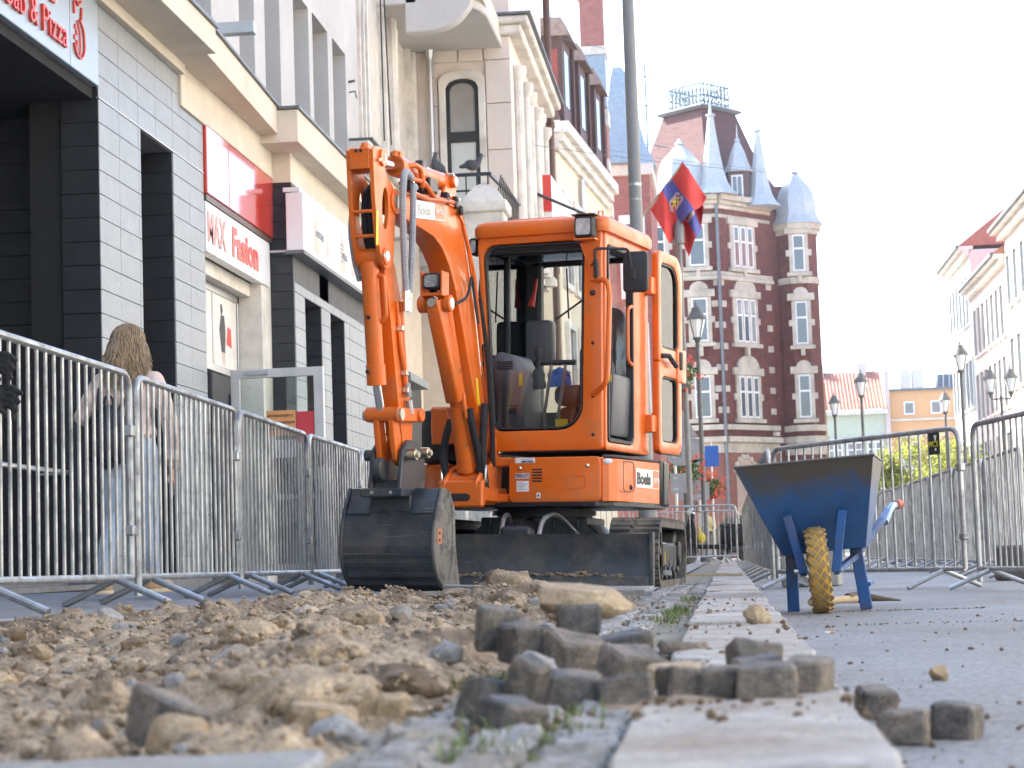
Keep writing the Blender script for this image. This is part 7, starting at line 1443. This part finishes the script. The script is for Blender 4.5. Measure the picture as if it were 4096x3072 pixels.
# shoes
def shoe(c, yaw, pitch, nm='shoe'):
    b = MB(); b.ball((0, .03, .045), (.042, .115, .04), 12, 8); b.ball((0, -.04, .075), (.040, .055, .055), 12, 8); b.ball((0, .10, .03), (.040, .05, .03), 10, 7); me = fused(b, .008, 3, 'shoe'); me.materials.append(mat('tan_leather', (.55, .38, .22), .5, var=.1) if 'tan_leather' not in MATS else MATS['tan_leather']); o = obj('shoe', me, PE)
    s = MB(); s.prism([(x*.046, y*.125+.03) for x, y in ((-1, -.9), (-.7, -1.1), (.7, -1.1), (1, -.9), (1, .4), (.7, .95), (0, 1.12), (-.7, .95), (-1, .4))], (0,0,0), XP, YP, ZP, .0, .022); s.build('sole', mat('cream_sole', (.66, .55, .40), .7) if 'cream_sole' not in MATS else MATS['cream_sole'], o, bevel=.004); o.location = c; o.rotation_euler = (pitch, 0, yaw); return o
shoe((-.12, -.13, .002), .15, -.0); shoe((.12, .08, .002), -.55, 0)
BPK = thing('backpack', (-3.385-.09, 11.12-.16, .176+.72), 'black sequinned backpack hanging on the walking woman back', 'backpack', rot=(0, radians(4), radians(3)))
b = MB(); b.ball((0, 0, .17), (.13, .075, .19), 16, 12); b.box(-.11, .11, -.05, .05, .02, .25); b.ball((0, -.05, .12), (.10, .05, .11), 12, 8); me = fused(b, .012, 5, 'bag'); seq = mat('sequins', (.022, .022, .028), .3, metal=.5, var=.7, scale=70, bump=1, bscale=120); me.materials.append(seq); obj('bag', me, BPK)
for sx in (-.07, .06): MB().tube(fillet([(sx, .04, .33), (sx*1.3, .13, .50), (sx*1.6+.02, .24, .46), (sx*2.2+.09, .24, .25), (sx*1.5+.06, .08, .10)], .08), .014, 6).build('strap', plastic, BPK)
MB().tube(fillet([(-.03, .0, .35), (-.02, -.01, .40), (.02, -.01, .40), (.03, .0, .35)], .03), .008, 6).build('loop', plastic, BPK)
# work gloves hung on the first barrier
GV = thing('work_glove', (-2.785, 7.36, 1.06), 'black work gloves draped over the barrier at the left edge', 'glove')
for dx, dz, rz in ((.0, .06, .1), (.02, -.07, -.2)):
    b = MB(); b.ball((dx, 0, dz), (.045, .03, .04), 10, 7); b.ball((dx-.05, 0, dz+.005), (.05, .03, .036), 10, 7)
    for k in range(4): b.tube([(dx+.02, 0, dz+.03-.018*k), (dx+.075, -.01, dz+.028-.026*k), (dx+.115-.012*k, -.012, dz+.0-.034*k)], [.014, .0125, .010], 7)
    b.tube([(dx-.01, -.01, dz-.02), (dx+.03, -.03, dz-.055), (dx+.055, -.03, dz-.075)], [.015, .013, .010], 7); me = fused(b, .005, 3, 'glove'); me.materials.append(hosefab); obj('glove', me, GV)
# ================================================================ STREET FURNITURE
polem = mat('pole_paint', (.20, .195, .185), .5, metal=.3, var=.08); dpole = mat('dark_pole', (.10, .10, .10), .5, var=.15)
TP = thing('tall_pole', (-1.0, 26, .1), 'tall grey tapering steel pole behind the excavator cab', 'pole', world=True)
MB().tube([(-1.0, 26, .1), (-1.0, 26, 1.2), (-1.0, 26, 1.25), (-1.0, 26, 12)], [.125, .12, .098, .062], 20).build('shaft', polem, TP)
for z in (4.95, 5.15): MB().cyl((-1.0, 26, z), (-1.0, 26, z+.035), .085, n=18).build('clamp_band', zinc, TP)
def lantern(b_, c, s=1.0): pass
def street_lamp(x, y, h, label, double=False, z=0):
    L_ = thing('street_lamp', (x, y, z), label, 'street lamp', 'old-style street lamps')
    b = MB(); b.lathe([(.14, 0), (.14, .3), (.10, .4), (.085, 1.1), (.10, 1.15), (.06, 1.25), (.045, h-1.0), (.06, h-.95), (.04, h-.9)], (0,0,0), 12); b.build('post', dpole, L_)
    for sx in ((-.32, .32) if double else (0,)):
        if double: MB().tube(fillet([(0, 0, h-1.0), (sx, 0, h-1.0), (sx, 0, h-.82)], .15), .025, 6).build('arm', dpole, L_)
        g = MB(); g.lathe([(.09, h-.78), (.20, h-.36)], (sx, 0, 0), 8); ln = g.build('lantern_glass', mat('lantern_glass', (.75, .76, .76), .2, var=.05) if 'lantern_glass' not in MATS else MATS['lantern_glass'], L_)
        b = MB(); b.lathe([(.24, h-.36), (.22, h-.30), (.12, h-.16), (.10, h-.08), (.03, h-.05), (.02, h+.05), (.0, h+.08)], (sx, 0, 0), 12); b.build('lantern_cap', dpole, L_)
        b = MB(); b.lathe([(.03, h-.95), (.06, h-.86), (.11, h-.80), (.10, h-.77)], (sx, 0, 0), 10)
        b.build('lantern_base', dpole, L_)
        for k in range(4): a = pi/4+k*pi/2; MB().tube([(sx+.10*cos(a), .10*sin(a), h-.78), (sx+.215*cos(a), .215*sin(a), h-.36)], .012, 5).build('lantern_rib', dpole, L_)
    return L_
street_lamp(-.47, 46, 5.95, 'street lamp with lantern just right of the excavator door', z=.09)
street_lamp(4.22, 75, 6.05, 'leftmost far street lamp in front of the green house'); street_lamp(4.55, 65.2, 6.0, 'taller-looking far lamp against the red pantile roof'); street_lamp(8.28, 75, 6.0, 'far street lamp in front of the apricot house'); street_lamp(6.75, 56.7, 5.95, 'street lamp at the left end of the sunny right row'); street_lamp(8.85, 64.2, 5.85, 'double-headed street lamp before the yellow row house', True)
# flag post
FP = thing('flag_post', (-.72, 42, .1), 'grey post carrying two crossed flag staffs behind the cab', 'post', world=True)
MB().tube([(-.72, 42, .1), (-.72, 42, 1.4), (-.72, 42, 7.0)], [.09, .06, .045], 12).build('post', polem, FP); MB().lathe([(.12, 0), (.12, .35), (.05, .5), (.0, .55)], (-.72, 42, 6.85), 10).build('cap', polem, FP)
flr, flb, flw = mat('flag_red', (.60, .055, .045), .8, var=.06), mat('flag_blue', (.085, .10, .33), .8, var=.06), mat('flag_white', (.62, .40, .38), .8)
def flag(p0, p1, dirv, W, label, sway, seed):
    """cloth hanging from a slanted staff p0-p1, striped red-blue-red"""
    p0, p1 = Vector(p0), Vector(p1); F_ = thing('flag', p0, label, 'flag', 'town flags', world=True); MB().cyl(p0-(p1-p0)*.45, p1, .022, n=7).build('staff', mat('staff_wood%d' % seed, (.38, .30, .20), .6), F_)
    g = []; nu, nv = 22, 16
    for i in range(nu+1):
        row = []; t = i/nu; a = p0.lerp(p1, t)
        for j in range(nv+1): s = j/nv; row.append(a+Vector(dirv)*(W*s)+V(sway*sin(t*4+s*3+seed), .16*sin(t*9+s*5+seed), -.28*s*s*0-.05*sin(t*8+seed)*s))
        g.append(row)
    b = MB(); b.cur = 0
    for i in range(nu):
        b.cur = 1 if nu*.36 <= i < nu*.66 else 0
        b.sheet(g[i:i+2])
    cl = b.build('cloth', [flr, flb], F_, smooth=80)
    def pt(t, s, lift): i = min(nu-1, int(t*nu)); j = min(nv-1, int(s*nv)); q = g[i][j].lerp(g[i+1][j+1], .5); n = (g[i+1][j]-g[i][j]).cross(g[i][j+1]-g[i][j]).normalized(); n = n if n.y < 0 else -n; return q+n*lift
    for nm, R0, R1, m_, lf in (('emblem_ring', .155, .215, flw, .012), ('emblem_shield', .0, .12, yellow_st, .016), ('emblem_field', .02, .09, flb, .020)):
        b = MB(); ring = 20
        for k in range(ring):
            a0, a1 = 2*pi*k/ring, 2*pi*(k+1)/ring; q = [pt(.5+R*cos(a)*.85, .5+R*sin(a)*.75, lf) for R, a in ((R0, a0), (R1, a0), (R1, a1), (R0, a1))]; b.add(q, [(0,1,2,3)])
        b.build(nm, m_, cl, smooth=60)
    return F_
flag((-1.34, 41.85, 7.62), (-.56, 41.8, 8.56), (.50, .05, -.86), .85, 'red and blue flag with crest on the left slanting staff', .03, 1)
flag((-.86, 42.1, 7.55), (-.50, 42.15, 8.50), (.34, .05, -.94), 1.0, 'red and blue flag hanging on the right staff', .03, 3)
# traffic signs seen from behind
sgb = mat('sign_back', (.30, .30, .32), .5, metal=.4, var=.08)
def sign(name, x, y, shapes, label, h):
    T_ = thing(name, (x, y, .09), label, 'sign', 'road signs seen from behind'); MB().cyl((0,0,0), (0,0,h), .035, n=10).build('post', alu, T_)
    for nm, poly, zc, dx in shapes:
        MB().prism(poly, (dx, -.05, zc), XP, ZP, YP, 0, .02).build(nm, sgb, T_, bevel=.004)
        for dz in (-.12, .12): MB().box(-.05, .05, -.06, -.0, zc+dz-.015, zc+dz+.015).build('clamp', alu, T_)
circ = lambda r: [(r*cos(2*pi*k/20), r*sin(2*pi*k/20)) for k in range(20)]
sign('road_sign', -1.05, 44, [('triangle_plate', [(-.42, -.38), (.42, -.38), (0, .42)], 3.15, .10), ('round_plate', circ(.32), 2.45, .12), ('square_plate', rpoly(-.24, .24, -.22, .22, .03), 1.75, .12)], 'triangular and round sign backs right of the excavator door', 3.6)
sign('road_sign', -.78, 47, [('round_plate', circ(.30), 2.62, .08), ('tall_plate', rpoly(-.22, .22, -.4, .4, .03), 2.0, .05)], 'round sign back behind the triangular one', 3.0)
sign('road_sign', -.62, 50, [('wide_plate', rpoly(-.62, .25, -.22, .22, .03), 1.75, .0)], 'wide grey sign back between the flower baskets', 2.2)
bl_ = thing('parking_sign', (-.33, 58, .09), 'small blue parking sign on a lamp post in front of brick house', 'sign'); MB().prism(rpoly(-.22, .22, -.3, .3, .02), (0,0,3.0), XP, ZP, YP, 0, .02).build('plate', mat('sign_blue', (.02, .10, .42), .4), bl_); MB().cyl((0,.04,0), (0,.04,3.4), .03, n=8).build('post', alu, bl_)
# flower baskets
def flowers(x, y, z, r, label, seed):
    F_ = thing('flower_basket', (x, y, z), label, 'flowers', 'geranium baskets'); rr = random.Random(seed); b = MB(); b2 = MB()
    for k in range(620):
        d = V(rr.gauss(0, 1), rr.gauss(0, 1), rr.gauss(0, 1)).normalized()*r*rr.uniform(.45, 1); d.z *= .75; u = V(rr.gauss(0, 1), rr.gauss(0, 1), rr.gauss(0, 1)).normalized()*.035; v = u.cross(V(rr.gauss(0, 1), rr.gauss(0, 1), rr.gauss(0, 1))).normalized()*.03; b.add([d-u, d+v, d+u, d-v], [(0,1,2,3)])
    for k in range(46):
        d = V(rr.gauss(0, 1), rr.gauss(0, 1)-.6, rr.gauss(.1, 1)).normalized()*r*rr.uniform(.85, 1.28)
        for q in range(7): e = d+V(rr.gauss(0, .03), rr.gauss(0, .03), rr.gauss(0, .03)); u = V(rr.gauss(0, 1), rr.gauss(0, 1), rr.gauss(0, 1)).normalized()*.028; v = u.cross(V(rr.gauss(0, 1), rr.gauss(0, 1), rr.gauss(0, 1))).normalized()*.026; b2.add([e-u, e+v, e+u, e-v], [(0,1,2,3)])
    tag(b.build('leaves', mat('geranium_leaf', (.075, .15, .03), .7, var=.4, scale=12) if 'geranium_leaf' not in MATS else MATS['geranium_leaf'], F_, smooth=0), kind='stuff'); tag(b2.build('blossoms', mat('geranium_red', (.72, .09, .03), .6, var=.2, scale=12) if 'geranium_red' not in MATS else MATS['geranium_red'], F_, smooth=0), kind='stuff'); MB().lathe([(.05, -r*.8), (.18, -r*.75), (.24, -r*.3), (.22, -r*.3), (.1, -r*.6)], (0,0,0), 12).build('bowl', dpole, F_)
flowers(-.85, 42.0, 4.05, .42, 'red geraniums hanging beside the open excavator door', 1); flowers(-.88, 45.5, 2.12, .42, 'red geranium basket right of the black counterweight', 2); flowers(-.38, 52.0, 2.0, .40, 'farther geranium basket before the brick house', 3)
FS = thing('flower_stand', (-.86, 45.5, .09), 'slim dark post carrying geranium baskets', 'post'); MB().tube([(0,0,0), (0,0,1.2), (0,0,1.8)], [.10, .07, .05], 10).build('post', dpole, FS)
# ================================================================ SCOOTER
SC = thing('motor_scooter', (-.20, 39.3, .09), 'black motor scooter with a yellow bag parked behind the barrier', 'scooter', rot=(0, 0, radians(4)))
blk = mat('scooter_black', (.010, .010, .011), .5, spec=.3)
for x in (-.58, .62):
    w_ = MB(); pr = [(.14, -.05), (.20, -.055), (.235, -.03), (.235, .03), (.20, .055), (.14, .05)]; w_.lathe(pr, (x, 0, .235), 20, ax=(0, 1, 0)); wh = w_.build('wheel', rubber, SC); MB().lathe([(.14, -.03), (.03, -.05), (.03, .05), (.14, .03)], (x, 0, .235), 14, ax=(0, 1, 0)).build('rim', blk, wh)
b = MB(); b.prism([(-.62, .42), (-.50, .50), (-.40, .95), (-.44, 1.0), (-.52, .92), (-.62, .66), (-.70, .48)], (0,0,0), XP, ZP, YP, -.16, .16); b.build('front_fairing', blk, SC, bevel=.04, seg=2)
MB().prism([(-.42, .30), (.20, .26), (.22, .36), (-.38, .38)], (0,0,0), XP, ZP, YP, -.17, .17).build('footboard', blk, SC, bevel=.02)
MB().prism([(-.46, .34), (-.34, .36), (-.42, .86), (-.50, .90)], (0,0,0), XP, ZP, YP, -.18, .18).build('leg_shield', blk, SC, bevel=.02)
MB().prism([(.08, .38), (.24, .30), (.62, .38), (.95, .58), (.94, .70), (.10, .70)], (0,0,0), XP, ZP, YP, -.16, .16).build('rear_body', blk, SC, bevel=.05, seg=2)
MB().prism([(.05, .70), (.92, .72), (.96, .80), (.70, .82), (.50, .76), (.20, .78), (.06, .76)], (0,0,0), XP, ZP, YP, -.15, .15).build('saddle', plastic, SC, bevel=.04, seg=2)
MB().tube([(-.58, 0, .24), (-.44, 0, 1.02)], .03, 8).build('fork', alu, SC); MB().tube([(-.36, -.32, 1.02), (-.43, 0, 1.04), (-.36, .32, 1.02)], .018, 8).build('handlebar', plastic, SC)
for sy in (-1, 1): MB().ball((-.36, sy*.33, 1.18), (.02, .07, .05), 10, 6).build('mirror', plastic, SC); MB().tube([(-.38, sy*.22, 1.03), (-.36, sy*.32, 1.15)], .008, 5).build('mirror_stalk', plastic, SC)
MB().ball((-.46, 0, 1.0), (.08, .11, .09), 10, 7).build('headlamp', lampglass, SC); MB().prism([(.15, .20), (.70, .20), (.72, .34), (.30, .36)], (0,0,0), XP, ZP, YP, -.10, .12).build('engine', blacksteel, SC, bevel=.03)
b = MB(); b.ball((-.28, -.12, .50), (.08, .06, .11), 10, 8); b.tube([(-.30, -.10, .60), (-.32, -.08, .72)], .02, 6); o = b.build('yellow_bag', mat('yellow_plastic', (.75, .55, .02), .5, bump=.6, bscale=30)); o.location = (-.20, 39.3, .09); tag(o, 'crumpled yellow plastic bag hanging on the scooter', 'bag')
# parked vehicles
def car(x, y, rz, label, paint, name='parked_car'):
    C_ = thing(name, (x, y, 0), label, 'car', rot=(0, 0, rz)); b = MB()
    b.prism([(-2.1, .35), (2.1, .35), (2.15, .60), (2.05, .80), (1.25, .95), (.55, 1.42), (-.9, 1.48), (-1.75, 1.05), (-2.1, .95)], (0,0,0), XP, ZP, YP, -.80, .80); b.build('body', paint, C_, bevel=.10, seg=3)
    for s_ in (-1, 1):
        b = MB(); b.prism([(1.05, .98), (.50, 1.36), (-.85, 1.40), (-1.45, 1.05)], (0,0,0), XP, ZP, YP, s_*.80, s_*.812); b.build('side_window', dglass, C_); MB().ball((.95, s_*.92, 1.02), (.08, .10, .07), 8, 6).build('mirror', paint, C_)
        for xx in (-1.3, 1.3): MB().lathe([(.19, -.1), (.30, -.1), (.32, -.05), (.32, .05), (.30, .1), (.19, .1)], (xx, s_*.72, .32), 18, ax=(0, 1, 0)).build('wheel', rubber, C_)
        MB().ball((2.02, s_*.6, .72), (.10, .18, .09), 8, 6).build('headlight', lampglass, C_)
    MB().hexa([(1.18, -.66, 1.0), (1.18, .66, 1.0), (1.16, -.66, 1.0), (1.16, .66, 1.0), (.60, -.58, 1.42), (.60, .58, 1.42), (.56, -.58, 1.42), (.56, .58, 1.42)]).build('windscreen', wglass, C_); return C_
car(1.15, 63.5, radians(-62), 'dark blue car parked far behind the barriers', mat('dark_blue_car', (.02, .03, .06), .25, coat=.8)); car(7.3, 60, radians(-95), 'silver car parked behind the right barriers', mat('silver_car', (.45, .46, .48), .3, metal=.5, coat=.6))
VN = thing('parked_van', (6.1, 64, 0), 'white van standing behind the right-hand barriers', 'van', rot=(0, 0, radians(-88))); vw = mat('van_white', (.74, .75, .76), .35, coat=.5)
MB().prism([(-2.4, .4), (2.2, .4), (2.3, .9), (2.0, 1.15), (1.2, 2.05), (-2.4, 2.1)], (0,0,0), XP, ZP, YP, -.9, .9).build('body', vw, VN, bevel=.08, seg=2)
MB().hexa([(2.03, -.75, 1.20), (2.03, .75, 1.20), (1.98, -.75, 1.2), (1.98, .75, 1.2), (1.32, -.7, 1.98), (1.32, .7, 1.98), (1.27, -.7, 1.98), (1.27, .7, 1.98)]).build('windscreen', wglass, VN); MB().box(2.2, 2.33, -.5, .5, .62, .85).build('grille', plastic, VN, bevel=.02); MB().box(2.25, 2.36, -.88, .88, .38, .58).build('bumper', plastic, VN, bevel=.03); MB().box(2.34, 2.37, -.26, .26, .44, .55).build('number_plate', white_st, VN)
for s_ in (-1, 1):
    MB().ball((2.15, s_*.72, .88), (.12, .14, .12), 10, 6).build('headlight', lampglass, VN)
    for xx in (-1.5, 1.5): MB().lathe([(.2, -.1), (.33, -.1), (.35, -.05), (.35, .05), (.33, .1), (.2, .1)], (xx, s_*.8, .35), 18, ax=(0, 1, 0)).build('wheel', rubber, VN)
    MB().box(1.3, 1.5, s_*.95-.08, s_*.95+.08, 1.25, 1.55).build('mirror', plastic, VN, bevel=.03)
orr = mat('warning_orange', (.72, .10, .03), .5)
for i, (x, y, lb) in enumerate(((3.05, 22.0, 'orange and white warning board behind the right barriers'), (4.35, 26, 'orange and white warning board farther right behind the bars'))):
    T_ = thing('warning_board', (x, y, 0), lb, 'board'); MB().box(-.14, .14, -.02, .02, .25, 1.25).build('board', white_st, T_, bevel=.01); MB().box(-.2, .2, -.25, .25, 0, .12).build('foot', rubber, T_, bevel=.02); MB().cyl((0,.03,.1), (0,.03,1.3), .025, n=8).build('post', alu, T_)
    for k in range(4): MB().prism([(-.14, .30+.24*k), (.14, .42+.24*k), (.14, .54+.24*k), (-.14, .42+.24*k)], (0,-.021,0), XP, ZP, YP, -.002, .001).build('stripe', orr, T_)
# far pedestrian
def pedestrian(x, y, top, bottom, label, h=1.66, rz=0):
    P_ = thing('person', (x, y, .09), label, 'person', rot=(0, 0, rz)); b = MB(); k = h/1.66
    def lm(*pr):
        b.tube([Vector(p)*k for p, r in pr], [r*k for p, r in pr], 10); [b.ball(Vector(p)*k, r*k, 8, 6) for p, r in pr]
    for s in (-1, 1): lm(((s*.09, 0, .85), .095), ((s*.09, s*.08, .47), .062), ((s*.09, s*.05, .08), .04)); lm(((s*.18, 0, 1.36), .06), ((s*.23, .02, 1.10), .048), ((s*.22, -.06, .84), .036)); b.ball(Vector((s*.09, -.04+s*.05, .04))*k, (.045, .11, .04), 8, 6)
    b.ball(V(0, 0, .92)*k, (.16, .11, .13), 12, 8); b.ball(V(0, 0, 1.2)*k, (.18, .11, .22), 12, 9); b.cyl(V(0, 0, 1.35)*k, V(0, 0, 1.5)*k, .05); b.ball(V(0, -.01, 1.55)*k, (.078, .095, .11), 12, 9); b.ball(V(0, -.11, 1.54)*k, (.014, .02, .02), 6, 5)
    me = fused(b, .022, 3, 'body')
    for m_ in (top, bottom, skin): me.materials.append(m_)
    for p in me.polygons: c = p.center/k; p.material_index = 1 if c.z < .92 and abs(c.x) < .19 else (2 if c.z > 1.43 or c.z < .92 else 0)
    obj('body', me, P_); b = MB(); b.ball(V(0, .025, 1.58)*k, (.088, .095, .10), 12, 8); b.build('hair', mat('dark_hair', (.03, .02, .015), .6) if 'dark_hair' not in MATS else MATS['dark_hair'], P_); return P_
pedestrian(-.58, 66, mat('yellow_top', (.70, .58, .25), .8), mat('dark_trousers', (.05, .05, .07), .8), 'distant person in a yellow top behind the far barriers')
# ================================================================ BIRDS
def pigeon(loc, rz, label, pitch=0):
    P_ = thing('pigeon', loc, label, 'bird', 'pigeons on the balcony', rot=(0, pitch, rz)); b = MB(); b.ball((0, 0, .13), (.13, .075, .085), 12, 9); b.ball((.09, 0, .19), (.055, .045, .06), 10, 7); b.tube([(.09, 0, .19), (.12, 0, .25), (.13, 0, .29)], [.05, .038, .034], 9); b.ball((.135, 0, .30), .034, 10, 7); b.tube([(-.08, 0, .12), (-.15, 0, .09), (-.20, 0, .075)], [.05, .035, .022], 8)
    me = fused(b, .010, 3, 'body'); me.materials.append(mat('pigeon_grey', (.06, .06, .065), .7, var=.3) if 'pigeon_grey' not in MATS else MATS['pigeon_grey']); obj('body', me, P_); MB().cyl((.16, 0, .30), (.195, 0, .29), .008, .002, 6).build('beak', plastic, P_)
    for s in (-1, 1): MB().tube([(-.0, s*.03, .07), (.01, s*.03, .0)], .006, 5).build('foot', redpl, P_)
pigeon((-4.26, 30.2, 6.28), radians(200), 'dark pigeon sitting upright on the balcony rail', -.5); pigeon((-3.68, 30.2, 6.27), radians(20), 'dark pigeon stretching forward on the balcony rail', .1)
# ================================================================ TREES
def tree(x, y, h, r, label, seed, colr):
    T_ = thing('young_tree', (x, y, 0), label, 'tree', 'young street trees'); rr = random.Random(seed); b = MB(); b.tube([(0,0,0), (.03,0,h*.4), (0,.03,h*.75)], [.09, .07, .04], 8)
    for k in range(9): a = rr.uniform(0, 6.28); b.tube([(0,0,h*rr.uniform(.4, .65)), (cos(a)*r*.4, sin(a)*r*.4, h*rr.uniform(.65, .8)), (cos(a)*r*.8, sin(a)*r*.8, h*rr.uniform(.7, .92))], [.035, .022, .008], 6)
    b.build('trunk', mat('bark', (.12, .09, .065), .9) if 'bark' not in MATS else MATS['bark'], T_); b = MB()
    cl = [V(rr.gauss(0, r*.45), rr.gauss(0, r*.45), h*.70+rr.gauss(0, h*.13)) for _ in range(20)]
    for k in range(3800):
        c = rr.choice(cl)+V(rr.gauss(0, .16), rr.gauss(0, .16), rr.gauss(0, .14))*r; u = V(rr.gauss(0, 1), rr.gauss(0, 1), rr.gauss(0, 1)).normalized()*.075; v = u.cross(V(rr.gauss(0, 1), rr.gauss(0, 1), rr.gauss(0, 1))).normalized()*.05; b.add([c-u, c+v, c+u, c-v], [(0,1,2,3)])
    o = b.build('crown', colr, T_, smooth=0, weld=False); tag(o, kind='stuff'); return T_
lf1 = mat('yellow_green_leaf', (.22, .26, .06), .6, var=.35, scale=4)
for m_ in (lf1,):
    N = m_.node_tree.nodes; bs = N['Principled BSDF']; tl = N.new('ShaderNodeBsdfTranslucent'); tl.inputs[0].default_value = (.40, .43, .10, 1); ms = N.new('ShaderNodeMixShader'); ms.inputs[0].default_value = .4; m_.node_tree.links.new(bs.outputs[0], ms.inputs[1]); m_.node_tree.links.new(tl.outputs[0], ms.inputs[2]); m_.node_tree.links.new(ms.outputs[0], N['Material Output'].inputs[0])
tree(6.95, 84, 4.6, 1.3, 'yellow-green young tree in front of the pale green house', 1, lf1); tree(8.9, 84, 5.4, 1.9, 'larger yellow-green tree in front of the apricot house', 2, lf1); tree(10.2, 92, 4.6, 1.4, 'rightmost yellow-green tree by the pale blue house', 3, lf1)
# market parasol and town-square clutter far away
MP = thing('market_parasol', (8.6, 108, 0), 'white market parasol far behind the wheelbarrow', 'parasol'); MB().lathe([(1.5, 2.3), (1.45, 2.45), (.1, 3.0), (.0, 3.1)], (0,0,0), 8).build('canopy', signw, MP); MB().cyl((0,0,0), (0,0,3), .04, n=8).build('pole', alu, MP)
# overhead wires across the street
for i, (p, q, sg_, lb) in enumerate((((-3.3, 36, 7.9), (12, 46, 8.6), .5, 'thin overhead wire strung across the street, lowest of three'), ((-4.6, 60, 13.0), (12, 66, 12.2), .5, 'thin overhead wire strung across the street behind the flags'), ((-3.3, 44, 12.0), (12, 60, 13.5), .6, 'topmost thin overhead wire crossing the sky'))):
    P0, P1 = Vector(p), Vector(q); o = MB().tube([P0.lerp(P1, t/14)-V(0, 0, sg_*4*(t/14)*(1-t/14)) for t in range(15)], .006, 5).build('overhead_wire', flash); tag(o, lb, 'wire')
# ---------------- thin bright air over the street
hz = MB().box(-420, 420, -170, 1520, -1, 28).build('haze', []); hm = bpy.data.materials.new('haze_air'); hm.use_nodes = True; N = hm.node_tree.nodes; N.remove(N['Principled BSDF'])
pv = N.new('ShaderNodeVolumePrincipled'); pv.inputs['Color'].default_value = (.93, .96, 1, 1); pv.inputs['Density'].default_value = .0006; pv.inputs['Anisotropy'].default_value = .3; hm.node_tree.links.new(pv.outputs[0], N['Material Output'].inputs['Volume'])
hz.data.materials.append(hm); tag(hz, 'thin bright haze filling the street', 'haze', kind='stuff')
